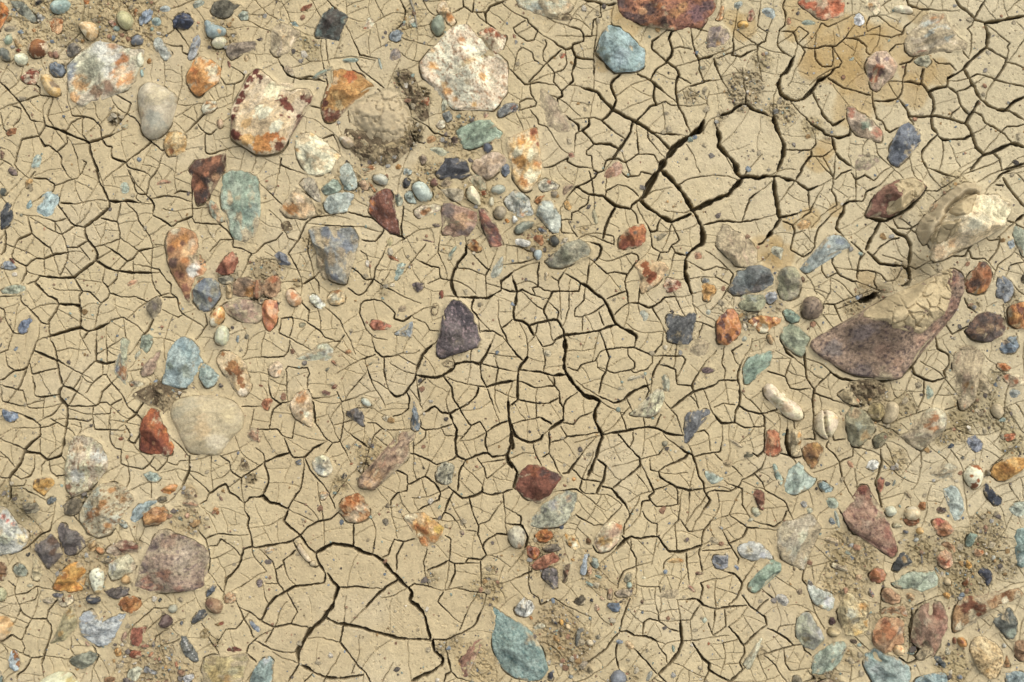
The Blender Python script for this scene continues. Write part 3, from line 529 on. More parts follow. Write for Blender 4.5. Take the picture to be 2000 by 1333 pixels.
c('845,1210 810,1120 815,1050 850,1020 920,1010 980,1020 1040,1070 1085,1120 1080,1160 1150,1180 1210,1140',11)
c('360,1040 410,1090 405,1180',9)
c('450,835 370,890',12)
c('450,840 490,880 490,960',7)
c('200,1160 280,1150 290,1200 260,1310',8)
c('260,1310 180,1270 190,1210',9)
c('400,1190 500,1260 540,1310 610,1332',8)
c('600,1120 660,1180 680,1230',7)
c('690,1290 660,1332',9)
c('1200,740 1260,660 1330,580',6)
c('1430,560 1420,640 1440,690',6)
c('1150,540 1200,510',6)
c('1740,1200 1750,1270',7)
c('1760,1260 1850,1255 1920,1300',11)
c('1920,1240 1950,1300 1960,1332',11)
c('2000,1170 1930,1230',11)
c('1270,1170 1330,1200 1360,1250 1440,1260',8)
c('100,170 160,230',7)
c('820,630 860,660 870,700',6)
c('1440,150 1500,210 1560,250',7)
T(1000,333)
s('200,130 215,75 260,65 330,85 375,120 340,155 280,155 230,170','d6ccbc c4b8a8',14,'f','white speckled stone with an orange spot below the orange pitted rock',p=['a8602e 290,88 16'],sp='6a6058')
s('-25,260 10,180 60,190 110,260 170,300 165,350 110,370 60,370 0,330','c2c4b6 b0b6a8',20,'f','white and pale blue pitted stone in the gravel near the middle top',sp='5a5a54',p=['b07a4c 75,340 20'])
s('0,360 20,350 55,385 30,410 0,420','e4e2dc d2d0ca',12,'r','bright white pebble below the white and pale blue pitted stone','pebble')
s('175,240 200,205 265,190 240,230 200,265','b0703c c4884c',12,'f','small orange chip above the pale leaf shaped slab','chip')
s('185,350 200,290 240,240 300,230 350,290 380,370 385,440 370,490 310,490 260,420 230,380','aeb6a6 bcc2b0',20,'f','pale grey green leaf shaped slab beside the gravel',p=['a0a894 210,340 24'])
s('15,470 30,430 90,395 165,395 180,420 130,460 60,500 30,495','7f8672 8f9682',18,'r','dull green oval pebble left of the leaf shaped slab','pebble',sp='5c6654')
s('200,460 215,445 270,475 275,505 245,500','64707a 727c82',9,'f','small blue grey chip below the dull green oval pebble','chip')
s('290,545 310,515 350,515 375,555 360,585 330,595 300,575','3b403e 4c504c',20,'r','round dark pebble touching the mossy grey stone','pebble')
s('155,530 190,500 240,510 250,570 230,590 200,555','a0683c b88658',12,'f','small rusty brown chip left of the round dark pebble','chip',p=['6e3c28 185,525 16'])
s('20,540 60,530 150,550 145,590 90,600 30,580','cdc4b8 d8d0c6',12,'f','pinkish white chip at the lower edge of the gravel','chip')
s('370,570 400,530 440,520 430,570 390,600','c4b4a4 d0c2b4',10,'f','small pinkish white chip behind the mossy grey stone','chip')
s('165,660 180,620 230,620 240,660 210,710 185,690','9db0ac aab8b2',14,'r','pale blue teardrop pebble left of the mossy grey stone','pebble')
s('255,715 310,670 350,610 420,570 490,545 540,540 590,580 615,620 610,670 540,700 460,740 390,765 300,755','868570 969278',36,'f','mossy grey green stone with a pointed left end','rock',p=['7c6a64 300,690 20','a09a80 480,600 40','76785f 420,660 40'])
s('500,400 520,390 530,408 512,415','4c545a 3c4448',4,'f','tiny black fleck in the mud right of the leaf shaped slab','chip')
s('475,445 490,425 505,440 490,460','7c8890 6a767e',4,'f','tiny blue fleck in the mud right of the leaf shaped slab','chip')
s('250,820 255,790 295,800 280,850 255,870','d0c4a4 c0a878',6,'b','small cream fleck below the mossy grey stone','chip')
s('410,245 440,230 470,290 450,320 415,290','d4b070 c89c54',7,'f','small yellow chip right of the leaf shaped slab','chip')
s('300,190 320,160 360,160 355,205 320,215','9c9078 8c8068',10,'r','small brown grey pebble below the white speckled stone','pebble')
s('385,170 410,110 470,100 490,130 440,170 410,205','a48c70 b49a7c',8,'b','flat brown chip right of the white speckled stone','chip')
s('615,340 640,290 660,330 680,420 650,430','bcb096 aaa088',5,'b','thin pale sliver in cracked mud left of a deep crack','sliver')
s('710,40 760,-40 850,-30 830,40 760,65 720,60','b89070 a87c60',8,'b','pinkish flat chip near the top middle above thin cracks','chip')
s('830,600 840,530 900,460 960,425 1030,420 1050,460 1045,560 1010,590 920,615 850,620','b07040 a45c38',30,'f','rusty orange stone with a dark grey spot',p=['c4804c 1000,460 44','4c4a48 958,485 18','8a4a34 900,590 50','8c5038 990,580 36','cdaa7c 890,490 26'])
s('1125,520 1150,500 1210,475 1215,500 1160,550 1130,560','8f8470 9c9078',4,'b','flat grey mauve fleck right of the rusty orange stone','fleck')
s('960,745 990,710 1030,695 1075,720 1090,755 1140,710 1190,720 1225,770 1190,830 1130,890 1060,940 1010,965 1005,920 1020,850 1000,790','c8a878 d4b888',26,'f','anchor shaped stone with a rust red face and cream edges','rock',p=['a05c2e 1030,735 36','985630 1060,800 36','945030 1110,840 34','92502e 1080,870 28','a05a30 1050,760 26','d0b284 1180,780 36'],sharp=1)
s('1185,900 1210,840 1260,845 1320,870 1330,910 1290,940 1220,960 1195,930','c0a27e d0b898',16,'f','cream and red speckled stone below the anchor shaped stone',p=['8e4a34 1300,880 22','924e38 1240,940 18','904c38 1280,930 14'],sp='94503a')
s('1200,1160 1215,1120 1290,1125 1340,1135 1380,1110 1435,1125 1440,1170 1420,1260 1410,1332 1380,1370 1290,1350 1215,1332 1220,1240','4f5356 5f6364',38,'f','black grey block shaped stone with square corners right of centre','rock',sp='8c8c84')
s('1590,1220 1610,1150 1680,1080 1730,1080 1770,1130 1795,1200 1790,1270 1740,1332 1680,1370 1610,1350','9c6030 b07438',36,'f','glossy rust brown nut shaped stone','rock',p=['5a2f1c 1630,1200 30','5c3220 1650,1130 22','4e2a1c 1680,1310 36','c08440 1740,1180 26','6a3a22 1610,1300 26','5c3420 1760,1270 22'],gl=1,sharp=1)
s('1840,1180 1880,1150 1960,1140 2050,1150 2110,1155 2090,1200 2030,1230 2000,1270 1940,1270 1900,1220','b07a3c c8964e',22,'f','glossy orange and white stone right of the rust brown nut shaped stone',p=['6e4020 1900,1180 24','d8cab0 1960,1245 34','e0d0b4 1900,1205 14','94521f 2020,1160 34'],gl=1,sharp=1)
s('1480,880 1530,880 1590,900 1605,940 1560,980 1540,1025 1500,1020 1480,950','c09048 cc9e58',16,'f','yellow ochre chip with a small grey chip above it','chip')
s('1480,850 1510,830 1550,860 1540,880 1490,878','7e8480 8e928a',8,'f','small grey chip on top of the yellow ochre chip','chip')
s('1420,650 1450,625 1490,650 1480,700 1430,700','b88460 b09070',5,'b','flat orange grey chip in thin cracks right of centre','chip')
s('995,1110 1030,1085 1075,1120 1060,1170 1025,1190 1010,1140','aab2a0 b6b8a0',3,'b','pale green fleck flush with mud left of the black grey block stone','fleck')
s('1510,1105 1530,1080 1560,1100 1545,1135 1520,1130','a9b2a2 b8baa4',4,'b','pale green fleck above the nut shaped stone','fleck')
s('1600,600 1600,500 1640,420 1700,430 1760,480 1840,520 1890,560 1925,620 1920,720 1860,770 1800,745 1740,740 1690,680 1640,640','bda684 c8b290',34,'f','mud dusted beige rock above the dark slate stone pair','rock',p=['ad9578 1780,560 40','c8b090 1850,650 60','b8a088 1680,520 50'],d=.4)
s('1690,950 1720,870 1760,790 1850,750 1950,740 2010,770 2040,830 2045,890 1990,930 1880,950 1790,975 1740,980','6c7270 7e8682',44,'f','dark slate blue green boulder with a mauve underside','rock',p=['74807c 1800,830 60','6a5e5e 1900,930 50','5c5a5e 1980,850 60','675a5a 1790,965 26','8a9690 1950,780 30'])
s('1770,1040 1800,970 1880,965 1960,965 1990,1010 1970,1070 1930,1100 1850,1100 1790,1085','9c9a84 aaa68e',26,'f','grey beige stone just below the dark slate boulder',p=['8c948a 1880,1000 40'])
s('1970,980 2010,950 2060,950 2075,1000 2030,1040 1990,1030','b0b4b4 9ea4a6',18,'f','pale blue white chip right of the grey beige stone','chip')
s('1790,1320 1810,1290 1840,1300 1835,1335 1805,1345','b0b4a0 a2a890',5,'b','tiny pale green fleck right of the nut shaped stone','fleck')
c('1150,0 1110,60 1070,120 1040,200',46)
c('1040,200 1000,225',24)
c('1000,225 1050,280 1110,320 1170,360 1250,400 1330,370 1400,340',26)
c('1170,0 1240,60 1300,130 1360,210 1410,300 1450,370 1480,430 1500,510 1490,570 1440,600 1390,640 1360,690 1355,780 1370,860 1400,960',34)
c('1410,310 1480,280 1560,240 1640,205 1690,190 1740,130 1790,80 1810,50',36)
c('1740,0 1790,50 1860,45 1930,60 2000,40',32)
c('1000,225 940,270 925,300 870,290 800,270 750,230 710,200 640,190 590,180 510,130',20)
c('930,300 970,340 985,410',10)
c('805,295 760,370 730,450 715,530',18)
c('450,190 500,130 590,90 650,50 670,15 640,0',13)
c('670,20 720,0',10)
c('640,190 625,80 600,0',9)
c('735,200 740,160 830,110 900,125 960,170 990,200',8)
c('735,100 740,60',6)
c('605,200 590,260 520,310 470,330 465,385 390,385',9)
c('1500,425 1600,400 1700,395 1790,405 1930,380',11)
c('1800,400 1830,320 1860,220 1910,180',10)
c('1170,370 1140,430 1130,470 1090,480 1060,430',11)
c('1250,400 1235,470',8)
c('1360,665 1280,640 1250,590 1220,635 1160,640 1100,600 1090,540',11)
c('1250,585 1310,545 1280,480',10)
c('1160,640 1140,710',12)
c('1270,645 1260,690',6)
c('640,715 680,670 700,610 680,580 620,565',14)
c('640,715 690,760 740,805 820,795 900,815 880,870 900,950 910,1040',10)
c('740,1005 800,980 890,940',8)
c('900,820 950,740 990,700 980,660 930,645 870,670',9)
c('910,1035 850,1080 800,1125',9)
c('910,1035 990,1040 1060,1070 1100,1070 1160,1030 1200,990 1280,990',13)
c('990,1040 1000,950 1010,870 1000,800',10)
c('1280,990 1320,1085',9)
c('1100,1075 1135,1140',10)
c('530,880 590,910 650,960 710,1000 750,1060 780,1130 810,1200 870,1240 930,1265 975,1295 970,1332',22)
c('810,1210 750,1225 690,1250 620,1265 540,1275 420,1285 360,1310 330,1332',16)
c('410,1300 400,1250 370,1190 350,1165 280,1175 200,1190 150,1210',15)
c('410,1290 415,1332',16)
c('280,1170 245,1090 290,1010 320,950 430,945 520,945 535,880 480,840 420,810',11)
c('245,1090 180,1050 110,980',7)
c('355,1165 360,1100 330,1070',8)
c('445,950 445,1080 420,1160',6)
c('570,950 560,1020 500,1080 490,1140 550,1145 640,1110 720,1050',8)
c('680,1110 720,1210',8)
c('555,1150 548,1250',7)
c('690,1260 715,1332',9)
c('605,740 585,880',10)
c('0,940 40,950 80,930 150,970 180,980',12)
c('10,860 40,950 30,1020 10,1100 20,1170 80,1180 130,1210 165,1290',16)
c('200,1200 180,1290 165,1310',7)
c('180,970 160,920 205,905 200,800 215,720',9)
c('205,905 260,940 320,950',7)
c('405,800 360,870 370,940',9)
c('360,870 310,830',6)
c('0,730 80,720 150,700',7)
c('0,590 60,600 150,640',6)
c('380,350 385,480 440,490',8)
c('470,460 510,520',7)
c('1690,770 1730,810 1700,900 1640,1000',9)
c('1430,740 1500,780 1560,770 1600,750 1690,780',7)
c('1600,790 1590,830 1690,890',7)
c('1360,850 1470,835',6)
c('1930,580 1960,570 2000,520',12)
c('1460,0 1470,20',5)
c('1440,1180 1490,1190 1580,1230',7)
c('1490,1200 1465,1280',8)
c('720,500 790,515 800,580 710,545',8)
c('850,10 900,50 990,40 1010,10 1090,30',9)
c('1310,105 1400,60 1550,40',7)
stain('1990,620 120','a88a50')
dirt('250,550 200','a08c66',.4)
dirt('560,480 60','a4906a',.4)
dirt('1850,1130 120','857a60',.4)
T(1500,333)
s('320,1332 370,1290 480,1250 600,1200 700,1130 800,1080 860,1030 960,970 1080,940 1180,900 1290,830 1400,770 1450,765 1510,800 1535,870 1520,970 1490,1050 1400,1180 1310,1270 1230,1332 1180,1400 1140,1470 1090,1550 1030,1610 960,1640 850,1640 760,1630 680,1610 600,1570 500,1500 400,1450 340,1410 310,1370','85705c 937c66',84,'f','huge purple red boulder half covered by a crust of cracked dry mud','boulder',p=['8f6c5a 1450,1050 60','946e58 1380,1150 50','9a7860 1300,1220 50','6f6468 1500,820 30','8c6450 1440,850 50','7a6260 700,1250 100','76645f 500,1380 80','8a6c60 900,1400 100','6c5650 760,1560 80','987868 1000,1500 50','a08068 1180,1330 50'],sp='4e4244',br=1.25,
 hs=['1'],crust=['700,1145 760,1090 860,1030 960,970 1080,940 1180,905 1290,835 1400,770 1440,775 1430,830 1390,870 1420,920 1430,1000 1380,1080 1360,1130 1270,1180 1230,1240 1180,1290 1110,1260 1070,1220 1010,1215 960,1250 920,1240 870,1180 800,1180 750,1160'])
s('760,340 790,310 850,170 900,120 980,80 1100,60 1190,80 1230,130 1190,200 1120,250 1040,310 960,370 900,360 840,350 790,370','8a5f54 99705f',60,'f','dark red rock capped with mud standing over a dark gap','rock',p=['7c5048 870,240 60','b09080 930,210 16','a88a78 890,270 14','7a4c44 1010,130 40','8a6456 1080,110 40'],crust=['960,110 1060,60 1150,65 1200,90 1220,140 1180,200 1120,250 1040,310 960,350 910,330 960,260 990,220 1040,170 1000,140'])
s('1260,690 1280,640 1290,560 1240,530 1290,450 1380,380 1400,290 1470,250 1520,210 1600,180 1640,200 1720,190 1790,180 1830,230 1890,260 1900,310 1870,380 1840,450 1800,480 1720,480 1660,530 1560,590 1450,640 1380,690 1300,720','dcc79a e0d0a8',70,'f','long cream white boulder with a muddy left side on the far right','boulder',p=['e2d6bc 1700,280 80','e0d2b6 1800,330 70','e4dac6 1560,420 50','cfa876 1420,560 40','d2b488 1330,650 50','dccaa4 1500,540 50','d0c4b0 1640,380 40','a88860 1560,350 16'],br=1.15,crust=['1400,370 1380,330 1470,250 1530,210 1595,180 1610,230 1580,290 1530,340 1470,380 1420,385','1240,530 1290,450 1360,400 1430,400 1450,440 1420,500 1370,560 1310,590 1260,570'])
s('1540,850 1600,790 1640,720 1700,710 1740,760 1755,830 1730,920 1690,960 1620,970 1560,950 1540,900','8a5a3c 9c6a44',44,'f','red brown knobbly rock at the right tip of the huge boulder','rock',p=['c48a3c 1640,950 40','5f4440 1610,890 40','a46438 1700,820 40','5e4642 1680,740 24','b87a3c 1700,930 30'])
s('1790,850 1840,820 1910,880 1925,950 1890,1010 1850,1040 1820,1000 1790,990','838b90 949a9a',24,'f','blue grey faceted stone on the right above the orange rock at the edge',p=['68747e 1850,880 30','6a6e70 1810,1000 24'])
s('1870,1080 1900,1050 1960,1020 2020,1030 2040,1100 2040,1200 2000,1245 1930,1235 1880,1200','a86c38 bc8448',36,'f','orange and dark red rock cut by the right edge','rock',p=['6a3c2c 1960,1090 36','c89048 1910,1140 30','ccaa74 1940,1210 26','64382c 2010,1150 30'],sharp=1)
s('1545,1260 1570,1220 1610,1150 1650,1110 1720,1100 1800,1130 1850,1180 1865,1240 1830,1300 1760,1332 1680,1340 1600,1320','5f4b48 74584e',40,'f','dark purple rock striped with mud on the far right','rock',p=['a88c68 1720,1225 34','a68a64 1640,1250 26','4c3e40 1680,1160 40','4a3a3a 1740,1290 30','a08464 1800,1230 24','6e4a40 1830,1210 24'])
s('1860,1332 1880,1300 1950,1290 1955,1340 1925,1375 1890,1410 1855,1380','7c8e94 8c9c9e',20,'f','blue stone under the orange rock at the right edge')
s('0,1332 -10,1290 20,1280 45,1330 30,1370','c8a878 b89868',12,'r','small tan pebble left of the green stone beside the huge boulder','pebble')
s('0,1180 40,1140 80,1140 90,1180 60,1220 0,1235','c08040 d09a54',18,'f','glossy orange pebble cluster tip beside the teal green stone',p=['8a4a22 30,1190 16','e0d0b0 60,1170 12'],gl=1)
s('90,1270 110,1230 170,1200 240,1210 290,1260 330,1310 300,1370 290,1420 270,1455 220,1440 150,1390 110,1332','8f9878 9aa284',26,'f','dull green stone at the left end of the huge boulder')
s('120,1110 140,1075 190,1090 255,1150 230,1185 180,1195 140,1160','7f9a84 90a890',20,'f','teal green faceted stone beside the round brown pebble')
s('255,1060 280,1000 340,980 400,1000 430,1050 430,1110 390,1160 330,1170 270,1145','71604e 82705c',34,'r','round dark brown pebble beside the teal green stone','pebble',sp='4a3e36')
s('65,840 90,780 150,745 210,760 250,820 265,890 240,980 180,1020 110,1020 85,950','979078 a6a088',38,'f','grey lumpy rock with a rounded top beside a bone shaped blue stone','rock',p=['867e70 180,870 40','8c8a80 120,800 30'])
s('0,960 50,940 75,970 65,1010 20,1045 0,1040','b4b8b8 a4a8a8',16,'f','pale grey chip left of the grey lumpy rock','chip')
s('240,770 290,740 370,660 420,580 460,520 530,505 600,530 650,580 640,600 560,620 500,660 450,690 400,720 350,780 290,805','92a09a a0aca2',16,'f','flat bone shaped blue green slab in cracked mud',p=['8696a0 560,550 30','7f948c 320,770 30','b09a80 470,600 14'])
s('20,620 40,590 110,600 130,620 115,660 110,710 80,690 40,660','b0b098 c0bca0',8,'b','pale hooked chip in damp mud left of the bone shaped slab','chip')
s('215,430 260,380 330,390 350,430 290,465 240,470','c49a5c d0ac74',5,'b','flat ochre chip in damp mud near the right','chip')
s('1870,560 1920,530 1930,600 1890,620','a4b2b4 94a4a8',6,'f','pale blue chip at the right edge beside a grey green slab','chip')
s('1910,480 1930,430 1990,460 2040,480 2040,660 1990,680 1950,600','8f9880 9ca48a',14,'f','grey green slab cut by the right edge')
s('1970,850 2000,790 2040,800 2040,880 1990,890','66604e 565040',14,'f','dark olive chip cut by the right edge','chip')
s('1240,330 1260,260 1330,240 1350,270 1300,330 1260,345','c4a070 b8946a',8,'b','orange tinted mud chip left of the long cream white boulder','chip',d=.3)
mound('1160,810 110','-110'); mound('880,990 80','-80'); mound('1000,380 60','-50')
mound('1330,430 150','90'); mound('1480,170 150','90')
stain('330,360 90','b4924f'); stain('170,410 70','b69656'); stain('540,310 60','b4924f'); stain('120,690 110','b08c4c'); stain('30,720 100','a08044'); stain('770,850 70','93784c'); stain('60,560 60','b4904f')
dirt('1080,800 120','8c7c5c',.3); dirt('800,1020 130','7c6c50',.4); dirt('660,1060 90','8c7c5a',.4); dirt('1900,1000 130','8a7c5e',.5); dirt('1250,380 110','a08c66',.4); dirt('1450,130 120','a29068',.3); dirt('1620,1060 80','9a8a66',.3); dirt('60,1060 90','96876a',.4)
c('0,45 80,45 160,70 215,80',22)
c('215,80 270,0',12)
c('215,80 320,155 390,125',16)
c('320,155 325,270',10)
c('50,60 55,160 75,260 90,350 100,380',30)
c('100,380 60,440 0,520',34)
c('100,365 170,355 230,335',16)
c('270,370 330,330 360,260',9)
c('120,395 200,430 210,490 180,620 220,640 280,675 340,640 370,600 370,540 400,450 450,400 480,365',10)
c('220,490 290,470',6)
c('640,240 600,270 590,330 550,400 540,450 570,490',20)
c('640,240 750,240 770,170 850,130',13)
c('650,560 720,620 740,640 710,720 695,850',12)
c('650,600 560,620 510,680 500,720 540,790 560,820 620,850 690,870',12)
c('540,800 460,840 430,790 420,740',8)
c('880,400 840,480 790,570 770,620',24)
c('780,640 830,680 880,730 950,740 1060,745 1120,780',16)
c('830,660 890,590 960,545 1030,525',10)
c('950,440 1010,490 1080,520 1115,590 1115,740 1130,800 1120,870 1080,890',20)
c('1110,740 1180,770 1240,730',9)
c('1000,400 1020,450 1110,460 1240,370',9)
c('1110,460 1200,520 1270,620',9)
c('1080,510 1130,450 1040,370',6)
c('710,720 760,650',6)
c('700,780 800,785 850,800 830,870 860,920',9)
c('850,800 880,810 930,865 1000,855 1060,770',8)
c('430,1045 520,1050 550,1130 570,1170',10)
c('520,1050 600,1015',8)
c('380,970 370,940',5)
c('490,900 490,950 460,1000',7)
c('520,10 515,70 500,160 530,200 540,270 510,290',9)
c('530,70 580,20 650,0',9)
c('690,60 690,160',12)
c('650,20 690,70 760,40 830,80 860,50',9)
c('460,0 520,60',9)
c('1840,60 1900,160 1960,230 2000,280',18)
c('1800,60 1840,20 1900,0',18)
c('1930,410 2000,350',22)
c('1870,395 1930,410 2000,450',9)
c('1300,720 1400,690 1440,670 1540,670 1570,610 1620,540 1700,490',10)
c('1570,620 1600,690 1690,690 1720,720',9)
c('1720,720 1780,640 1810,570 1810,520',10)
c('1690,510 1730,550 1800,540',7)
c('1530,1000 1570,1070 1620,1110',10)
c('1390,1210 1440,1280 1560,1220',9)
c('1840,1050 1850,1140 1880,1200',10)
c('1780,790 1800,740 1870,690',7)
c('1880,780 1900,740 1990,720',7)
c('1210,160 1320,165 1400,110',9)
c('1300,0 1400,40',16)
c('1560,20 1620,0',10)
c('1780,115 1840,115',12)
c('790,365 860,388 940,388 1040,335 1120,275 1200,190 1228,140',34)
c('730,1020 800,1005 860,965',44)
c('1060,900 1110,890 1135,850 1130,780',30)
s('1180,430 1240,330 1330,230 1440,130 1560,80 1690,110 1710,190 1620,190 1520,230 1410,290 1380,380 1290,450 1250,540 1240,610 1190,580 1160,500','bda984 ad9a74',40,'m','long bank of dried mud heaped against the left side of the long cream white boulder','mud_clod',d=.9)
T(0,666)
s('1270,290 1285,190 1290,120 1330,50 1370,-10 1440,-30 1510,-10 1560,60 1570,110 1600,150 1560,200 1550,250 1520,310 1450,370 1380,375 1300,340 1265,320','92aaa4 a2b6ae',36,'f','large mottled teal blue green slab at the left','rock',p=['a0b29a 1330,200 30','7e9a98 1480,100 50','9cb4b2 1350,280 50','a5b09a 1460,240 40','83a0a2 1420,30 40'])
s('1555,280 1560,210 1585,170 1640,200 1720,270 1715,300 1680,310 1670,350 1610,372 1580,330','8fa69a a0b4a6',22,'f','broken teal fragment touching the right of the mottled teal slab')
s('1690,150 1720,80 1790,70 1860,110 1920,180 1955,290 1955,390 1920,440 1870,440 1850,390 1790,310 1720,230','c2a878 d0b98e',28,'f','long curved tan stone with a rusty band and a cream lower tip','rock',p=['946034 1850,240 44','8a5a30 1880,300 36','a0703c 1810,200 34','e0d0b0 1900,400 34','a8743c 1745,105 20','a27040 1900,350 22'],sharp=1)
s('1095,250 1120,190 1180,140 1230,90 1265,75 1240,150 1225,220 1180,265 1120,285','ab8c7e b89c8c',12,'f','dusky pink flake left of the mottled teal slab','flake')
s('1095,50 1100,10 1110,-40 1160,-60 1200,-30 1190,20 1160,80 1140,100','87947c 99a48c',10,'f','dull green leaf like stone above the dusky pink flake')
s('940,50 935,0 960,-20 1020,-10 1010,40 1000,120 985,180 990,260 980,350 950,320 880,230 910,190 950,160','9a9c8c a8a692',9,'f','long grey splinter with a rusty lower end at the left',p=['96602e 960,230 40','8c5a30 970,290 24','6c7684 915,215 22'])
s('1010,330 1060,305 1120,320 1130,345 1060,365 1025,360','cfc2aa bcae94',10,'f','small white and orange chip above a tuft of dark earth','chip',p=['b0703a 1030,345 16'])
s('1700,345 1715,330 1740,335 1745,360 1720,370','5c5054 4c4448',8,'r','tiny dark plum pebble below the broken teal fragment','pebble')
s('1095,60 1110,90 1060,165 1045,130 1060,100','a8a890 9aa08c',3,'b','faint green fleck left of the dusky pink flake','fleck')
s('95,70 130,40 145,50 125,90','7c8c98 8c9aa2',3,'b','tiny blue fleck near the left edge above cracked mud','fleck')
s('0,30 15,10 10,50 0,60','5a6068 4e545c',5,'b','tiny dark blue fleck on the left edge at mid height','fleck')
s('10,525 60,540 140,570 145,605 95,635 50,630 30,590','70859c 8396aa',16,'f','bright blue faceted stone at the left edge',p=['a8b8c4 110,590 18','54687e 40,560 24'])
s('1095,860 1100,740 1110,640 1140,550 1180,515 1230,530 1270,600 1310,690 1365,820 1360,850 1340,885 1250,892 1150,880','8e4a2c a2562e',44,'f','pointed orange red stone standing beside the large flat tan cobble','rock',p=['c4803c 1340,800 30','c07a38 1300,700 20','b4642e 1160,560 40','76382a 1200,800 60','6e3428 1130,840 36','c89060 1215,800 16','b06834 1200,650 30','884224 1190,590 26','713628 1290,850 40'],hs=['1180,700'])
s('1325,560 1345,480 1440,430 1570,420 1700,425 1830,460 1890,530 1910,610 1890,700 1820,760 1760,830 1730,890 1640,895 1540,890 1470,870 1420,790 1380,690 1340,620','b0a17a baac86',22,'r','large flat tan cobble with rounded corners on the left','cobble',br=.92,p=['a8a080 1400,560 50','c2a878 1600,680 80','c8bc9c 1700,800 80','bcac80 1780,560 60','ada382 1480,480 60'])
s('515,960 525,870 570,740 650,730 740,770 800,800 830,880 850,960 830,1010 760,1060 740,1120 660,1180 560,1220 530,1170 515,1060','bdae92 cabfa6',40,'f','whitish porous rock with a red brown lower left edge','rock',p=['7a4430 540,1140 24','7c4634 560,1200 24','74402e 520,1030 16','d4d0c4 600,1050 60','ccc8bc 780,900 50','ccb48c 620,840 40','d2ccbc 560,900 30'],sp='8a6a48')
s('1120,1040 1170,1015 1230,1035 1265,1070 1220,1110 1170,1105','94a898 a2b2a0',9,'f','small flat green pebble below the pointed orange red stone','pebble')
s('1250,1170 1290,1140 1340,1120 1390,1125 1370,1170 1330,1200 1280,1195','bc7a2c cc8c3c',14,'f','glossy amber chip below the small flat green pebble','chip',p=['6e4018 1350,1185 18','744418 1270,1165 12'],gl=1)
s('250,1150 260,1090 310,1070 380,1060 430,1090 430,1120 360,1170 340,1215 300,1180','c4923c d0a454',18,'f','yellow orange chip with a dark top left of the whitish porous rock','chip',p=['5a4838 300,1085 28','5c4a3a 350,1070 20','644c34 260,1110 14'])
s('365,1250 400,1220 440,1220 445,1245 400,1275 375,1280','5f6a6e 717c7c',10,'f','small dark blue pebble below the yellow orange chip','pebble')
s('485,1290 540,1240 600,1220 640,1245 640,1290 620,1340 560,1370 500,1350','645a50 766a5c',26,'f','dark brown stone wedged below the whitish porous rock')
s('170,1290 220,1260 290,1270 320,1310 280,1350 200,1350','756c58 868068',20,'f','grey brown stone half shaded at the left below the yellow orange chip')
s('620,1332 660,1250 740,1170 790,1115 880,1105 960,1140 1040,1200 1060,1250 1020,1300 960,1350 930,1430 860,1500 760,1540 680,1500 620,1420','b9ab85 c6bb98',54,'f','big rounded grey rock spotted with orange lichen colours at the lower left','rock',p=['b07a3c 830,1260 40','ac7638 780,1320 36','adb39c 780,1180 50','b8c0aa 700,1300 50','ae7c40 880,1160 30','b88a50 960,1230 40','a86c34 720,1370 34','b4b6a0 900,1400 50','b07838 850,1440 30'],sp='8a6238')
s('1420,1190 1460,1140 1520,1150 1530,1210 1500,1240 1450,1230','af8c5c bb9a6a',10,'b','flat brown flake below the glossy amber chip','flake',d=.3)
s('1410,1270 1460,1230 1530,1250 1555,1300 1500,1310 1440,1305','a47c5c b48c6a',8,'b','reddish flake below the flat brown flake','flake',d=.3)
s('1160,1332 1190,1300 1270,1300 1300,1332 1320,1370 1290,1410 1220,1440 1140,1440 1110,1400','a0724a b4895c',18,'f','brown stone beside a blue splinter at the lower left',p=['86543a 1170,1420 26'])
s('1025,1332 1080,1280 1160,1250 1210,1235 1230,1260 1180,1300 1130,1340 1100,1380 1050,1430 1015,1410','a6bab6 96aca6',14,'f','pale blue green splinter beside the big lichen spotted rock','splinter')
s('1225,1250 1250,1225 1300,1220 1305,1240 1260,1265','83786c 746a60',9,'f','small grey chip at the tip of the pale blue green splinter','chip')
s('1920,740 1950,680 2000,680 2030,720 2040,780 2000,790 1950,780','b08a68 c09a78',8,'b','flat pinkish stone right of the large flat tan cobble',d=.2)
s('920,765 940,745 975,760 960,780 930,780','a06848 94583c',4,'b','tiny red fleck left of the pointed orange red stone','fleck')
s('975,910 990,885 1015,905 1000,925 980,925','c08c60 cc9c6c',4,'b','tiny orange fleck below left of the pointed orange red stone','fleck')
s('1845,880 1860,860 1875,875 1860,895','7c8490 6c7480',4,'b','tiny blue fleck below the large flat tan cobble','fleck')
s('1655,1320 1680,1290 1710,1310 1700,1335 1670,1340','c8965c b8844c',5,'b','small orange fleck at the lower left among fine cracks','fleck')
s('1705,1215 1720,1210 1745,1245 1730,1255 1715,1240','8c6a58 9c7864',4,'b','tiny plum fleck at the lower left among fine cracks','fleck')
clod('1030,440 1060,400 1120,400 1160,440 1190,470 1200,420 1190,360 1210,320 1260,330 1280,390 1340,430 1450,400 1455,420 1370,450 1320,500 1290,560 1260,530 1220,505 1170,510 1150,470 1090,445','dark crumbly tuft of earth between the pointed red stone and teal slab',16)
clod('1870,960 1890,900 1920,940 1960,980 1950,1010 1890,1000','small dark crumb of earth below the large flat tan cobble',8)
dirt('1900,980 60','8a7a58',.5); dirt('1960,1080 50','6a5c42',.4); dirt('1280,430 150','887858',.3); dirt('120,1300 200','807658',.3); dirt('620,1240 120','6a6048',.2); dirt('1480,1180 90','9a8258',.5)
stain('60,1180 80','a89a76')
c('290,0 250,100 210,200 160,340 130,385',12)
c('210,200 180,225 110,235 40,290 0,310',12)
c('270,80 340,110 430,150 450,190 465,280 490,350 570,380 600,400',16)
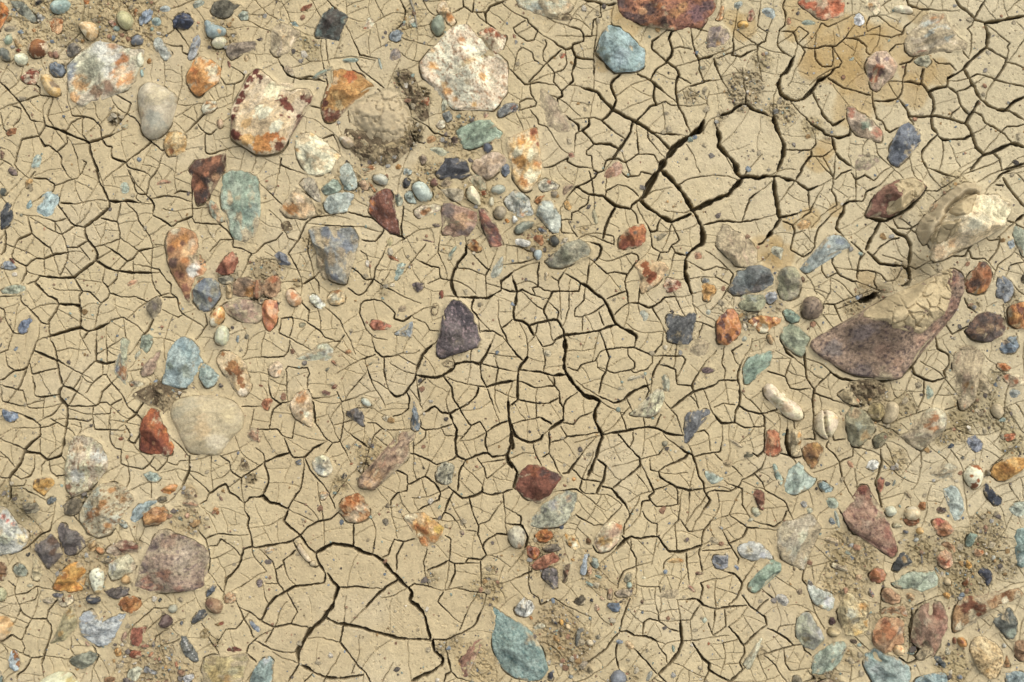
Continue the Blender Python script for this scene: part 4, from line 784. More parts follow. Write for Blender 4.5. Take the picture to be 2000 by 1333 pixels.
c('490,350 460,400 460,440 520,510 525,600 510,690 480,870 470,900 390,925 360,930 300,880 190,870 180,850',22)
c('400,0 430,60 445,150 510,190 575,230 640,260',12)
c('640,260 720,180 740,160',10)
c('640,260 580,370',9)
c('640,280 680,320 720,335 670,410',8)
c('720,335 800,265 830,270 870,330 950,420 990,510 1060,570 1110,620 1100,720 1050,800 1000,780 1020,730 980,660',12)
c('830,0 835,170',9)
c('750,0 750,160 830,180 930,150 940,110',14)
c('800,180 800,265',8)
c('835,60 900,20',6)
c('870,330 800,400 770,490 730,510 530,510',9)
c('600,400 540,500',7)
c('730,510 720,580 740,690 850,695 910,700',10)
c('720,575 860,570 865,500 950,455',8)
c('865,510 830,480 770,490',7)
c('525,610 600,615 680,630 715,610',8)
c('625,640 635,690 620,715',7)
c('860,575 845,690',7)
c('1120,480 1060,570 980,640',11)
c('985,640 900,625',5)
c('515,680 440,640 400,615',11)
c('315,680 380,670 430,645',9)
c('190,590 260,620 310,660 310,740 240,800 190,850 160,950 100,1030 60,1080 80,1170 65,1250',17)
c('310,770 310,870',8)
c('100,1050 160,1085 230,1060 260,1000 265,930',8)
c('0,1070 60,1075',9)
c('90,1140 180,1130 200,1090',7)
c('180,1150 220,1180 280,1205',10)
c('0,870 60,920 110,985',7)
c('95,810 180,845',9)
c('45,130 60,200 110,235',8)
c('0,95 60,70 75,0',7)
c('230,180 250,260 350,235 440,215',10)
c('250,280 265,350 270,425 320,440 400,430 450,425',11)
c('345,445 330,600',7)
c('205,500 230,530 335,525',7)
c('205,500 190,440 180,390 130,385 20,350',8)
c('205,500 150,510 90,490 15,470 10,400',8)
c('460,460 480,490 420,570 340,610',7)
c('380,940 390,1020 440,1060 510,1050',8)
c('360,930 320,980 320,1050',7)
c('480,900 515,950',9)
c('860,700 860,790 900,840 945,850 940,960 1000,985 1110,1005 1170,960 1200,910',9)
c('1170,965 1225,1020 1300,950 1310,895',7)
c('1300,950 1380,975 1400,940 1480,935',5)
c('1480,900 1475,1010 1450,1080 1425,1130',14)
c('1475,1020 1540,1030 1590,1055',6)
c('1645,895 1645,950',6)
c('1720,900 1790,950 1800,1020 1880,1075 1885,1150',9)
c('1880,1075 1960,1020 2000,1000',8)
c('1640,1195 1700,1150 1760,1120 1790,1190 1840,1210 1905,1270 1960,1225 2000,1220',12)
c('1905,1270 1910,1332',12)
c('1500,1060 1600,1150 1630,1190 1610,1250 1560,1275',7)
c('1000,985 1010,1080 990,1140',8)
c('1180,1160 1180,1230',9)
c('1890,515 2000,515',8)
c('1980,540 1960,650',6)
c('1380,800 1430,850 1470,900',10)
T(500,666)
s('290,140 350,110 430,80 500,20 540,10 600,40 610,110 570,155 450,160 340,155','b8b8a2 c2c0ac',8,'b','pale teardrop slab with an eye like pit, flush with mud at the left',p=['a8aa98 545,90 30','8a806a 545,85 12'],d=.15)
s('95,220 120,170 170,155 210,180 210,230 190,280 150,290 115,270','d0b892 dcc8a6',14,'f','cream pebble below the pale teardrop slab at the left','pebble',p=['c9a070 180,250 22'])
s('640,120 670,100 685,105 650,130','a8744c b8845c',4,'b','tiny rust fleck right of the pale teardrop slab','fleck')
s('580,165 600,140 640,190 650,210 610,190','a87a58 98684a',4,'b','small brown fleck below right of the pale teardrop slab','fleck')
s('690,90 720,65 750,80 735,105 700,100','b08454 a0744c',4,'b','small tan fleck right of the pale teardrop slab','fleck')
s('40,495 60,455 110,445 135,465 105,510 90,545 60,530','ac6c44 bc8058',10,'f','small orange red chip left of the tall cream stone','chip')
s('265,480 290,430 330,395 400,375 430,410 440,510 448,600 445,685 410,670 360,640 310,600 275,540','c9ae82 d6c09a',30,'f','tall cream stone with a sharp right edge and orange top','rock',p=['c08448 360,450 36','e0dccc 400,570 24','b8783c 365,560 12','d8c090 410,650 30','c08c58 340,400 26'],hs=['2'])
s('510,400 530,385 585,405 580,430 545,430 515,415','74504a 805c52',10,'f','small dark red rectangular chip right of the tall cream stone','chip')
s('590,360 615,338 640,350 620,375 595,378','8c5844 7c4c3c',7,'f','tiny red brown chip above the dark red rectangular chip','chip')
s('815,460 850,440 895,460 905,500 885,522 850,510 830,490','aab4a0 b8c0ac',10,'r','small pale green pebble left of the thin slate splinter','pebble')
s('705,575 740,535 780,520 820,530 850,590 840,640 845,670 820,660 790,620 740,600','5d565a 6c666a',18,'f','dark grey chip shaped like a fish tail at centre left',p=['6c5a52 760,560 20'])
s('985,605 1010,580 1050,590 1040,625 1020,635','cabf9e b8ab88',6,'f','small cream chip right of the fish tail chip','chip')
s('1215,690 1220,580 1225,480 1235,465 1250,500 1270,570 1285,640 1275,700 1245,712','67747a 77848a',22,'f','thin pointed slate grey splinter standing upright','splinter',p=['55626a 1230,640 20'])
s('810,1130 815,1080 840,1020 890,980 950,930 1020,890 1060,840 1100,790 1120,720 1150,690 1210,690 1245,730 1240,790 1200,810 1190,880 1150,940 1090,980 1040,1030 990,1110 920,1155 850,1150','a98c6c b89c7c',36,'f','long lumpy pinkish brown rock lying diagonally at the centre left','rock',p=['7e6258 1080,830 40','806459 1060,920 40','a08878 1190,740 40','4a4440 830,1060 20','b08a5c 940,1040 60','564c46 900,970 26','b8a088 1130,860 40','c09868 880,1120 34','9c7458 1000,960 30'],sp='6a5448')
s('430,940 470,905 520,890 570,910 570,960 610,1000 590,1050 540,1060 490,1045 450,1010','c5bb9e d0c8ae',18,'f','knobbly pale rock with a tiny dark dot at the lower left middle',p=['b8bcae 500,1000 40','4a4844 537,930 7','d4cebc 480,940 26'])
s('305,945 350,925 355,970 320,970','5f6a74 6f7a82',6,'f','tiny dark blue chip left of the knobbly pale rock','chip')
s('665,1060 690,1030 715,1045 705,1070 680,1080','5c5656 4c4646',7,'f','tiny dark chip left of the long diagonal pinkish rock','chip')
s('1405,1040 1420,980 1470,940 1520,945 1555,980 1540,1040 1530,1110 1490,1130 1430,1100 1405,1080','a09c82 b2ae94',22,'f','grey grainy stone with black streaks on cracked mud at the centre',sp='3a3a34')
s('500,1190 540,1170 575,1190 550,1230 510,1245','c8a470 d8c09c',8,'f','small orange and white chip above the orange crusted stone','chip',p=['e4dcc8 520,1220 16'])
s('655,1300 670,1240 720,1205 800,1185 840,1210 860,1270 890,1300 890,1350 850,1400 780,1420 720,1415 680,1370','b88650 c89c68',28,'f','orange crusted cream stone in the lower left middle','rock',p=['a45c20 720,1230 34','a86024 790,1220 30','9c5820 700,1280 26','d8c4a0 820,1310 40','b06c30 760,1260 30','d4bc94 760,1370 40','a86828 690,1340 24'],sp='8a4c20')
s('1410,1310 1435,1275 1450,1295 1430,1320','8cae94 7a9c84',4,'b','tiny bright green fleck in the lower middle','fleck')
s('1295,985 1305,980 1325,1000 1310,1005','463c34 382f2a',5,'r','tiny black fleck left of the grey grainy stone','fleck')
s('15,345 35,340 70,355 40,365','a87050 98603f',4,'b','tiny red sliver left of the tall cream stone','sliver')
s('530,240 555,205 580,210 560,240','8a8478 7a7468',3,'b','tiny grey fleck below the pale teardrop slab','fleck')
s('725,975 745,945 770,955 750,970','b07850 a06840',3,'b','tiny orange fleck right of the knobbly pale rock','fleck')
s('0,790 0,700 20,720 40,770 30,800','b08464 a07050',7,'b','small pinkish chip at the far left middle right of the flat cobble','chip')
s('1000,1290 1030,1260 1055,1290 1045,1310 1015,1310','8c8068 7c7058',5,'b','small grey chip below the long diagonal pinkish rock','chip')
s('870,185 900,160 915,170 890,195','94907e a49e8a',3,'b','tiny grey fleck above two upright cracks','fleck')
clod('1450,180 1480,150 1520,140 1550,180 1540,215 1500,210','crumbly earth clod below the dark purple rock at the centre left',9)
dirt('650,1130 100','8f7e5a',.4); dirt('900,870 120','9a875f',.3); dirt('850,1000 60','6f6045',.4)
c('1370,40 1340,60 1300,110 1270,180 1250,260 1240,310 1190,370 1150,425 1090,440 1050,400',17)
c('1250,265 1310,280 1390,290 1450,275 1520,230 1560,185 1620,165 1690,165 1750,180 1800,100 1830,40',18)
c('1550,180 1540,140',10)
c('1675,160 1680,70',7)
c('1750,180 1760,290 1800,360',10)
c('1800,365 1850,345 1920,330 2000,315',17)
c('1800,360 1720,355 1610,330',7)
c('1740,370 1720,430 1660,490 1590,530 1510,570 1450,560 1390,510 1310,565',14)
c('1465,280 1530,370 1540,450 1590,530 1630,600 1680,665 1750,630 1800,720 1790,800 1810,860',12)
c('1680,665 1640,720 1600,770',8)
c('1800,715 1900,650 1970,625',13)
c('1810,380 1850,500',8)
c('1970,480 1975,600 1990,680 1995,800 1960,900 1970,950 2000,990',24)
c('1510,570 1540,640 1570,700 1555,780 1560,860 1570,900 1640,935',18)
c('1640,935 1720,900 1810,875 1850,910 1950,895',15)
c('1640,935 1590,1010 1580,1090 1575,1170',12)
c('1840,945 1960,925',9)
c('1730,920 1780,990 1800,1080 1840,1050',8)
c('1560,900 1540,930 1410,970 1340,930 1240,885 1190,880',11)
c('1570,910 1540,930',8)
c('1500,1140 1560,1190 1610,1230 1700,1215 1765,1185 1770,1150',14)
c('1765,1185 1840,1205 1920,1190 2000,1165',11)
c('1665,1230 1690,1332',11)
c('1540,1180 1500,1260 1475,1332',11)
c('1440,1180 1500,1150',8)
c('1400,1120 1440,1190 1430,1240 1340,1285 1260,1330',13)
c('1400,1120 1320,1060 1200,1120 1180,1110 1180,1050 1090,1010',12)
c('1320,1060 1340,1010',6)
c('1185,1115 1175,1175 1110,1190 1050,1250 1055,1320',9)
c('1230,790 1230,880',7)
c('1280,670 1320,700 1440,685 1530,650',8)
c('1325,700 1320,760 1260,805',6)
c('1450,690 1480,740 1560,745',5)
c('1180,410 1200,460 1190,530 1140,575 1070,590',10)
c('1260,350 1280,470',11)
c('1320,295 1270,350',7)
c('1280,490 1300,530',6)
c('910,0 930,80 990,130 1060,120',10)
c('930,110 830,145',9)
c('1000,140 1000,240 1015,315',11)
c('870,220 905,320',11)
c('830,285 740,390',7)
c('1140,130 1250,190',5)
c('720,720 750,690 780,620',0.1)
c('750,740 820,790 875,835',9)
c('870,640 940,645 1000,695 1120,695',8)
c('980,690 920,740 890,820 870,900',7)
c('680,640 655,790 600,795 555,860',10)
c('655,790 690,850 715,900',8)
c('600,795 540,760 490,680 460,640',8)
c('680,640 750,620',7)
c('665,480 630,400',10)
c('665,480 745,455',9)
c('670,480 640,520',6)
c('525,800 450,840 380,910 290,915 250,850 220,760',13)
c('375,915 420,1010 470,1070 520,1120 560,1180 600,1260 620,1310',8)
c('410,380 435,450 500,445',10)
c('445,480 460,640',14)
c('400,370 400,290 415,260 400,210 320,215 250,200 230,225 240,270 240,390',8)
c('190,490 240,480',8)
c('100,370 115,440 190,495 130,540 100,680',11)
c('0,690 60,695 160,690 200,740 280,765 300,650',9)
c('0,840 50,880 70,940',9)
c('60,950 140,915 250,880',17)
c('60,955 90,1040 95,1110 55,1200',14)
c('0,1225 50,1220 100,1260 180,1280 245,1315',26)
c('245,1315 300,1220 350,1150 370,1010',13)
c('300,1250 400,1290 420,1310',6)
c('0,1000 50,960',8)
c('265,0 250,80 215,120 110,130 30,130',8)
c('600,10 660,0',7)
c('1880,180 1890,220 1870,340',8)
c('1990,235 1890,215 1770,180',8)
c('1810,100 2000,125',6)
c('1950,0 2000,60',8)
c('1930,1190 1940,1300',8)
c('1905,400 1970,430',6)
c('650,1160 600,1230',6)
T(1000,666)
s('1215,0 1220,-20 1400,-20 1390,15 1330,40 1260,25','585d62 6a6e74',0,'skip','x')
s('1380,50 1400,10 1450,-20 1530,-10 1560,50 1510,110 1450,130 1400,100','a89678 b4a284',7,'b','flat pinkish grey patch of stone below the black grey block',d=.4)
s('1810,210 1840,140 1900,105 2000,75 2035,80 2040,120 2020,170 1980,220 1900,280 1840,345 1810,330 1812,260','88a088 97ad97',16,'f','large green half moon slab right of centre','rock')
s('1480,225 1520,205 1575,215 1580,240 1520,255 1490,250','6c4c50 7c5a5c',6,'f','small dark plum chip left of the large green half moon slab','chip')
s('240,90 265,60 300,75 315,110 295,130 260,120','d0c4a0 c0b490',7,'b','small cream chip in cracked mud at the centre','chip')
s('890,300 930,270 1000,270 1050,255 1040,280 980,300 910,320','bfb594 cec4a4',6,'b','long pale sliver above the crooked white stone near the centre','sliver')
s('815,380 840,350 880,360 890,380 840,390','b4aa88 a49a7c',4,'b','tiny grey green fleck left of the crooked white stone','fleck')
s('1165,290 1190,255 1220,270 1235,320 1230,390 1200,405 1180,370','b2b094 a4a88e',7,'b','pale grey sliver above the crooked white stone','sliver')
s('925,575 960,545 1040,520 1100,460 1105,400 1130,370 1180,380 1200,440 1180,510 1130,570 1080,595 1010,590','d0c8ac c2b898',18,'f','crooked knobbly white stone near the centre',p=['c4bca4 1150,430 40','bcae88 980,570 40'],sp='5c564c')
s('1340,800 1345,700 1355,590 1380,550 1450,540 1550,535 1550,575 1500,600 1460,650 1430,720 1390,770 1360,808','666a6c 74787a',20,'f','dark grey boot shaped slab standing on cracked mud right of the centre',p=['a4a8a8 1425,600 10'])
s('1165,800 1185,780 1220,785 1215,820 1185,830','8a8272 7a7466',6,'r','small grey pebble left of the tip of the boot shaped slab','pebble')
s('1690,770 1720,770 1780,800 1810,830 1790,840 1740,810','c4b096 b4a08a',5,'b','faint pinkish sliver below the green half moon slab','sliver')
s('1810,900 1830,860 1890,890 1880,910 1820,928','6c6656 5c584a',7,'f','small dark chip at the end of a crack right of the centre','chip')
s('1640,960 1665,930 1730,930 1725,970 1690,995','b8a47c a8946c',6,'b','flat tan chip above the pale blue green triangular chip','chip')
s('1505,1015 1560,1020 1610,1050 1660,1080 1610,1110 1560,1125 1530,1100 1510,1060','9aaa98 aab6a4',8,'f','pale blue green triangular chip in cracked mud right of the centre','chip')
s('15,1150 40,1080 80,1000 130,975 220,965 280,995 340,1020 405,1055 380,1100 330,1150 270,1210 220,1265 180,1270 120,1240 60,1190','6e3c2c 7e4836',44,'f','dark red arrow shaped rock in the lower middle','rock',p=['8a4c2c 180,1010 40','5a3634 330,1050 40','84503c 80,1150 40','4e3030 240,1020 30','7c4a34 200,1200 40','94604c 180,1110 20'],hs=['250,1080'])
s('200,1332 230,1290 300,1240 360,1195 440,1175 510,1190 520,1230 500,1300 470,1370 400,1430 290,1460 200,1460 140,1440 150,1390','a9a698 b6b2a2',32,'f','grey speckled stone below the dark red arrow shaped rock',p=['b89c78 440,1220 24','9a9a94 330,1290 40'],sp='7c7a74')
s('465,1080 480,1060 505,1080 490,1100 470,1095','d09c5c c48c48',5,'b','tiny orange fleck right of the dark red arrow shaped rock','fleck')
s('1885,1200 1900,1165 1950,1165 1980,1200 1970,1260 1970,1332 1940,1310 1915,1250','8a5c44 74493a',16,'f','red brown knob shaped stone pointing down at the lower right of centre')
s('1870,1320 1885,1300 1925,1305 1935,1340 1900,1360 1875,1345','c8c4b0 b8b49e',8,'r','tiny pale pebble left of the knob shaped stone','pebble')
c('415,0 420,80 410,150 410,220 430,265 480,330 530,390 570,430 640,450 690,475',30)
c('690,475 655,540 650,600 660,650 700,720 705,760 670,860 645,940 600,1050',24)
c('690,440 750,465 800,485 860,475 910,430 960,390 1060,350',16)
c('1060,350 1070,390 1040,480',9)
c('900,455 930,530',8)
c('700,740 780,720 880,710 960,690 1060,675 1120,680 1200,720 1270,740 1330,740',18)
c('430,265 330,270',20)
c('330,275 230,245 130,235 60,225',14)
c('0,70 80,150',12)
c('120,130 70,190 50,240 45,330 40,400 45,460 0,500',20)
c('120,130 125,80 115,0',7)
c('60,320 100,330 180,370 330,350 330,280',10)
c('330,350 370,400 375,480 400,520 410,500 430,460 510,405',9)
c('400,520 400,620 340,660 290,700',20)
c('40,460 180,490 290,490 360,450',9)
c('185,490 190,600',8)
c('230,605 310,650',18)
c('0,650 100,620 220,600',7)
c('400,640 480,655 530,600 590,575',9)
c('0,660 20,740 80,780 160,795 220,770 240,740',18)
c('0,760 10,830 0,850',20)
c('165,800 185,890 215,945',8)
c('290,700 295,790 290,880 240,910',9)
c('310,795 400,770 430,755 380,670',9)
c('430,750 500,745 590,735 690,715',12)
c('290,880 330,950 350,995',8)
c('0,960 40,1030 10,1150',16)
c('550,880 500,950 440,1030 400,1040',14)
c('470,1000 550,1080 690,1105',8)
c('550,1080 530,1160 570,1195 660,1200',8)
c('670,930 735,980 710,1100 660,1195',16)
c('710,1140 780,1160 830,1220 880,1270 900,1310',14)
c('790,1150 850,1100 920,1050 1000,980 1000,920 940,860 880,790 830,730',12)
c('1000,930 1080,905 1150,890 1170,860',7)
c('945,715 950,780 920,830',6)
c('1410,890 1360,870 1310,835',12)
c('1410,890 1440,980 1460,1060 1500,1110 1500,1170 1550,1250 1500,1320',14)
c('1430,905 1500,885 1625,870 1640,800',10)
c('1590,890 1640,940',8)
c('1380,880 1350,920 1270,955 1200,980 1145,1025 1160,1070 1220,1110 1290,1145 1390,1170 1500,1155',14)
c('1145,1025 1085,1010 1080,960',9)
c('1060,1070 1110,1180 1070,1220 1080,1245 1020,1260 1010,1310',12)
c('1110,1170 1230,1125',9)
c('1290,1155 1295,1280 1130,1300 1080,1245',8)
c('970,1040 1020,1100',5)
c('1390,1170 1385,1250',7)
c('715,0 740,75 760,130 740,230 710,280 680,410',12)
c('740,70 860,55 960,50 965,0',12)
c('960,55 1090,110 1170,30 1175,0',13)
c('1095,115 1100,170 1060,220 960,250 930,230',7)
c('905,65 910,120 960,170 955,220 800,255 740,230',8)
c('435,210 510,235 540,190 650,155 690,90 730,70',8)
c('660,155 670,210 700,230',6)
c('1160,160 1120,220 1095,290 1090,340',13)
c('1160,190 1230,205 1280,230 1290,340 1400,355 1420,400',9)
c('1460,255 1410,340 1420,400',9)
c('1250,530 1320,470 1420,400 1500,375 1580,350 1630,310 1760,310',12)
c('1400,435 1440,480 1460,530',9)
c('1250,545 1290,590 1305,640',6)
c('1790,190 1765,280 1780,360 1785,450 1775,510 1750,550 1740,640 1640,645 1590,590',14)
c('1775,510 1850,550 1940,570 2000,565',12)
c('1740,640 1820,680 1970,670 1975,600 1955,570',9)
c('1975,680 1980,800 1970,860 1920,905 1880,880',14)
c('1745,500 1660,490 1580,520',6)
c('1965,960 1950,1000 1890,1045 1800,1090 1770,1140 1700,1180 1580,1170 1530,1190 1500,1240',10)
c('1720,1130 1800,1160 1800,1280 1830,1332',9)
c('1725,980 1800,1060',7)
c('1900,1045 1960,1110 1970,1160',7)
c('1165,120 1330,120 1360,150 1320,230',8)
c('1285,60 1280,120',7)
c('1730,110 1720,80 1800,25',8)
c('1660,50 1640,180 1670,240 1660,300',6)
c('1030,605 1035,670',7)
c('1120,670 1165,575',7)
c('860,590 900,700',8)
c('860,590 920,520',6)
c('210,0 240,45 310,30 340,0',9)
c('240,60 260,150 250,235',8)
c('660,0 640,100',4)
c('1430,720 1500,700 1540,740 1550,860',7)
c('400,1170 500,1160 540,1190',9)
T(1500,666)
s('-40,400 -30,350 10,325 60,350 100,410 160,450 230,490 275,550 280,610 240,628 180,615 120,580 80,500 40,470 0,465','d8c6a8 dfd0b4',26,'r','long cream club shaped stone at the right','rock',p=['cdb088 130,520 40'],sp='a89470')
s('360,640 375,580 430,530 480,540 540,570 560,620 540,690 500,750 460,775 410,740 370,700','d4c2a2 dccbae',34,'r','round cream pebble split by a dark groove','pebble',p=['c8a872 520,600 30','5c4a34 438,560 8','5c4a34 436,600 8','5c4a34 436,640 8','5c4a34 444,680 8','5c4a34 456,715 8','5c4a34 472,745 8'],groove='440,540 434,600 436,650 446,700 480,760')
s('130,1190 140,1080 170,1000 230,945 280,990 310,1030 380,1090 340,1150 260,1180 190,1205','a3b6a2 b2c2b0',24,'f','pale sea green triangular stone at the lower right','rock')
s('35,970 55,955 90,1030 125,1090 110,1140 70,1090','94ac98 a0b4a0',10,'f','thin green splinter left of the pale sea green triangular stone','splinter')
s('-10,800 0,700 50,690 90,720 100,800 110,860 60,905 0,900 -30,870','b06c44 be8058',20,'f','orange stone with a dark red lower edge below the cream club shaped stone',p=['7c3820 80,840 26','c49468 20,780 30'])
s('180,710 200,695 260,695 265,760 250,870 220,905 190,900 180,800','b8a67c c4b48c',28,'f','narrow upright stone with an orange right side over a dark gap',p=['c08c40 245,790 24','c4924a 240,740 18'])
s('270,840 310,800 380,785 430,830 430,880 390,930 370,990 345,1010 310,960 280,900','8a6238 a07844',28,'f','dark brown triangular stone pointing down above the sea green one',p=['b48c48 380,820 30','6c4c34 320,900 30','90989a 400,930 16'])
s('605,620 610,560 650,510 720,525 780,570 810,600 800,640 835,690 820,760 770,790 710,835 670,830 630,790 615,700','8d8868 a09a7a',40,'f','big olive grey angular rock below the huge boulder','rock',p=['ac9060 760,740 36','9aa088 700,660 40','a8906a 680,560 40','7c7a60 640,760 40'])
s('550,420 600,375 640,390 690,430 720,470 710,500 650,500 600,470','a0906a b4a47c',20,'f','tan stone just under the huge boulder tilted left',p=['b07c50 705,465 14'])
s('780,530 820,490 880,480 915,510 920,570 870,625 820,610 785,580','8c7c54 a0905f',24,'f','olive brown stone right of the big olive grey angular rock')
s('820,780 840,740 900,710 940,730 930,780 880,830 840,840','86805f 7a7860',20,'f','small dark olive stone touching the right corner of the olive grey rock',p=['b08468 915,750 14'])
s('925,530 930,480 990,470 1030,510 1020,590 980,640 920,650 890,620','a09266 8f8258',18,'r','mud coloured lump right of the olive brown stone',d=.5)
s('1030,740 1100,715 1160,690 1170,620 1190,570 1260,530 1320,520 1380,550 1405,600 1385,660 1360,710 1290,730 1270,780 1210,850 1150,830 1090,790','c4b494 d2c4ac',46,'f','cream rock with two rusty spots and a pointed left arm','rock',p=['a8642c 1290,590 32','ae6e38 1225,640 36','a8987a 1080,760 50','d4ccbc 1350,600 40','b8a884 1180,790 50','bd8450 1270,690 30'],d=.1)
s('1545,790 1570,750 1620,740 1680,800 1670,850 1630,875 1580,840','7c8490 8c94a0',14,'f','blue grey chip right of the cream rock with two rusty spots','chip')
s('1400,840 1430,800 1455,810 1450,840','4e5e6e 405060',6,'f','tiny dark blue chip right of the cream two spotted rock','chip')
s('1500,915 1520,900 1545,915 1535,935','5a6260 6a706c',5,'f','tiny dark green chip below the blue grey chip','chip')
s('1520,1060 1540,1010 1580,965 1650,970 1675,1010 1680,1070 1650,1140 1610,1165 1570,1140','dcd2bc e4dcc8',28,'r','white pebble with dark rust blotches at the right','pebble',p=['8c4c1c 1630,985 20','74401c 1600,1130 24','8e501e 1620,1085 18','a0622c 1570,1050 12','9c5c28 1660,1010 14','8a4a1c 1600,975 14'],sharp=1)
s('1735,1040 1760,990 1830,930 1890,900 1960,900 2010,920 2030,960 1980,1010 1910,1060 1850,1090 1790,1090','c08c3c cf9f50',34,'f','long ochre orange stone cut by the right edge','rock',p=['a8702c 1850,1000 40','d8b068 1900,940 30'])
s('1690,1020 1710,1000 1740,1020 1735,1055 1700,1060','7c7060 6a6054',12,'r','small grey brown pebble at the left end of the ochre orange stone','pebble')
s('1690,1140 1695,1105 1720,1110 1735,1150 1790,1210 1835,1250 1825,1285 1770,1285 1720,1240 1690,1190','2c3848 3a4656',14,'f','navy black jagged splinter below the rust blotched white pebble','splinter')
s('1360,1150 1420,1130 1470,1130 1505,1190 1525,1260 1525,1332 1500,1390 1450,1410 1420,1360 1405,1270 1400,1190','a2b2a4 b2beb0',16,'f','curved pale green slab left of the navy splinter')
s('1250,1050 1300,1020 1360,970 1430,945 1480,980 1490,1020 1440,1070 1350,1090 1320,1060','b0a698 c0b6a4',10,'b','pale grey flake half buried above the curved green slab','flake',d=.2)
s('765,990 790,940 840,920 870,950 865,990 810,1015','dcd8d0 e6e2da',12,'f','bright white chip in the mud below the olive grey rock','chip',p=['b8b4b0 820,950 10'])
s('615,950 640,930 680,980 660,1000 630,985','c09470 b08460',4,'b','small orange fleck left of the bright white chip','fleck')
s('390,1110 420,1090 470,1120 510,1150 500,1185 440,1190 410,1160','86a09c 96ada6',14,'f','small teal stone right of the sea green triangular stone')
s('365,1155 380,1140 395,1155 380,1172','242c3c 1c222e',7,'r','tiny black pebble between two pale green stones at the lower right','pebble')
s('440,1240 480,1215 540,1230 560,1290 530,1320 480,1310','a4b39a b2bda4',10,'b','pale green round chip left of the red triangular boulder','chip')
s('850,1090 880,1060 915,1075 905,1150 880,1195 855,1150','b0765a a06448',12,'f','small brick orange chip above the red triangular boulder','chip',p=['4c4448 895,1078 14'])
s('1240,360 1255,340 1300,400 1290,440 1240,465','98a890 a4b098',4,'b','pale green fleck in mud right of the huge boulder','fleck')
s('1790,210 1800,175 1860,175 1910,215 1870,235 1820,230','b87038 c88850',10,'f','orange chip near the right edge above a white and rust stone','chip',p=['8a4a24 1890,215 14'])
s('1820,270 1870,260 1960,265 2030,280 2030,340 1960,350 1900,365 1860,320','d4c2a8 c8ac88',16,'f','white and rust striped stone cut by the right edge',p=['a0582c 1860,280 22','a86438 1930,320 16'])
s('1880,400 1900,375 1960,375 1985,410 1950,450 1900,450','96a09a a6aca0',8,'b','flat grey blue flake near the right edge below the white and rust stone','flake')
s('1805,60 1820,10 1860,-10 1950,0 1960,50 1920,95 1840,100','6f8494 8094a0',20,'f','slate blue stone near the right edge below the dark purple striped rock',p=['a08c74 1850,15 16'])
s('1840,750 1870,720 1940,725 1935,760 1880,790 1860,775','b8744c a8643c',8,'f','small red orange chip near the right edge at lower right','chip')
s('1490,520 1500,400 1480,280 1440,160 1450,90 1530,50 1600,60 1680,90 1690,150 1650,240 1610,320 1620,430 1580,510 1530,545','b09470 c2a888',34,'f','long vertical rock mottled pink and ochre on the right','rock',p=['c8a078 1640,130 40','a8a098 1620,230 34','a87a5c 1600,280 24','c4b49c 1550,440 40','b07c50 1520,510 26','8a765a 1460,180 50','b4884c 1550,350 34','82705a 1490,320 40'],d=.35)
s('1660,400 1620,330 1660,250 1710,270 1750,380 1720,420','8a8060 9c906e',16,'f','grey brown mud caked stone right of the long vertical mottled rock',d=.4)
s('1740,560 1750,500 1800,480 1840,520 1845,580 1800,620','a49870 b0a47c',14,'r','mud coloured round stone at the right below the vertical mottled rock',d=.4)
s('570,1340 610,1290 690,1215 730,1200 700,1150 720,1130 770,1130 800,1200 850,1280 900,1350 950,1430 980,1530 1010,1640 990,1690 960,1690 900,1640 800,1560 770,1525 700,1510 640,1470 600,1400','98705f a88474',34,'f','long red triangular boulder pointing down at the lower right','rock',p=['8a4a38 745,1160 30','a87860 790,1220 30','b09484 700,1270 40','b89c8c 760,1420 50','8c5c4c 950,1500 50','8c5444 985,1640 40','86644e 850,1580 50','a4806e 840,1360 50'],sp='6c4c48')
s('970,1130 985,1090 1000,1080 1000,1110 980,1145','a8b0a0 98a494',3,'b','tiny green fleck right of the brick orange chip','fleck')
s('1065,1180 1080,1170 1125,1220 1115,1245 1080,1210','8c7c60 7c6c54',5,'b','tiny brown fleck above the cream pebbles at the lower right','fleck')
s('1165,1290 1190,1255 1235,1260 1230,1310 1200,1332 1175,1320','a87040 b8844e',12,'f','small orange brown stone left of the curved green slab')
s('910,1332 920,1300 970,1280 1010,1320 1000,1360 950,1380 920,1360','bcc0a0 ccceb0',18,'r','pale yellow green round pebble beside the red triangular boulder','pebble')
s('1080,1332 1090,1300 1140,1285 1190,1320 1180,1360 1120,1380 1085,1365','c8bc9c d4c8aa',16,'r','cream round pebble right of the pale yellow green one','pebble')
s('1310,1320 1330,1295 1390,1300 1400,1332 1340,1350','4c4444 6a5248',7,'f','small black and brown chip left of the curved green slab','chip')
s('295,1320 310,1300 350,1310 360,1345 320,1370 295,1350','b8b8a4 c4c0a8',8,'b','small pale chip below the pale green round chip','chip')
s('1880,1310 1920,1270 2000,1255 2040,1260 2040,1370 1980,1390 1900,1350','a8b29c b6bea8',12,'f','pale green slab cut by the right edge at the lower right')
s('1480,60 1500,40 1560,30 1650,55 1600,80 1500,80','a08468 8f7458',8,'b','reddish mud streaked chip above the long vertical mottled rock','chip',d=.4)
s('975,1000 990,980 1030,990 1020,1015','6c6050 5c5244',5,'f','tiny dark brown fleck right of the bright white chip','fleck')
s('0,200 -20,110 -5,80 20,75 40,110 35,180 15,205','88a292 98ae9c',0,'skip','x')
s('-40,30 -30,-30 20,-60 60,-40 50,40 20,70 -20,70','c8a060 b88440',0,'skip','x')
clod('620,330 700,320 800,310 900,325 920,400 900,470 850,480 780,470 720,450 650,400','crumbly dark earth spilling from under the lower edge of the huge boulder',10)
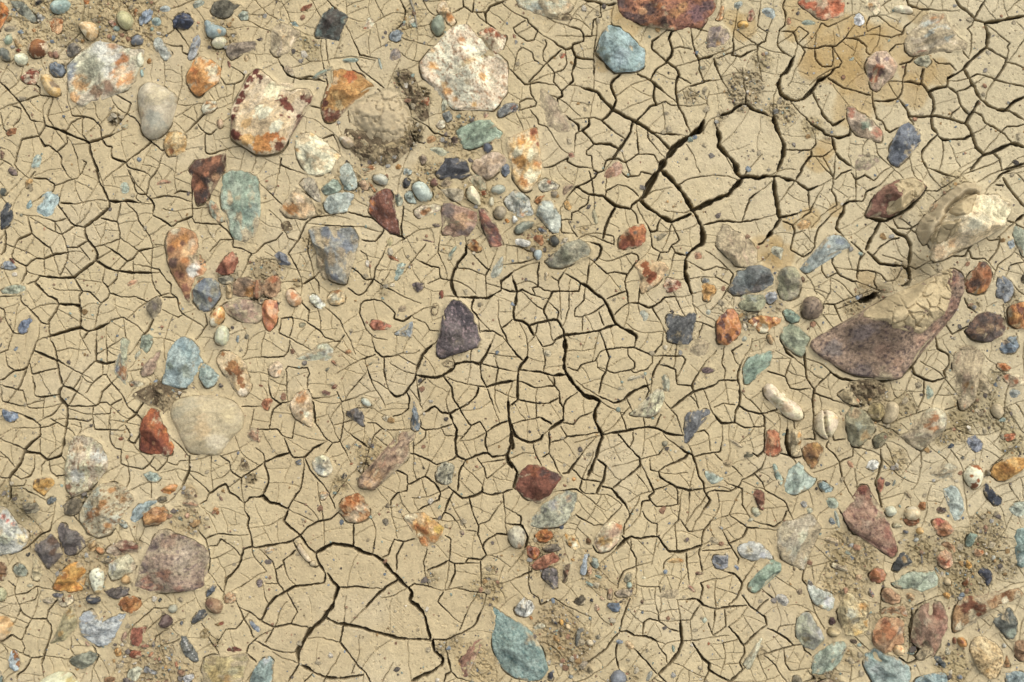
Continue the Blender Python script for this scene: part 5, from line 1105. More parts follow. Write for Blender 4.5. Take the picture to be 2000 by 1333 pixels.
dirt('850,400 150','80704f',.3); dirt('1080,500 120','857653',.4); dirt('1700,500 260','8f825f',.55); dirt('1780,280 120','857857',.5); dirt('1500,720 120','8f7f5a',.5); dirt('1900,820 120','94865f',.5); dirt('950,680 100','80704c',.3); dirt('700,480 80','6c5e42',.4); dirt('1350,770 90','85754f',.4); dirt('1460,200 60','75664a',.4); dirt('1560,480 90','91815f',.4);dirt('1000,950 140','a08c62',.3); dirt('1450,620 100','8a7a55',.4)
c('285,80 295,200 310,310 365,380 350,470 360,570',15)
c('365,370 430,310 490,250',11)
c('370,410 450,440 530,470',9)
c('110,0 150,90 200,130',16)
c('0,240 135,280 175,370 250,385 310,375',9)
c('135,280 170,170',7)
c('360,580 355,700 375,770 280,770',10)
c('0,560 70,540 70,480',10)
c('130,595 205,630 210,690',9)
c('475,780 460,830 530,900 560,950 580,1060 610,1130',9)
c('510,740 520,780 610,770',8)
c('670,840 665,900 565,950',10)
c('880,850 890,950 860,1060 840,1110 870,1200 890,1300',14)
c('1200,850 1200,960',7)
c('1130,200 1150,260 1220,300 1290,320 1390,290 1380,250 1420,180 1415,110 1325,60 1320,10',14)
c('1220,310 1220,430 1160,560',10)
c('1150,570 1210,550',8)
c('1380,290 1420,340',7)
c('1385,540 1480,510',7)
c('1310,440 1360,350',6)
c('1030,740 1100,800 1200,850 1280,740 1390,700',14)
c('780,470 830,570',8)
c('0,1180 130,1250 165,1332',8)
c('100,880 210,915 270,905',11)
c('950,980 1000,1030',6)
c('1740,990 1810,930',10)
c('1525,1050 1530,1120',8)
c('490,240 560,290 680,320 800,310 900,320 1020,290 1120,210 1220,60',14)
c('1850,540 1845,590',12)
c('152,700 150,790 172,880 195,915',28)
c('1040,745 1110,805 1200,852 1240,800 1280,740 1390,700',15)
c('612,580 618,700 660,830 720,840',14)
c('820,620 860,640 900,620',16)
T(0,999)
s('-40,-60 0,-20 60,-10 120,60 180,120 235,180 220,240 170,300 90,340 0,345 -40,340','b8b8a6 c8c8ba',40,'f','big pale grey slab with an orange red streak cut by the left edge','rock',p=['b8604a 30,40 22','ba5c48 70,70 20','b86a50 105,95 16','c8b888 180,230 40','cac8b4 40,200 60','b8a888 30,150 30'],sp='8a8c84')
s('260,295 300,250 400,165 440,200 480,290 495,330 440,390 370,450 345,410 330,350 290,310','6c5c58 7c6c68',38,'f','dark purple brown block with a sunlit face at the lower left','rock',p=['5c4434 410,230 40','644a38 430,310 30','74686e 320,290 30','70646a 370,370 36'])
s('445,130 470,90 520,110 540,140 590,145 640,190 670,230 670,270 610,320 550,350 500,330 475,250 455,190','685a5c 746668',36,'f','dark plum rock with a hooked upper left corner','rock',p=['5c5056 500,130 26','746a6a 560,200 40','5a4c50 580,300 34'])
s('410,600 440,530 500,450 560,400 620,385 660,430 670,480 600,550 655,590 640,620 560,635 440,625','c88c34 d8a044',36,'f','bright yellow orange stone at the lower left','rock',p=['b8722a 450,600 34','d8a850 600,450 34','b0702a 520,500 26','c07828 600,610 26','94622c 640,410 16'])
s('690,490 720,450 770,435 810,460 820,510 800,600 775,650 740,640 710,570','d0cdbc dcd9ca',26,'r','white speckled teardrop pebble with an ochre tip','pebble',p=['b89a5c 775,630 24'],sp='6c6c66')
s('665,690 680,655 730,645 780,670 790,700 760,730 700,725','27303c 3a424e',22,'r','small black oval pebble below the white teardrop pebble','pebble')
s('805,625 870,600 960,585 1010,600 1000,650 920,690 870,670','5e4e4c 6e5e5a',20,'f','dark purple wedge shaped stone below a cream bone shaped stone',p=['7a7070 970,620 24'])
s('850,410 920,390 950,350 1000,320 1040,360 1065,430 1050,470 980,500 910,540 870,540 845,490','c8bca4 d4cab2',34,'f','cream bone shaped stone left of the big mauve rock','rock',p=['d8d6ca 880,440 40','b8a484 1040,430 30'])
s('935,540 960,500 1000,495 1022,520 1010,560 970,575','b08c54 c09c64',16,'r','small round tan pebble below the cream bone shaped stone','pebble')
s('820,315 850,270 920,250 960,225 1040,230 1085,270 1070,320 1000,330 940,330 900,350','a48c70 b8a284',24,'f','white and dark red stone behind the cream bone shaped stone',p=['6a382c 1000,265 44','6c3c2e 960,300 26','704032 1060,285 26','c4b498 860,300 40'])
s('680,270 700,240 740,225 760,260 740,310 700,320','b4925c c4a470',16,'f','small yellow brown stone below the big lichen spotted rock')
s('745,290 770,275 815,300 815,325 790,340 755,315','b8824c c8945c',12,'r','small orange pebble right of a yellow brown stone below the lichen rock','pebble')
s('780,395 810,370 870,365 880,390 840,410','7c7060 887c68',12,'f','small grey brown stone left of the cream bone shaped stone')
s('1050,590 1070,520 1080,450 1120,370 1170,280 1210,200 1250,150 1320,130 1380,160 1470,190 1540,240 1610,290 1640,370 1630,430 1600,500 1590,570 1560,610 1420,620 1270,640 1160,630','a08a74 aa9684',52,'f','big mauve and orange rock with a purple left slope at the lower left','rock',p=['7a5e58 1190,280 50','7e625c 1120,430 40','a07058 1150,560 60','946850 1250,600 50','a8785c 1300,500 50','a0785a 1350,180 30','8a6c60 1560,580 40','b4a094 1450,350 80','a48474 1330,260 60','98705c 1400,590 40','8c7268 1150,340 40'],sp='70605c',hs=['1400,380'])
s('915,730 940,690 1000,660 1060,665 1105,700 1100,750 1060,790 1020,810 960,780','98602c a87038',28,'f','rusty orange brown lump below the dark purple wedge',p=['7a4a28 960,720 24','b8884a 1070,740 26'])
s('620,830 650,800 720,765 760,790 760,840 790,870 850,830 920,795 990,800 950,860 910,920 905,980 850,1050 780,1055 700,1030 650,970 630,900','aeb6b4 bcc2bc',32,'f','pale blue grey heart shaped stone at the lower left','rock',p=['c4c8c4 750,950 50','a4acb0 680,830 40','b8bdb8 860,900 40'],sp='8c9494')
s('410,980 440,900 480,830 530,760 570,740 600,820 605,900 570,960 500,1010 430,1040 370,1040','a0966c b0a67c',12,'b','flat olive green slab left of the pale heart shaped stone',p=['a08044 540,800 30','948e6c 450,980 30','9c7c40 480,950 20'],d=.1)
s('445,725 490,680 545,645 580,655 570,700 530,740 490,750','d0bfa0 dcccae',18,'f','cream chip with a brown stripe left of the black oval pebble','chip',p=['8c5428 500,690 22','8c5428 540,660 18'])
s('400,650 440,640 490,650 480,680 420,675','78787c 6c6c70',8,'f','small grey flake below the bright yellow orange stone','flake')
s('310,700 350,670 420,680 420,720 370,740','c4b498 a89a84',8,'b','flat white and grey chip left of the small grey flake','chip')
s('95,465 110,430 150,400 190,420 220,470 200,510 130,515','848c78 949a84',22,'f','grey green stone left of a cream pointed stone at the lower left')
s('240,500 250,440 245,370 265,350 300,390 330,450 325,510 290,550 250,545','c0b084 d0c296',18,'f','cream pointed stone below the dark purple brown block')
s('195,340 215,320 235,325 225,355 205,358','585450 4c4844',6,'f','tiny dark chip left of the dark purple brown block','chip')
s('0,395 30,400 65,450 50,510 10,550 -20,520 -20,420','7c5c40 8c6c4c',22,'f','rusty brown stone on the left edge below the big pale grey slab',p=['b08048 10,500 20'])
s('-20,600 20,590 50,620 45,680 20,705 -20,700','a4a47c b2b28a',16,'r','olive yellow pebble on the left edge near the bottom','pebble',sp='6c6c4c')
s('-30,830 0,815 60,820 105,870 90,930 50,990 0,1015 -30,1010','c49858 d4b078',28,'r','striped orange and cream pebble on the left edge near the bottom','pebble',p=['8a6c40 60,840 30','d8c094 20,970 30'])
s('75,1090 110,1085 150,1120 165,1180 140,1240 115,1255 70,1210 65,1140','a8bcc0 b4c4c4',14,'f','pale blue stone with a brown right half at the lower left corner',p=['8c5c30 130,1130 34','8c5c30 150,1190 24','946434 105,1100 18'],sharp=1)
s('540,1170 570,1135 640,1110 710,1095 750,1105 765,1140 730,1190 650,1240 590,1220','7c806c 8a8e78',22,'f','grey green wedge stone below the pale heart shaped stone')
s('300,1332 380,1280 470,1245 540,1250 590,1300 620,1340 600,1380 300,1380','d8d4bc c9c4a8',34,'r','large cream white stone with a yellow edge cut by the bottom edge','rock',p=['b8a458 560,1310 30','b0ac84 510,1260 24'])
s('1405,990 1415,965 1460,980 1500,1050 1540,1120 1555,1175 1510,1180 1450,1140 1415,1070','5f635e 6f736c',16,'f','dark grey leaf shaped slab with a white vein along it',p=['c4c4bc 1435,1000 6','c4c4bc 1455,1030 6','c4c4bc 1475,1060 6','c4c4bc 1495,1095 6','c4c4bc 1515,1130 6','c4c4bc 1530,1155 6','c4c4bc 1445,1015 6','c4c4bc 1465,1045 6','c4c4bc 1485,1078 6','c4c4bc 1505,1112 6'])
s('1490,870 1520,820 1550,770 1600,760 1620,815 1560,850 1510,880','54585a 64686a',16,'f','dark grey stone with white flecks left of a brown pebble',sp='b8b8b0')
s('1595,720 1620,680 1690,680 1740,710 1745,760 1710,810 1660,790 1620,760','8a6c4c 9c7c5a',24,'r','dull brown pebble near the flat olive slab stone at the lower left','pebble',p=['5c3828 1650,710 30'])
s('1605,660 1620,610 1660,570 1695,575 1680,620 1640,650 1615,672','54606a 64707a',12,'f','thin dark blue stone above the dull brown pebble')
s('1745,690 1760,650 1800,625 1845,650 1840,700 1790,725 1755,715','d0b890 c0986c',14,'f','small cream crumbly chip right of the dull brown pebble','chip')
s('1305,760 1330,730 1380,725 1395,765 1360,800 1320,790','a0a08a aeae98',14,'r','small pale green grey pebble below the big mauve rock','pebble')
s('1235,880 1260,820 1310,800 1355,840 1350,880 1290,920 1250,905','644440 745450',22,'r','knobbly dark red pebble below the pale green grey one','pebble',sp='4a302e')
s('1010,980 1030,920 1070,900 1140,905 1115,960 1110,1020 1080,1060 1020,1040','8c503c 9c6048',10,'f','flat brick red stone right of the pale heart shaped stone')
s('930,1000 960,950 990,930 985,1000 960,1040','a08068 b09078',5,'b','flat pinkish flake between the heart shaped stone and the brick red one','flake')
s('1005,1110 1040,1085 1100,1095 1110,1135 1060,1155 1010,1140','8a4a30 9a5a3c',12,'f','small deep red stone below the flat brick red stone')
s('1090,1050 1120,1030 1165,1050 1150,1075 1100,1075','a87458 b88468',6,'b','small salmon flake right of the deep red stone','flake')
s('1180,1030 1200,1015 1210,1050 1190,1075','7c7478 6c6468',7,'f','tiny mauve chip right of the flat brick red stone','chip')
s('1150,1140 1180,1100 1205,1110 1190,1150','b07850 c08860',6,'f','tiny orange chip right of the deep red stone','chip')
s('890,1100 910,1065 945,1080 945,1130 910,1140','d0a868 c08c44',10,'f','small yellow chip below the pale heart shaped stone','chip')
s('1115,50 1120,20 1170,0 1200,-40 1290,-40 1315,0 1310,40 1290,80 1200,105 1130,115','b07c44 c08c54',30,'f','orange brown stone with ridges beside a pale blue splinter','rock',p=['8c5c30 1250,70 36','c89858 1170,60 36'])
s('920,90 950,60 1000,90 1005,120 970,135','a8b0a0 98a090',10,'f','small pale green chip right of the big lichen spotted rock','chip')
s('1440,40 1450,15 1475,15 1480,45 1455,60','b89070 c8a080',8,'r','tiny pink pebble right of the ridged orange brown stone','pebble')
s('1475,100 1510,70 1575,60 1560,100 1510,130','a88450 b89460',9,'f','small ochre chip above the top corner of the big mauve rock','chip')
s('1590,130 1600,110 1625,115 1620,140 1600,145','d4bc94 c4a878',5,'r','tiny cream fleck right of the big mauve rock','fleck')
s('1675,30 1690,0 1715,-5 1705,30','b87c4c a86c3c',5,'b','tiny orange sliver above the cracked mud at the lower left','sliver')
s('1380,55 1410,35 1425,60 1400,75','a0a898 909888',5,'b','tiny green fleck right of the ridged orange brown stone','fleck')
s('985,1290 1010,1240 1070,1210 1110,1230 1090,1290 1060,1332 1010,1320','b8b4a4 c4c0b0',12,'f','pale grey angular stone near the bottom edge at the left')
s('1115,1260 1130,1210 1170,1230 1240,1270 1200,1280','8c8e8c 7c7e7c',8,'f','small grey chip near the bottom edge at the left','chip')
s('1420,1310 1450,1280 1500,1270 1520,1290 1490,1332 1450,1345','c0c0b8 b0b0a8',10,'f','small white grey chip left of the big olive slab at the bottom edge','chip')
s('1380,1270 1390,1235 1450,1245 1445,1275 1400,1300','8c684c 9c785c',9,'f','small brown chip above the white grey chip near the bottom edge','chip')
s('810,1310 850,1290 900,1300 890,1345 820,1345','a88058 94704c',12,'f','brown chip cut by the bottom edge at the left','chip')
s('955,1310 990,1300 1050,1332 1030,1360 960,1350','6c5a58 7c6a68',12,'f','plum coloured chip cut by the bottom edge at the left','chip')
s('1765,1100 1780,1065 1830,1055 1890,1080 1880,1100','7c4c40 6c3c34',8,'f','long dark red chip above the big olive slab at the bottom edge','chip')
s('1570,1290 1575,1200 1590,1150 1640,1130 1750,1130 1870,1110 1930,1120 1945,1170 1920,1250 1880,1332 1870,1380 1580,1380','aa9a68 baac7a',40,'f','big olive yellow slab cut by the bottom edge','rock',p=['c0a868 1700,1280 60','8c7c58 1650,1160 40','948a60 1860,1200 50','b48c50 1780,1300 40','b8b088 1820,1250 30'],d=.15)
s('1955,1332 1960,1270 2000,1210 2040,1160 2100,1130 2135,1180 2140,1250 2120,1350 2090,1380 1960,1380','7f9890 90a69c',26,'f','grey teal slab cut by the bottom edge','rock',p=['b4bcb8 2080,1170 24'])
s('0,1250 20,1290 10,1340 -20,1340 -20,1250','60746c 70847c',10,'f','dark teal chip at the bottom left corner of the photo','chip')
s('1940,860 1960,855 2000,890 2045,920 2020,950 1985,930','7c8a98 8c9aa4',8,'f','small blue chip in a crack near the bottom edge','chip')
s('1670,890 1700,870 1740,860 1745,885 1700,900','a89050 8c4a38',6,'f','tiny ochre and red chip right of the dark grey white flecked stone','chip')
s('1230,700 1250,675 1265,690 1245,715','3c4444 4c5454',5,'f','tiny dark teal chip below the big mauve rock','chip')
s('1360,1190 1380,1170 1390,1210 1370,1225','b8805c a8704c',5,'f','tiny orange chip left of the white veined leaf slab','chip')
s('580,1230 600,1215 620,1235 600,1248','c89c54 b88c44',5,'f','tiny yellow chip below the grey green wedge stone','chip')
s('655,1025 670,1010 700,1045 690,1060 665,1045','d0b090 c0a080',6,'f','tiny pinkish chip under the lower left of the heart shaped stone','chip')
s('200,580 220,560 255,575 245,600 210,600','c8c0ac b8b09c',4,'b','tiny white fleck below the cream pointed stone','fleck')
s('655,575 670,555 695,565 690,590','c4b8a4 b4a894',6,'f','tiny white chip between the yellow orange stone and teardrop pebble','chip')
s('1400,880 1415,855 1430,865 1420,895','787c80 686c70',5,'f','tiny blue grey chip left of the dark grey white flecked stone','chip')
clod('1570,930 1600,915 1640,930 1630,980 1590,1000 1560,970','pale crumbly mud lump above the big olive slab at the bottom edge',8)
dirt('620,450 300','9a8866',.4); dirt('1150,1150 350','a08c68',.5); dirt('1680,1030 90','94845f',.4); dirt('130,40 120','807558',.2); dirt('1080,250 60','7c6c50',.3); dirt('1200,1220 90','8c8064',.3); dirt('250,250 150','a08e6a',.4); dirt('1450,100 150','9c8a66',.3)
c('1910,0 1945,60 1930,110 1960,200 1965,280',16)
c('2000,290 1965,280 1900,300 1880,370 1860,430 1810,495 1765,530 1755,580',14)
c('1880,360 1830,290 1720,220 1690,270 1620,275',9)
c('1830,190 1700,180 1610,210',9)
c('1545,150 1600,220 1630,310 1635,440 1590,510',10)
c('1840,700 1880,790 1900,850 1940,900 1975,990',10)
c('1900,850 1840,920 1760,930 1690,1040',7)
c('1900,770 1960,800 2000,830',8)
c('2000,1000 1940,1050 1920,1110 1960,1150 2000,1180',10)
c('1860,600 1910,570',6)
c('1700,580 1750,655',7)
c('170,800 240,845 350,845 390,890 395,950 370,1040 340,1130 320,1200 330,1250',13)
c('360,840 370,780 430,710',11)
c('240,845 200,920 165,1010 90,970 0,1030',12)
c('165,1010 190,1070 170,1115',8)
c('170,1115 240,1150 330,1140',9)
c('240,1155 190,1240 130,1280 130,1332',12)
c('10,1040 60,1100',9)
c('170,800 155,770 130,830',10)
c('60,550 110,590 110,640 130,700 155,760',7)
c('110,660 200,640 280,590 290,650 270,690 210,710',7)
c('280,590 360,610',6)
c('550,1020 550,1090 580,1130',7)
c('400,90 385,150 320,180 200,290 70,345',9)
c('540,0 600,70 700,170 750,190',10)
c('1270,760 1200,760 1150,800 1080,860',6)
c('1250,960 1210,990 1200,1050',6)
c('1570,880 1600,920',7)
c('1630,1000 1690,1090',10)
c('720,1050 740,1090 770,1130 740,1190',9)
T(500,999)
s('1150,50 1180,15 1250,0 1310,5 1360,50 1440,100 1465,130 1450,190 1400,240 1340,275 1290,265 1240,160 1210,90','c89c5c d8b884',28,'f','orange and cream ragged stone with a curled white tip at the bottom middle','rock',p=['b46c2c 1320,130 44','b87030 1300,230 40','dcd0b8 1180,50 30','d8c8ac 1240,40 24','c0a040 1430,130 30','7c7058 1230,65 12','b0682c 1260,120 24','d8c8ac 1280,180 24','bc7c3c 1400,200 30','b8903c 1350,50 26'])
s('315,270 340,240 370,290 420,350 440,395 400,400 365,360 335,320','b09a84 c4b09c',10,'r','pinkish caterpillar shaped stone inside a crack at the lower left','pebble')
s('415,400 450,380 475,410 450,435 420,425','bca878 ac986c',8,'r','tan lump at the end of the pinkish stone inside the crack','pebble',d=.4)
s('55,310 80,280 150,280 140,315 90,350','d0a468 c4bca0',6,'b','small yellow and white chip by a crack at the lower left','chip')
s('0,560 20,530 50,540 40,590 10,600','7c6468 8c7478',6,'f','small purple chip by fine cracks near the bottom left middle','chip')
s('980,80 1000,50 1030,55 1045,100 1010,125','7c7462 8c846c',6,'b','small dark grey patch of stone left of the orange and cream ragged stone','chip')
s('1580,150 1610,140 1635,180 1610,195','7c5450 8c6460',4,'b','tiny plum fleck right of the orange and cream ragged stone','fleck')
s('1590,1170 1640,1110 1680,1040 1710,1000 1780,980 1790,1000 1720,1040 1680,1130 1650,1200 1665,1290 1620,1300 1640,1220','8c6450 a07860',8,'f','long crooked dark red splinter left of the big blue green slab at the bottom','splinter')
s('1840,770 1865,725 1920,770 2000,820 2100,880 2180,960 2240,1070 2270,1170 2290,1250 2230,1310 2130,1332 2040,1310 1960,1270 1920,1200 1870,1090 1845,990 1870,900','7f9c90 90aca0',42,'f','big blue green pointed slab at the bottom middle','rock',p=['8ca898 1940,1000 80','748c80 1980,1200 60','9cb4a6 2160,1200 60','7a9488 2020,900 60'],hs=['2100,1100'],sp='64807a')
dirt('1450,1080 90','877858',.3); dirt('1560,1010 70','877858',.3); dirt('1830,550 60','877a60',.2); dirt('1380,520 70','9a8a68',.4); dirt('1840,450 60','968866',.3); dirt('1820,640 180','a08e66',.4); dirt('1700,1200 200','a48f66',.35)
c('245,0 215,80 290,150 340,190 400,270 460,330 480,400 540,490',18)
c('340,195 280,235 180,255 90,270 0,290',14)
c('345,190 400,130 490,80 580,65 640,10',12)
c('525,75 515,0',7)
c('640,10 700,60',8)
c('290,240 330,310 370,360 410,410 450,440 480,430',9)
c('310,305 260,350 210,390 225,450',10)
c('210,420 150,460 130,400 70,340',7)
c('150,460 165,560 210,620',10)
c('70,570 160,570',7)
c('465,335 530,290 600,255 680,265 760,280 830,320 920,345 990,390 1050,460 1100,510 1150,570 1190,600',26)
c('760,270 760,90',14)
c('910,330 930,210',8)
c('990,360 1030,340 1080,220 1150,240 1240,215',9)
c('1150,250 1100,340 1100,460',11)
c('1100,545 1020,590 950,650 860,750',17)
c('1190,600 1220,640 1200,700 1260,740 1310,800 1330,870 1350,960 1360,1000',26)
c('1190,595 1230,570 1300,575 1390,600',9)
c('560,490 600,560 640,600 620,650 600,740 550,800 520,850 430,920 390,980 350,1050 320,1100 330,1190',28)
c('640,600 690,600 780,590 880,600',11)
c('540,490 530,560 430,575 300,590 230,630 130,690 90,740 40,850',17)
c('550,840 630,880 780,900 950,950 1100,990 1200,1000 1300,1000 1360,1010',24)
c('680,890 655,1030 720,1110 780,1190 850,1260 890,1332',15)
c('655,1030 540,1000',6)
c('330,1195 400,1230 460,1270 560,1305 680,1310 760,1295 830,1285',24)
c('330,1200 280,1290 245,1332',13)
c('780,1190 745,1270',7)
c('440,1270 380,1332',8)
c('540,1310 530,1332',10)
c('1380,1010 1390,1090 1460,1150 1450,1200 1380,1250 1290,1290 1220,1332',26)
c('1500,1150 1525,1250 1480,1280 1470,1332',14)
c('1525,1250 1570,1300 1640,1320',9)
c('1380,1000 1480,1010 1560,970 1640,940 1710,890 1750,800',13)
c('1590,930 1640,810',9)
c('0,835 50,870 140,910 260,885 400,910',13)
c('240,640 280,720 320,790 270,880',8)
c('140,910 70,1030',8)
c('20,1030 120,1085 200,1105 315,1110',10)
c('60,630 70,690 90,725',6)
c('1340,460 1420,430 1510,385 1550,410 1555,480 1520,560',11)
c('1550,410 1680,405',10)
c('1510,385 1520,220 1480,190',9)
c('1320,470 1310,400 1340,300',6)
c('1970,180 1880,180 1800,230 1770,280 1800,340 1760,380 1660,370 1640,400',12)
c('1770,280 1730,180 1740,120 1700,30 1690,0',9)
c('1740,110 1820,70 1870,0',7)
c('1440,70 1470,10 1520,25 1560,75',9)
c('1360,50 1440,70',6)
c('1755,390 1760,560',8)
c('1600,610 1700,630 1790,635',8)
c('1460,630 1420,710 1500,790',8)
c('1720,160 1640,150',6)
c('1600,70 1640,130',5)
T(1000,999)
s('-35,190 -30,140 10,110 70,115 105,160 115,220 80,280 30,290 -10,260','aaa092 b8ae9e',26,'r','round grey stone with fine lines below the grey speckled stone','pebble',p=['b8946c 60,270 24'],sp='6c645c')
s('365,110 380,98 405,105 400,140 375,140','4c5868 586474',6,'f','tiny dark blue chip below the grey speckled stone','chip')
s('175,190 210,145 270,130 315,150 320,200 280,240 220,240 190,220','a8642c b87838',22,'f','bright rusty lump between a round grey stone and a yellow chip',p=['7c4420 260,200 26','c48844 230,180 20'])
s('405,150 440,180 490,175 520,210 535,290 490,305 440,260 415,210','d2b070 dcc898',16,'f','cream stone with bright ochre edges below the grey speckled stone',p=['c48824 420,190 18','e4dccc 490,260 24','c88c30 450,260 16','b87428 475,215 12'])
s('570,210 590,190 620,225 615,260 575,245','6c4c2c 7c5c34',12,'f','small dark brown chip left of the cream rock with an orange corner','chip')
s('645,270 640,250 660,180 710,130 730,85 790,75 860,100 865,160 840,230 790,280 740,320 690,320','cdb08c d9c4a8',34,'f','cream rock with an orange corner in the lower middle','rock',p=['c07c48 840,110 26','c89c50 700,230 34','cda868 750,220 30','b8987c 780,160 40','d8ccb8 720,300 24'])
s('230,280 300,255 350,250 395,300 350,310 260,315','6a5c54 7a6e66',14,'f','dark grey flake below the bright rusty lump','flake')
s('105,290 130,260 200,275 220,310 200,360 160,380 120,340','7e4428 94582f',22,'f','glossy dark rust pebble with a swirl below the round grey stone','pebble',p=['5c2c1a 150,300 20','c08848 180,345 14'],gl=1)
s('155,420 190,380 260,335 330,320 370,350 365,390 310,420 230,450 170,455','a4684a b47c5c',24,'f','long salmon red stone above a dark purple one in the lower middle',p=['8a4c38 330,380 24'])
s('230,510 245,450 290,435 350,440 360,510 360,590 330,610 290,560','5e5456 6e6466',24,'f','dark purple speckled stone pointing down in the lower middle',sp='a89a94')
s('390,450 420,410 455,405 455,450 430,520 410,560 395,550 415,490','5c4c3a 6c5844',18,'f','thin dark tooth shaped stone right of the dark purple speckled one',p=['7a3c24 440,470 14'])
s('530,480 545,380 560,330 592,325 590,400 575,495 550,500','a0b0b8 b2bec0',16,'f','upright pale blue bar shaped stone in the lower middle')
s('615,400 630,360 670,370 682,420 660,445 630,430','94a090 a2ac9c',14,'f','small grey green stone right of the pale blue bar')
s('590,470 600,435 625,430 625,490 600,500','cca074 d8b088',8,'f','small peach chip between the pale blue bar and a grey green stone','chip')
s('450,375 470,360 495,380 480,395','c8a060 b88c48',5,'b','tiny yellow chip left of the pale blue bar','chip')
s('640,495 680,490 710,515 690,530 650,515','8ca08c 9cae98',5,'b','small flat green chip below the grey green stone near the pale blue bar','chip')
s('565,545 590,535 640,575 620,590 580,565','86a090 98ae9c',8,'f','thin bluish green splinter below the pale blue bar','splinter')
s('480,710 510,680 540,655 580,680 575,725 530,735','544c3c 625a48',10,'f','dark brown angular chip in the lower middle','chip')
s('605,690 620,675 640,690 630,708 610,705','242a38 1c202c',6,'r','tiny black bead right of the dark brown angular chip','pebble')
s('20,770 60,690 95,660 150,690 182,740 160,800 100,832 40,810','d4cfc4 e2ddd4',30,'f','white stone with black pinholes left of the lower middle',sp='4c4844')
s('735,735 760,715 800,710 830,700 855,750 830,785 780,780','5c7084 6c8094',14,'f','blue stone shaped like a shell in the lower middle',p=['a8b0b0 850,740 14'])
s('800,640 830,610 880,600 940,605 945,650 880,670 820,670','a89484 b8a490',16,'f','pinkish grey stone above the blue shell shaped one',p=['5c5460 935,620 12'])
s('865,530 880,490 920,470 945,485 930,530 890,560','a09480 b0a48e',12,'f','small beige oval stone above the pinkish grey one')
s('890,570 910,545 940,560 940,595 900,600','8aa08c 9aae9a',10,'r','small green pebble between a beige oval stone and the pinkish grey one','pebble')
s('745,680 750,610 780,595 790,620 775,690','a48468 b0906c',8,'f','small tan chip left of the pinkish grey stone','chip')
s('685,670 700,660 730,680 720,695 690,690','d4b48c c4a074',6,'f','tiny cream chip left of the tan chip in the lower middle','chip')
s('640,740 660,720 690,760 670,780 645,770','d0b898 c0a080',6,'f','tiny white and orange chip left of the blue shell shaped stone','chip',p=['a05834 675,765 8'])
s('300,840 325,830 360,870 355,890 320,870','202838 2c3444',10,'r','tiny blue black pebble left of an amber bead','pebble')
s('365,860 375,838 405,850 405,885 380,895','c88c2c d8a444',10,'r','tiny amber bead in the lower middle','pebble')
s('410,890 430,870 460,895 455,925 425,920','c4a878 d4bc8c',10,'r','tiny beige pebble right of the amber bead','pebble')
s('350,925 370,905 425,935 415,950 370,945','80603c 90704c',8,'f','tiny brown chip below the amber bead','chip')
s('165,905 200,870 260,870 265,900 220,910 180,935','ccc4b4 bcb4a4',7,'f','small white chip left of the blue black pebble in the lower middle','chip')
s('130,825 150,815 165,840 145,848','b87838 c88848',5,'f','tiny orange chip under the white stone with black pinholes','chip')
s('310,1000 330,950 370,980 380,1030 340,1020','b8945c a8844c',6,'b','tan flat chip above the amber flake by the blue green slab','chip')
s('355,1070 370,1045 395,1060 420,1075 370,1082','c48838 d4983c',5,'f','tiny amber flake right of the blue green pointed slab','flake')
s('495,1000 510,920 560,910 580,930 540,950 530,1000 525,1050 500,1055','6c6c64 7c7c70',10,'f','dark curved chip left of a beige pebble near the bottom','chip')
s('575,1020 590,995 635,1010 640,1045 600,1055','c0b08c d0c09c',10,'r','beige half buried pebble near the bottom in the lower middle','pebble')
s('650,970 680,960 705,985 680,1000 655,990','7c766c 8c8478',5,'f','tiny grey chip right of the beige half buried pebble','chip')
s('270,1290 285,1258 315,1255 328,1300 310,1325 285,1320','2c3648 384258',16,'f','small navy stone at the right of the blue green pointed slab')
s('580,1250 600,1200 630,1240 630,1272 600,1265','8a7c5c 9a8c6c',9,'f','small brown triangular chip near the bottom edge in the lower middle','chip')
s('510,1190 560,1165 600,1180 580,1230 540,1240','9a8e78 a89c84',5,'b','flat grey patch of stone near the bottom edge in the lower middle','chip')
s('435,1290 455,1270 485,1290 470,1310 445,1310','a4a8a0 949890',6,'b','tiny pale grey chip near the bottom edge right of the navy stone','chip')
s('765,1290 800,1240 850,1235 900,1280 890,1340 830,1370 770,1340','687078 788088',24,'r','slate grey round stone cut by the bottom edge in the lower middle','pebble')
s('1040,1320 1070,1250 1100,1240 1100,1280 1060,1332','b0b0a0 a0a090',6,'b','pale flat sliver near the bottom edge right of the slate grey round stone','sliver')
s('810,1015 830,1000 865,1010 865,1030 830,1035','8898a4 98a4ac',6,'f','tiny blue chip above the bottom edge cracks in the lower middle','chip')
s('875,1030 900,1000 960,1050 940,1085 900,1070','c8a874 d4b888',5,'b','flat yellow chip right of the tiny blue chip near the bottom','chip')
s('1245,1040 1265,1045 1275,1080 1260,1110 1245,1080','8ca490 9cb09c',4,'b','thin green sliver beside a long curved crack near the bottom','sliver')
s('760,880 775,868 790,885 775,900','b07848 a06c40',4,'b','tiny orange red fleck below the blue shell shaped stone','fleck')
s('590,835 610,820 630,845 610,858','8ea4a0 9eb0a8',4,'b','tiny teal fleck left of the blue shell shaped stone','fleck')
s('495,820 515,808 530,825 512,838','8c98a4 9ca4a8',4,'b','tiny grey blue fleck above the amber bead','fleck')
s('1005,790 1015,775 1030,785 1020,803','5c6c74 6c7a80',4,'f','tiny dark teal fleck right of the blue shell shaped stone','fleck')
s('1000,700 1015,680 1035,695 1020,725 1005,720','8c6c5c 7c5c50',5,'b','tiny maroon fleck right of the pinkish grey stone','fleck')
s('1000,515 1030,500 1055,520 1030,535','d8ccb4 c8bca4',4,'b','tiny white fleck in cracked mud right of the beige oval stone','fleck')
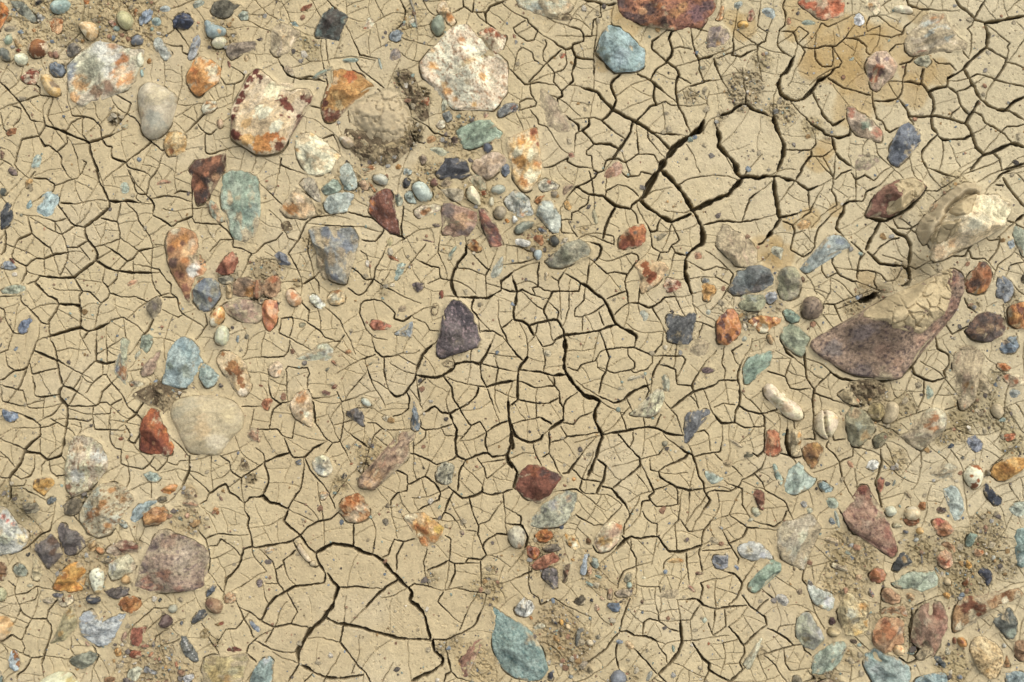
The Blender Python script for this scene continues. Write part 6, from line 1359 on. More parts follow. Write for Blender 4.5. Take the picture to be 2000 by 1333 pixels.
s('1090,655 1150,650 1200,620 1280,600 1305,620 1300,680 1230,690 1160,675','b09878 a48c70',5,'b','faint pinkish patch of stone flush with the mud near the bottom',d=.45)
s('1180,465 1195,453 1217,463 1205,490 1185,485','8498a8 94a4b0',5,'f','tiny sky blue chip in cracked mud below an orange flake','chip')
s('1210,390 1240,370 1300,365 1345,380 1350,400 1280,405 1220,405','c8a464 d4b47c',5,'b','flat orange flake below a long crack in the lower right middle','flake',p=['b07830 1320,380 16'])
s('1425,485 1445,468 1500,475 1495,495 1445,500','84604c 745440',5,'b','small dark red brown chip in fine cracks in the lower right middle','chip')
s('1365,580 1390,570 1440,620 1430,640 1390,620','c8a888 a8705c',5,'b','tiny white and red chip in fine cracks in the lower right middle','chip')
s('1335,230 1370,200 1388,220 1365,245','6c5058 7c6068',5,'f','tiny purple chip above a long crack in the lower right middle','chip')
s('1600,120 1630,115 1655,135 1640,150','7c8890 8c9498',4,'b','tiny slate fleck near the top of the lower right cracked mud','fleck')
s('1530,220 1560,195 1620,225 1610,260 1560,255','b0ac8c bcb498',3,'b','faint olive fleck left of the white and grey pointed stone','fleck',d=.3)
s('1560,390 1580,345 1640,350 1695,335 1690,400 1690,440 1640,455 1590,440','84888c 969a9c',20,'f','blue grey squarish stone in cracked mud at the lower right middle',sp='5c6064')
s('1735,430 1745,415 1775,440 1765,465','8494a0 7484a0',4,'f','tiny blue fleck right of the blue grey squarish stone','fleck')
s('1760,290 1800,250 1870,235 1940,250 1985,290 2030,340 2040,380 1980,375 1930,370 1870,385 1800,360 1775,320','bcbab4 cac8c0',18,'f','white and grey pointed stone at the lower right','rock',p=['a4a8ac 1950,340 30','c4b49c 1850,300 30'])
s('1840,600 1850,560 1900,490 1960,440 2000,390 2040,380 2105,410 2100,460 2060,480 2000,520 1960,580 1940,620 1900,645 1860,640','86a084 98ae94',20,'f','long peanut shaped green stone at the lower right','rock')
s('1475,850 1500,820 1530,850 1510,875 1490,870','a4ae94 b0b8a0',3,'b','tiny pale green fleck below a branching crack at the lower right middle','fleck')
s('1520,1040 1535,1015 1548,1035 1535,1052','a05c3c b06c48',4,'b','tiny red fleck near the bottom right middle','fleck')
s('1800,1190 1840,1150 1900,1060 1940,980 1955,985 1940,1060 1890,1150 1865,1230 1840,1235','bcb896 ccc8a8',12,'f','thin pale bone shaped stone near the bottom right')
s('1840,75 1860,50 1895,60 1870,80','d8d0c0 c8c0b0',7,'f','tiny white chip left of the knob shaped stone stem','chip')
s('1880,30 1890,-10 1940,-5 1950,30 1910,50','b8b4a4 a8a494',8,'b','tiny pale grey pebble beside the knob shaped stone stem','pebble',)
s('1515,580 1530,570 1550,595 1530,610','b08468 a07458',3,'b','tiny salmon fleck in fine cracks at the lower right middle','fleck')
dirt('300,900 260','a08c68',.45); dirt('480,1050 200','9e8b66',.5); dirt('250,320 200','9c8862',.4); dirt('850,620 140','a48f68',.3); dirt('540,1210 130','9a8868',.4); dirt('950,1280 90','8c7c5c',.4); dirt('1950,1120 50','7c6c50',.3); dirt('650,500 180','a28e68',.4)
c('810,300 870,240 930,200 1000,215 1060,200 1140,200 1190,270 1230,320 1330,315 1400,295 1480,265',20)
c('860,190 890,230',10)
c('1480,265 1490,170 1560,70',9)
c('870,180 880,100 920,40 940,0',10)
c('1130,195 1135,100 1090,90 1040,50 1020,0',9)
c('1360,330 1370,440 1380,540',10)
c('1480,270 1460,330 1490,470',8)
c('1490,310 1600,305 1720,290 1690,240 1660,180',8)
c('1270,100 1300,70 1310,0',9)
c('1270,100 1280,200 1290,300',7)
c('1330,90 1380,160 1430,155',7)
c('1930,135 1840,130 1800,210 1700,250',12)
c('1840,130 1770,80 1700,30 1710,0',9)
c('1700,30 1640,50',7)
c('1720,290 1770,370 1765,410',8)
c('1370,690 1440,685 1490,730 1590,765 1700,745 1830,735',14)
c('1470,690 1490,600 1470,560 1530,545',10)
c('1590,765 1580,850',10)
c('1690,730 1750,680 1790,600 1800,560 1750,500 1690,480',12)
c('1800,560 1840,500',7)
c('1800,660 1850,730 1910,780 1960,720 2000,690',11)
c('1910,780 1980,830 1990,890 1900,960 1810,1050 1760,980 1690,900',13)
c('1810,1050 1820,1110 1780,1180 1800,1240',10)
c('1800,1240 1750,1290 1700,1332',17)
c('1410,1030 1450,1090 1500,1160 1540,1190 1540,1240 1600,1280 1700,1330',16)
c('1320,1010 1410,1010 1470,1000',9)
c('1315,860 1320,940 1325,1030 1300,1100 1240,1180 1140,1275',20)
c('1140,1275 1200,1332',12)
c('1140,1275 1060,1190 980,1100',10)
c('1315,855 1390,850 1420,800 1455,750',9)
c('1390,850 1395,910',9)
c('840,940 900,940 960,970 1050,980 1140,1015',15)
c('840,940 870,820 920,680',10)
c('835,950 790,990 740,1070 650,1140 580,1190 540,1230',10)
c('820,1040 810,1130 830,1210',12)
c('1020,960 1030,870 1070,840 1150,860 1230,920 1310,940',9)
c('1150,860 1145,820',9)
c('1130,1020 1160,1080 1200,1120 1210,1180',8)
c('970,430 970,370 930,300 930,240',8)
c('970,430 870,470 830,560 825,600',10)
c('1060,590 1150,590 1160,680',6)
c('1180,450 1190,400 1230,370',6)
c('1660,1080 1650,1030 1760,1000',7)
c('1660,770 1670,900 1570,970 1530,870',7)
c('500,30 560,70 640,110 720,100 820,0',9)
c('630,270 660,320 710,330 790,290',12)
c('0,105 80,115 120,200 110,270 100,290',15)
c('155,450 150,470 40,520',10)
c('130,480 130,570 150,640 210,680 220,730 330,680 410,730',8)
c('1540,1240 1500,1332',8)
c('0,0 70,40 65,100',12)
T(1500,999)
s('70,270 60,200 80,130 130,80 180,60 250,30 320,5 360,20 400,80 425,130 350,160 340,230 345,310 310,370 300,440 280,455 220,420 160,400 110,370','b4a88c c4ba9e',26,'f','pale mud streaked rock with a whitish ridge at the lower right','rock',p=['c8c4b0 270,200 50','ccc8b4 300,360 40','c8bca0 380,100 30','a89c7c 130,150 60','b8b498 200,300 50'],d=.25)
s('310,590 310,565 370,575 430,620 490,640 525,690 520,760 480,785 420,760 360,720','b4bca8 c2c6b4',18,'f','pale green stone with a bluish white lower right end at the lower right',p=['ccccc8 470,700 36','c4a870 410,745 20'])
s('215,930 230,830 260,800 330,785 360,840 410,920 450,1000 400,1040 350,1085 290,1070 240,1020','9c9c8c acaa98',30,'f','grey stone with an olive patch at the lower right','rock',p=['8a8058 300,990 34','b0b0a8 400,950 30'])
s('340,1230 360,1140 430,1070 520,1020 600,1020 630,1050 580,1120 560,1180 500,1250 400,1280 350,1270','98a890 a8b49c',26,'f','green leaf shaped flat stone near the bottom right','rock')
s('540,790 580,700 590,630 650,640 700,690 770,690 800,740 770,780 780,860 790,920 740,970 660,985 600,970 570,900','c0ac7c d0c090',40,'f','knobbly cream rock with yellow ochre edges at the lower right','rock',p=['c8903c 740,740 36','c49444 770,870 24','d4b060 690,960 34','b4b49c 640,780 40','a08c5c 610,670 24','5c5040 775,820 16','b8b094 680,850 30'],sp='7c7050')
s('480,870 490,830 520,820 530,870 510,890 490,888','5c343c 6c4048',12,'f','small maroon stone left of the knobbly cream rock')
s('460,945 490,910 545,920 570,950 540,980 490,980','b8a474 c8b484',16,'r','tan oval pebble below the small maroon stone','pebble')
s('630,1010 660,995 705,1010 700,1040 660,1045','6c5c50 5c4c44',6,'b','small dark chip below the knobbly cream rock','chip')
s('815,1000 820,940 850,860 900,825 980,820 1040,840 1060,900 1065,980 1060,1040 1000,1050 960,1100 920,1110 860,1070 820,1050','b0845c c0986c',44,'f','orange brown cracked rock with a dark spot on top at the lower right','rock',p=['6c3c24 920,860 26','a8683c 940,930 50','b09c90 1020,930 30','c8a47c 880,1050 40','b87c4c 850,960 34'])
s('980,1090 975,1060 1000,1040 1050,1045 1072,1080 1060,1120 1010,1130','d4b078 e0c490',16,'r','cream and orange pebble at the lower right edge of the cracked orange rock','pebble',p=['b87434 1030,1065 14'])
s('885,650 900,610 930,590 990,620 1040,670 1030,720 980,730 900,700','a8825c b8926c',24,'f','orange brown stone above the dark curved crust at the lower right')
s('880,790 920,760 1000,735 1050,740 1090,770 1090,830 1050,820 1020,770 940,775 890,810','a47c54 b8946c',18,'f','curved orange stone just above the cracked orange rock',p=['b87434 1070,820 16','a89488 1080,790 20'])
s('1115,960 1130,850 1170,770 1220,710 1280,695 1350,700 1390,770 1405,870 1390,950 1350,1040 1310,1110 1290,1130 1290,1060 1230,1030 1200,1050 1160,1060 1120,1020','94745c a4846c',54,'f','big split brown rock with a pinkish right half at the lower right','rock',p=['8a5c48 1330,800 50','9c7460 1340,920 50','7c6450 1180,800 40','a49484 1240,850 30','6c5440 1150,940 30','8c6850 1300,1080 30','74503c 1280,710 24'],ridge='1280,710 1270,800 1230,900 1210,1040',hs=['1300,850'])
s('1150,1140 1200,1060 1260,1050 1300,1060 1290,1110 1230,1150 1170,1160','94805c a48e68',20,'f','mud brown stone below the big split brown rock',d=.4)
s('1455,900 1450,830 1480,740 1530,670 1580,665 1640,690 1700,690 1780,650 1870,610 1960,595 1995,640 1970,680 1880,710 1790,740 1720,780 1640,830 1560,880 1500,930 1465,940','a07c50 b8986c',40,'f','axe shaped rusty rock with a long cream handle at the lower right','rock',p=['74442c 1540,720 60','7c4a2e 1650,740 40','c8bc98 1490,900 34','8c6038 1760,680 34','ccbc94 1960,650 34','c4b48c 1600,820 34','c0ac80 1720,770 24','8a5c34 1860,650 34','8c5030 1640,800 16','d0c4a0 1850,700 24'],sharp=1)
s('1755,860 1770,830 1840,820 1860,760 1890,750 1920,790 1955,870 1950,950 1920,1010 1880,1000 1830,940 1790,910','5f645c 70756a',34,'f','dark green grey pointed rock below the axe handle','rock',p=['84907c 1900,960 40','4c504c 1880,790 30'])
s('1575,1090 1590,1010 1620,970 1690,975 1760,1010 1820,1080 1840,1170 1820,1240 1780,1300 1730,1315 1660,1260 1610,1200','cdb07a d9c08c',46,'f','big pitted yellow cream stone at the lower right corner','rock',p=['a88850 1710,1240 20','dcc898 1700,1050 50'],sp='6c5834')
s('1475,1000 1490,980 1530,985 1555,1030 1545,1060 1510,1065 1485,1040','b87c34 c89044',18,'r','glossy orange brown bead left of the pitted yellow cream stone','pebble',p=['7c4420 1500,1010 14'],gl=1)
s('1440,1000 1455,980 1475,1000 1470,1040 1445,1040','7c4c30 8c5c3c',10,'r','tiny red brown bead left of the glossy orange brown one','pebble')
s('750,1190 760,1110 830,1070 880,1080 920,1110 980,1120 1010,1150 1060,1180 1110,1220 1125,1270 1110,1340 1080,1380 860,1380 800,1300 770,1250','8ea49a a0b2a8',44,'f','big smooth teal boulder at the bottom edge on the right','rock',p=['84988c 900,1150 50','a8b4ac 830,1230 30','7c9c90 800,1120 40'],ridge='830,1110 870,1170 920,1210')
s('1140,1332 1200,1280 1290,1260 1370,1255 1405,1290 1400,1380 1150,1380','86a4a4 98b2ae',26,'f','blue teal stone cut by the bottom edge right of the big teal boulder','rock')
s('1295,1150 1310,1120 1350,1140 1390,1190 1385,1235 1350,1200','525c5c 626c6a',14,'f','dark grey curved stone right below the big split brown rock')
s('785,500 810,460 850,435 900,450 930,490 910,540 870,565 800,545','8a5430 9c663c',30,'f','chestnut brown stone above the flat green teardrop stone','rock',p=['b07c50 890,480 20','704024 820,530 24'],gl=1)
s('970,460 1000,390 1025,325 1070,320 1110,355 1125,400 1080,400 1040,440 1010,470','4c5050 5c6260',26,'f','dark slate fin shaped stone at the tip of the red triangular boulder',p=['8c7040 1060,370 20'])
s('965,570 1030,550 1060,500 1120,470 1220,465 1300,460 1335,510 1330,580 1270,610 1200,640 1130,610 1060,605 1000,600','9aa88c a8b498',28,'f','flat green teardrop stone lying at the lower right','rock',p=['b0b8a0 1280,530 40','8e9c80 1100,560 30'])
s('1285,90 1300,55 1350,45 1410,90 1450,140 1420,180 1370,195 1320,180 1295,140','c48c60 d0a078',28,'f','orange stone with a pinkish red top at the right near the bottom',p=['b85c48 1330,75 34','b0703c 1360,160 30','d0b090 1430,140 20'])
s('1150,155 1165,125 1200,120 1220,150 1205,180 1170,180','c89c50 d4ac64',16,'r','yellow round pebble left of the orange stone with a pinkish top','pebble')
s('1050,155 1075,138 1100,150 1100,175 1065,178','4c5460 5c646c',10,'r','small dark blue pebble left of the yellow round pebble','pebble')
s('1055,60 1100,70 1150,80 1185,50 1180,90 1130,115 1090,110','946038 a8744c',16,'f','rust brown stone under the cream round pebble')
s('1060,20 1070,-20 1150,-40 1195,-10 1190,40 1150,75 1090,70','c8b488 d4c49c',22,'r','cream tan pebble sitting on a rust brown stone','pebble')
s('970,110 1000,85 1050,100 1060,125 1010,130 980,130','b8b08c a8a07c',8,'r','tiny pale green tan pebble left of the small dark blue pebble','pebble')
s('1135,225 1155,200 1185,215 1170,240 1145,240','b8bcb0 a8aca0',7,'r','tiny white green pebble below the yellow round pebble','pebble')
s('1540,275 1550,210 1580,165 1640,180 1645,200 1610,240 1580,280','7c9480 8ca48c',18,'f','green wedge shaped stone near the right edge at the lower right')
s('1605,320 1620,290 1680,295 1695,325 1650,355 1615,350','c89464 d4ac80',14,'f','orange cream pebble below the green wedge shaped stone','pebble',p=['a8642c 1670,315 16'])
s('1545,390 1560,375 1595,400 1600,440 1570,455 1550,440','c08c38 cc9c48',12,'f','small bright ochre chip below the orange cream pebble','chip')
s('1310,370 1340,310 1390,290 1440,330 1455,390 1430,440 1380,450 1340,420','c49c74 d0ac88',28,'f','pinkish orange cracked stone right of the slate fin shaped one',p=['a45c3c 1390,400 34','b06c48 1350,370 24'])
s('1350,260 1400,235 1450,260 1472,310 1450,335 1430,290 1390,270','a07850 b08c64',14,'f','thin curved brown stone above the pinkish orange cracked stone')
s('1640,480 1670,440 1720,450 1755,490 1750,530 1720,590 1700,560 1680,510','343c4c 404858',20,'f','dark navy ragged stone near the right edge at the lower right')
s('1520,570 1540,540 1570,510 1580,520 1560,570 1545,595','8c5428 9c6430',12,'f','small rust chip with a pale tip left of the dark navy ragged stone','chip',p=['d8c8a8 1572,530 14'])
s('1360,545 1390,515 1430,530 1430,570 1400,585','bca87c ccb88c',12,'r','tan pebble right of the flat green teardrop stone','pebble')
s('1295,450 1310,435 1335,470 1320,480','6c8484 7c9490',7,'f','tiny teal chip at the upper right of the flat green teardrop','chip')
s('1380,490 1400,470 1420,490 1405,505','8ca8a4 9cb4b0',6,'b','tiny pale teal chip above the tan pebble at the lower right','chip')
s('1365,650 1390,630 1425,650 1415,685 1380,675','c48c3c d09c4c',12,'f','small ochre chip above the pinkish half of the split brown rock','chip')
s('1070,650 1100,625 1150,660 1150,700 1110,700 1080,680','c09864 ccac7c',10,'b','orange tan flat chip below the flat green teardrop stone','chip')
s('685,540 695,500 725,490 740,520 710,550','d4b890 c8a478',9,'f','small cream peach chip left of the chestnut brown stone','chip')
s('495,430 510,400 560,420 615,440 625,475 580,460 530,450','d0c0a4 c4b090',12,'f','white sliver with a dark upper edge at the lower right','sliver',p=['6c5840 570,415 16'])
s('440,210 470,200 540,215 570,250 520,265 460,240','c0a87c d0bc94',7,'b','flat cream chip right of the pale mud streaked rock','chip')
s('475,70 490,48 515,60 530,95 510,108 485,95','788488 889490',8,'f','small blue grey oval chip left of the red triangular boulder','chip')
s('510,-10 540,-10 575,130 560,140 530,90','a0ac98 b0b8a4',4,'b','thin pale green sliver left of the red triangular boulder','sliver')
s('1325,10 1330,-20 1380,-25 1390,10 1360,20','483c3c 584c48',0,'skip','x')
s('0,490 -15,450 -10,400 30,385 80,390 105,420 100,470 50,495','86a088 98b098',0,'skip','x')
s('-15,330 0,310 25,340 45,380 15,385 -5,370','b8bcb8 a8aca8',0,'skip','x')
s('1925,190 1940,145 1980,130 2040,140 2040,430 1980,440 1940,410 1950,350 1940,260','7f9c90 90aca0',34,'f','lumpy teal rock cut by the right edge near the lower right corner','rock',p=['a4b4a8 1970,380 30','6c8478 1960,180 26'])
s('1540,830 1540,830 1540,830','000000 000000',0,'skip','x')
s('55,660 90,640 140,660 170,700 155,745 110,740 70,700','b4aca4 c4bcb4',12,'b','pale grey lavender stone at the lower right beside a small brown patch')
s('220,620 250,600 280,620 260,660 230,655','86745c 968468',5,'b','small flat brown patch of stone left of the pale green white ended stone','chip')
s('190,450 200,430 220,450 210,480','7c6c50 6c5c44',4,'b','tiny brown fleck under the pale mud streaked rock','fleck')
s('1915,1080 1930,1020 1980,1000 2040,1010 2040,1180 1980,1170 1930,1130','8c6c4c 9c7c5a',28,'f','brown stone cut by the right edge below the dark green grey pointed rock','rock')
s('1840,1220 1855,1130 1870,1120 1895,1190 1890,1220','b08c58 9c7044',14,'f','narrow orange brown chip right of the pitted yellow cream stone','chip')
s('1820,1050 1840,1025 1870,1050 1850,1075','c8c8b8 b8b8a8',8,'r','tiny white pebble at the upper right of the pitted yellow cream stone','pebble')
s('1845,1260 1900,1245 2000,1260 2040,1270 2040,1380 1880,1380','7c9090 8ca09c',24,'f','grey teal stone at the bottom right corner of the photo','rock')
s('1470,1290 1490,1270 1525,1290 1515,1312 1485,1315','64707c 747e88',8,'r','small blue pebble near the bottom edge left of the pitted yellow stone','pebble')
s('1420,1300 1430,1270 1470,1275 1470,1320 1430,1320','c8b07c b8a06c',6,'b','small yellow cream chip near the bottom edge right of the blue teal stone','chip')
s('1385,1090 1400,1060 1430,1080 1420,1120 1390,1120','c0b898 d0c8a8',8,'f','tiny cream chip right of the split brown rock','chip')
s('1395,1050 1410,1025 1430,1040 1415,1060','4c5058 5c6068',5,'f','tiny dark blue chip right of the split brown rock','chip')
s('190,1320 210,1280 240,1275 270,1320 250,1360 200,1360','847868 948878',14,'f','grey brown stone at the bottom edge below the green leaf shaped stone')
s('380,1345 450,1310 540,1325 600,1332 600,1380 380,1380','7c6850 8c7860',12,'f','brown flat stone at the bottom edge between the two green stones')
s('610,1170 620,1140 660,1140 690,1190 650,1210','b4aca0 a49c90',5,'b','faint grey violet patch right of the green leaf shaped stone','chip',d=.3)
s('785,630 800,610 835,650 825,680 795,660','7c8490 9c6c48',8,'f','small grey and orange chip right of the knobbly cream rock top','chip')
s('1190,360 1200,320 1215,380 1205,430','847c84 948c90',5,'b','thin mauve sliver right of the slate fin shaped stone','sliver')
s('1740,365 1755,340 1785,350 1770,385 1745,385','b0b4a4 a0a494',6,'r','tiny pale green pebble right of the bright ochre chip','pebble')
s('1145,295 1160,275 1180,290 1165,310','8c7848 7c683c',6,'r','tiny olive pebble below the tiny white green one','pebble')
s('1680,135 1695,105 1720,115 1710,150','c09878 a87c60',6,'f','tiny pink chip above the green wedge shaped stone','chip')
s('590,320 620,295 660,340 640,355 600,345','98a890 a4b09c',4,'b','faint green fleck right of the pale mud streaked rock','fleck',d=.2)
s('610,220 625,195 640,230 625,265','6c6454 5c5444',4,'f','tiny dark sliver left of the red triangular boulder','sliver')
dirt('750,350 180','91805c',.5); dirt('1500,400 330','948460',.55); dirt('1450,600 200','8c7c58',.5); dirt('1000,900 250','8c7b58',.3); dirt('1720,180 200','928260',.5); dirt('1440,1180 160','9a895f',.4); dirt('560,380 80','85754f',.4); dirt('600,560 200','9f8d66',.4); dirt('650,1150 120','9e8c66',.4); dirt('1160,1090 80','6c5e42',.3); dirt('1880,450 120','8e8060',.5); dirt('450,1310 120','7a6a4c',.4); dirt('1140,320 150','978762',.4); dirt('560,240 130','9a8862',.4)
c('0,110 50,120 110,80 150,0',12)
c('280,455 270,540 320,600 350,720',9)
c('0,920 90,960 150,1000 200,1050',12)
c('0,1110 100,1080 270,1040 290,1090 340,1130',13)
c('130,1120 140,1200 180,1250 260,1240',8)
c('0,1150 60,1200 80,1240',7)
c('75,940 100,900 190,890',7)
c('0,650 50,690',9)
c('1120,770 1130,820 1110,900 1110,1000',14)
c('1020,1140 1080,1190 1140,1180 1210,1060',16)
c('885,690 900,610',12)
c('570,10 620,90 670,180 760,195 830,190',10)
c('1120,760 1220,710',10)
c('350,1290 370,1310 300,1332',14)

# ------------------------------------------------------------------ helpers
K_ALB = 0.70
MUD = 'c1b08d'
def lin(hexa, k=K_ALB):
    v = np.array([int(hexa[i:i + 2], 16) for i in (0, 2, 4)]) / 255.0
    return np.where(v <= 0.04045, v / 12.92, ((v + 0.055) / 1.055) ** 2.4) * k
def slin(hexa):
    v = lin(hexa); g = float(v @ np.array([0.3, 0.55, 0.15]))
    k = 0.28 if v[2] > v[0] else (0.2 if v[1] > v[0] else (0.5 if v[2] > 0.86 * v[1] else 0.12))
    if v[0] > v[1] and v[2] > 0.7 * v[1]: v = v * np.array([0.99, 1.04, 0.88])
    return (v * (1 - k) + g * k) * np.array([1.02, 1.0, 0.97]) * 1.1
def u(x, y): return (x - 1000.0) / 1000.0, (666.5 - y) / 1000.0
def rnd2(ix, iy, seed):
    h = (ix.astype(np.int64) * 374761393 + iy.astype(np.int64) * 668265263 + seed * 974711) & 0xffffffff
    h = ((h ^ (h >> 13)) * 1274126177) & 0xffffffff
    h = ((h ^ (h >> 16)) * 2246822519) & 0xffffffff
    return ((h ^ (h >> 15)) & 0xffffff) / float(0xffffff)
def vn(x, y, seed):
    ix, iy = np.floor(x), np.floor(y)
    fx, fy = x - ix, y - iy
    fx = fx * fx * (3 - 2 * fx); fy = fy * fy * (3 - 2 * fy)
    a, b = rnd2(ix, iy, seed), rnd2(ix + 1, iy, seed)
    e, f = rnd2(ix, iy + 1, seed), rnd2(ix + 1, iy + 1, seed)
    return (a + (b - a) * fx) * (1 - fy) + (e + (f - e) * fx) * fy
def fbm(x, y, scale, octs, seed, gain=0.5):
    t, amp, tot = 0.0, 1.0, 0.0
    for o in range(octs):
        k = 2.03 ** o / scale
        t = t + amp * vn(x * k + 17.3 * o, y * k - 9.1 * o, seed + o * 31)
        tot += amp; amp *= gain
    return t / tot * 2 - 1
def sst(a, b, x):
    t = np.clip((x - a) / (b - a), 0, 1)
    return t * t * (3 - 2 * t)
def seg_dist(P, A, closed=True):
    A = np.asarray(A, float)
    B = np.roll(A, -1, 0) if closed else A[1:]
    if not closed: A = A[:-1]
    best = np.full(len(P), 1e18)
    for i in range(0, len(P), 4000):
        Q = P[i:i + 4000]
        d = B - A
        L = (d * d).sum(1) + 1e-9
        w = Q[:, None, :] - A[None]
        t = np.clip((w * d[None]).sum(2) / L, 0, 1)
        r = w - t[..., None] * d[None]
        best[i:i + 4000] = (r * r).sum(2).min(1)
    return np.sqrt(best)
def inside(P, A):
    A = np.asarray(A, float); B = np.roll(A, -1, 0)
    res = np.zeros(len(P), bool)
    for (x0, y0), (x1, y1) in zip(A, B):
        if y0 == y1: continue
        m = (P[:, 1] < max(y0, y1)) & (P[:, 1] >= min(y0, y1))
        if m.any():
            m &= P[:, 0] < (x1 - x0) * (P[:, 1] - y0) / (y1 - y0) + x0
            res ^= m
    return res
def chaikin(A, k, n):
    A = np.asarray(A, float)
    for _ in range(n):
        B = np.roll(A, -1, 0)
        A = np.stack([A * (1 - k) + B * k, A * k + B * (1 - k)], 1).reshape(-1, 2)
    return A
def resample(A, step, closed):
    A = np.asarray(A, float)
    if closed: A = np.vstack([A, A[:1]])
    L = np.r_[0, np.cumsum(np.hypot(*np.diff(A, axis=0).T))]
    n = max(3 if closed else 2, int(round(L[-1] / step)))
    t = np.linspace(0, L[-1], n + 1)
    if closed: t = t[:-1]
    return np.stack([np.interp(t, L, A[:, 0]), np.interp(t, L, A[:, 1])], 1)
def catmull(A, step):
    A = np.asarray(A, float)
    if len(A) < 3: return resample(A, step, False)
    E = np.vstack([2 * A[0] - A[1], A, 2 * A[-1] - A[-2]])
    out = []
    for i in range(1, len(E) - 2):
        t = np.linspace(0, 1, 8, endpoint=False)[:, None]
        p0, p1, p2, p3 = E[i - 1], E[i], E[i + 1], E[i + 2]
        q = 0.5 * (2 * p1 + (p2 - p0) * t + (2 * p0 - 5 * p1 + 4 * p2 - p3) * t ** 2 + (3 * p1 - p0 - 3 * p2 + p3) * t ** 3)
        l = p1 * (1 - t) + p2 * t
        out.append(0.2 * q + 0.8 * l)
    out.append(E[-2:-1])
    return resample(np.vstack(out), step, False)
def seed_of(t): return sum((i + 1) * ord(ch) for i, ch in enumerate(t)) % 99991

COL = bpy.context.scene.collection
def make_mesh(name, V, F, C, mat, parent=None, loc=(0, 0, 0), smooth=True):
    me = bpy.data.meshes.new(name)
    V = np.asarray(V, np.float32)
    me.vertices.add(len(V)); me.vertices.foreach_set('co', V.ravel())
    if isinstance(F, np.ndarray):
        n, k = F.shape
        me.loops.add(n * k); me.loops.foreach_set('vertex_index', F.astype(np.int32).ravel())
        me.polygons.add(n)
        me.polygons.foreach_set('loop_start', np.arange(0, n * k, k, dtype=np.int32))
    else:
        tot = np.array([len(f) for f in F], np.int32)
        me.loops.add(int(tot.sum())); me.loops.foreach_set('vertex_index', np.concatenate([np.asarray(f, np.int32) for f in F]))
        me.polygons.add(len(F))
        me.polygons.foreach_set('loop_start', np.r_[0, np.cumsum(tot)[:-1]].astype(np.int32))
    me.polygons.foreach_set('use_smooth', np.full(len(me.polygons), smooth))
    me.update(calc_edges=True)
    if C is not None:
        a = me.color_attributes.new('Col', 'FLOAT_COLOR', 'POINT')
        a.data.foreach_set('color', np.c_[C, np.ones(len(C))].astype(np.float32).ravel())
    me.materials.append(mat)
    o = bpy.data.objects.new(name, me)
    o.location = loc
    if parent: o.parent = parent
    COL.objects.link(o)
    return o

# ------------------------------------------------------------------ materials
def material(name, rough=0.85, grain=0.22, gscale=900.0, bump=0.35, spec=0.3, bscale=350.0, bdist=0.0015):
    m = bpy.data.materials.new(name); m.use_nodes = True
    nt = m.node_tree; N = nt.nodes; L = nt.links
    b = N['Principled BSDF']
    at = N.new('ShaderNodeAttribute'); at.attribute_name = 'Col'
    tc = N.new('ShaderNodeTexCoord')
    n1 = N.new('ShaderNodeTexNoise'); n1.inputs['Scale'].default_value = gscale; n1.inputs['Detail'].default_value = 5; n1.inputs['Roughness'].default_value = 0.75
    n2 = N.new('ShaderNodeTexNoise'); n2.inputs['Scale'].default_value = gscale / 4.5; n2.inputs['Detail'].default_value = 6; n2.inputs['Roughness'].default_value = 0.7
    for n in (n1, n2): L.new(tc.outputs['Object'], n.inputs['Vector'])
    ad = N.new('ShaderNodeMath'); ad.operation = 'ADD'
    L.new(n1.outputs['Fac'], ad.inputs[0]); L.new(n2.outputs['Fac'], ad.inputs[1])
    mr = N.new('ShaderNodeMapRange')
    mr.inputs['From Min'].default_value = 0.7; mr.inputs['From Max'].default_value = 1.3
    mr.inputs['To Min'].default_value = 1 - grain; mr.inputs['To Max'].default_value = 1 + grain
    L.new(ad.outputs[0], mr.inputs['Value'])
    mx = N.new('ShaderNodeVectorMath'); mx.operation = 'SCALE'
    L.new(at.outputs['Color'], mx.inputs[0]); L.new(mr.outputs[0], mx.inputs['Scale'])
    L.new(mx.outputs[0], b.inputs['Base Color'])
    b.inputs['Roughness'].default_value = rough
    b.inputs['Specular IOR Level'].default_value = spec
    nb = N.new('ShaderNodeTexNoise'); nb.inputs['Scale'].default_value = bscale; nb.inputs['Detail'].default_value = 8; nb.inputs['Roughness'].default_value = 0.72
    L.new(tc.outputs['Object'], nb.inputs['Vector'])
    bp = N.new('ShaderNodeBump'); bp.inputs['Strength'].default_value = bump; bp.inputs['Distance'].default_value = bdist
    L.new(nb.outputs['Fac'], bp.inputs['Height']); L.new(bp.outputs['Normal'], b.inputs['Normal'])
    return m
M_ROUGH = material('rough_stone', 0.84, 0.72, 170, 0.95, 0.25, 110, 0.009)
M_SMOOTH = material('worn_stone', 0.7, 0.42, 190, 0.6, 0.3, 130, 0.005)
M_GLOSS = material('polished_stone', 0.36, 0.5, 200, 0.5, 0.5, 130, 0.005)
M_MUD = material('dried_mud', 0.95, 0.2, 260, 0.6, 0.12, 170, 0.005)
M_SOIL = material('crumbly_soil', 0.95, 0.45, 260, 0.9, 0.12, 160, 0.008)
M_WOOD = material('dry_wood', 0.85, 0.4, 300, 0.6, 0.2, 200, 0.003)

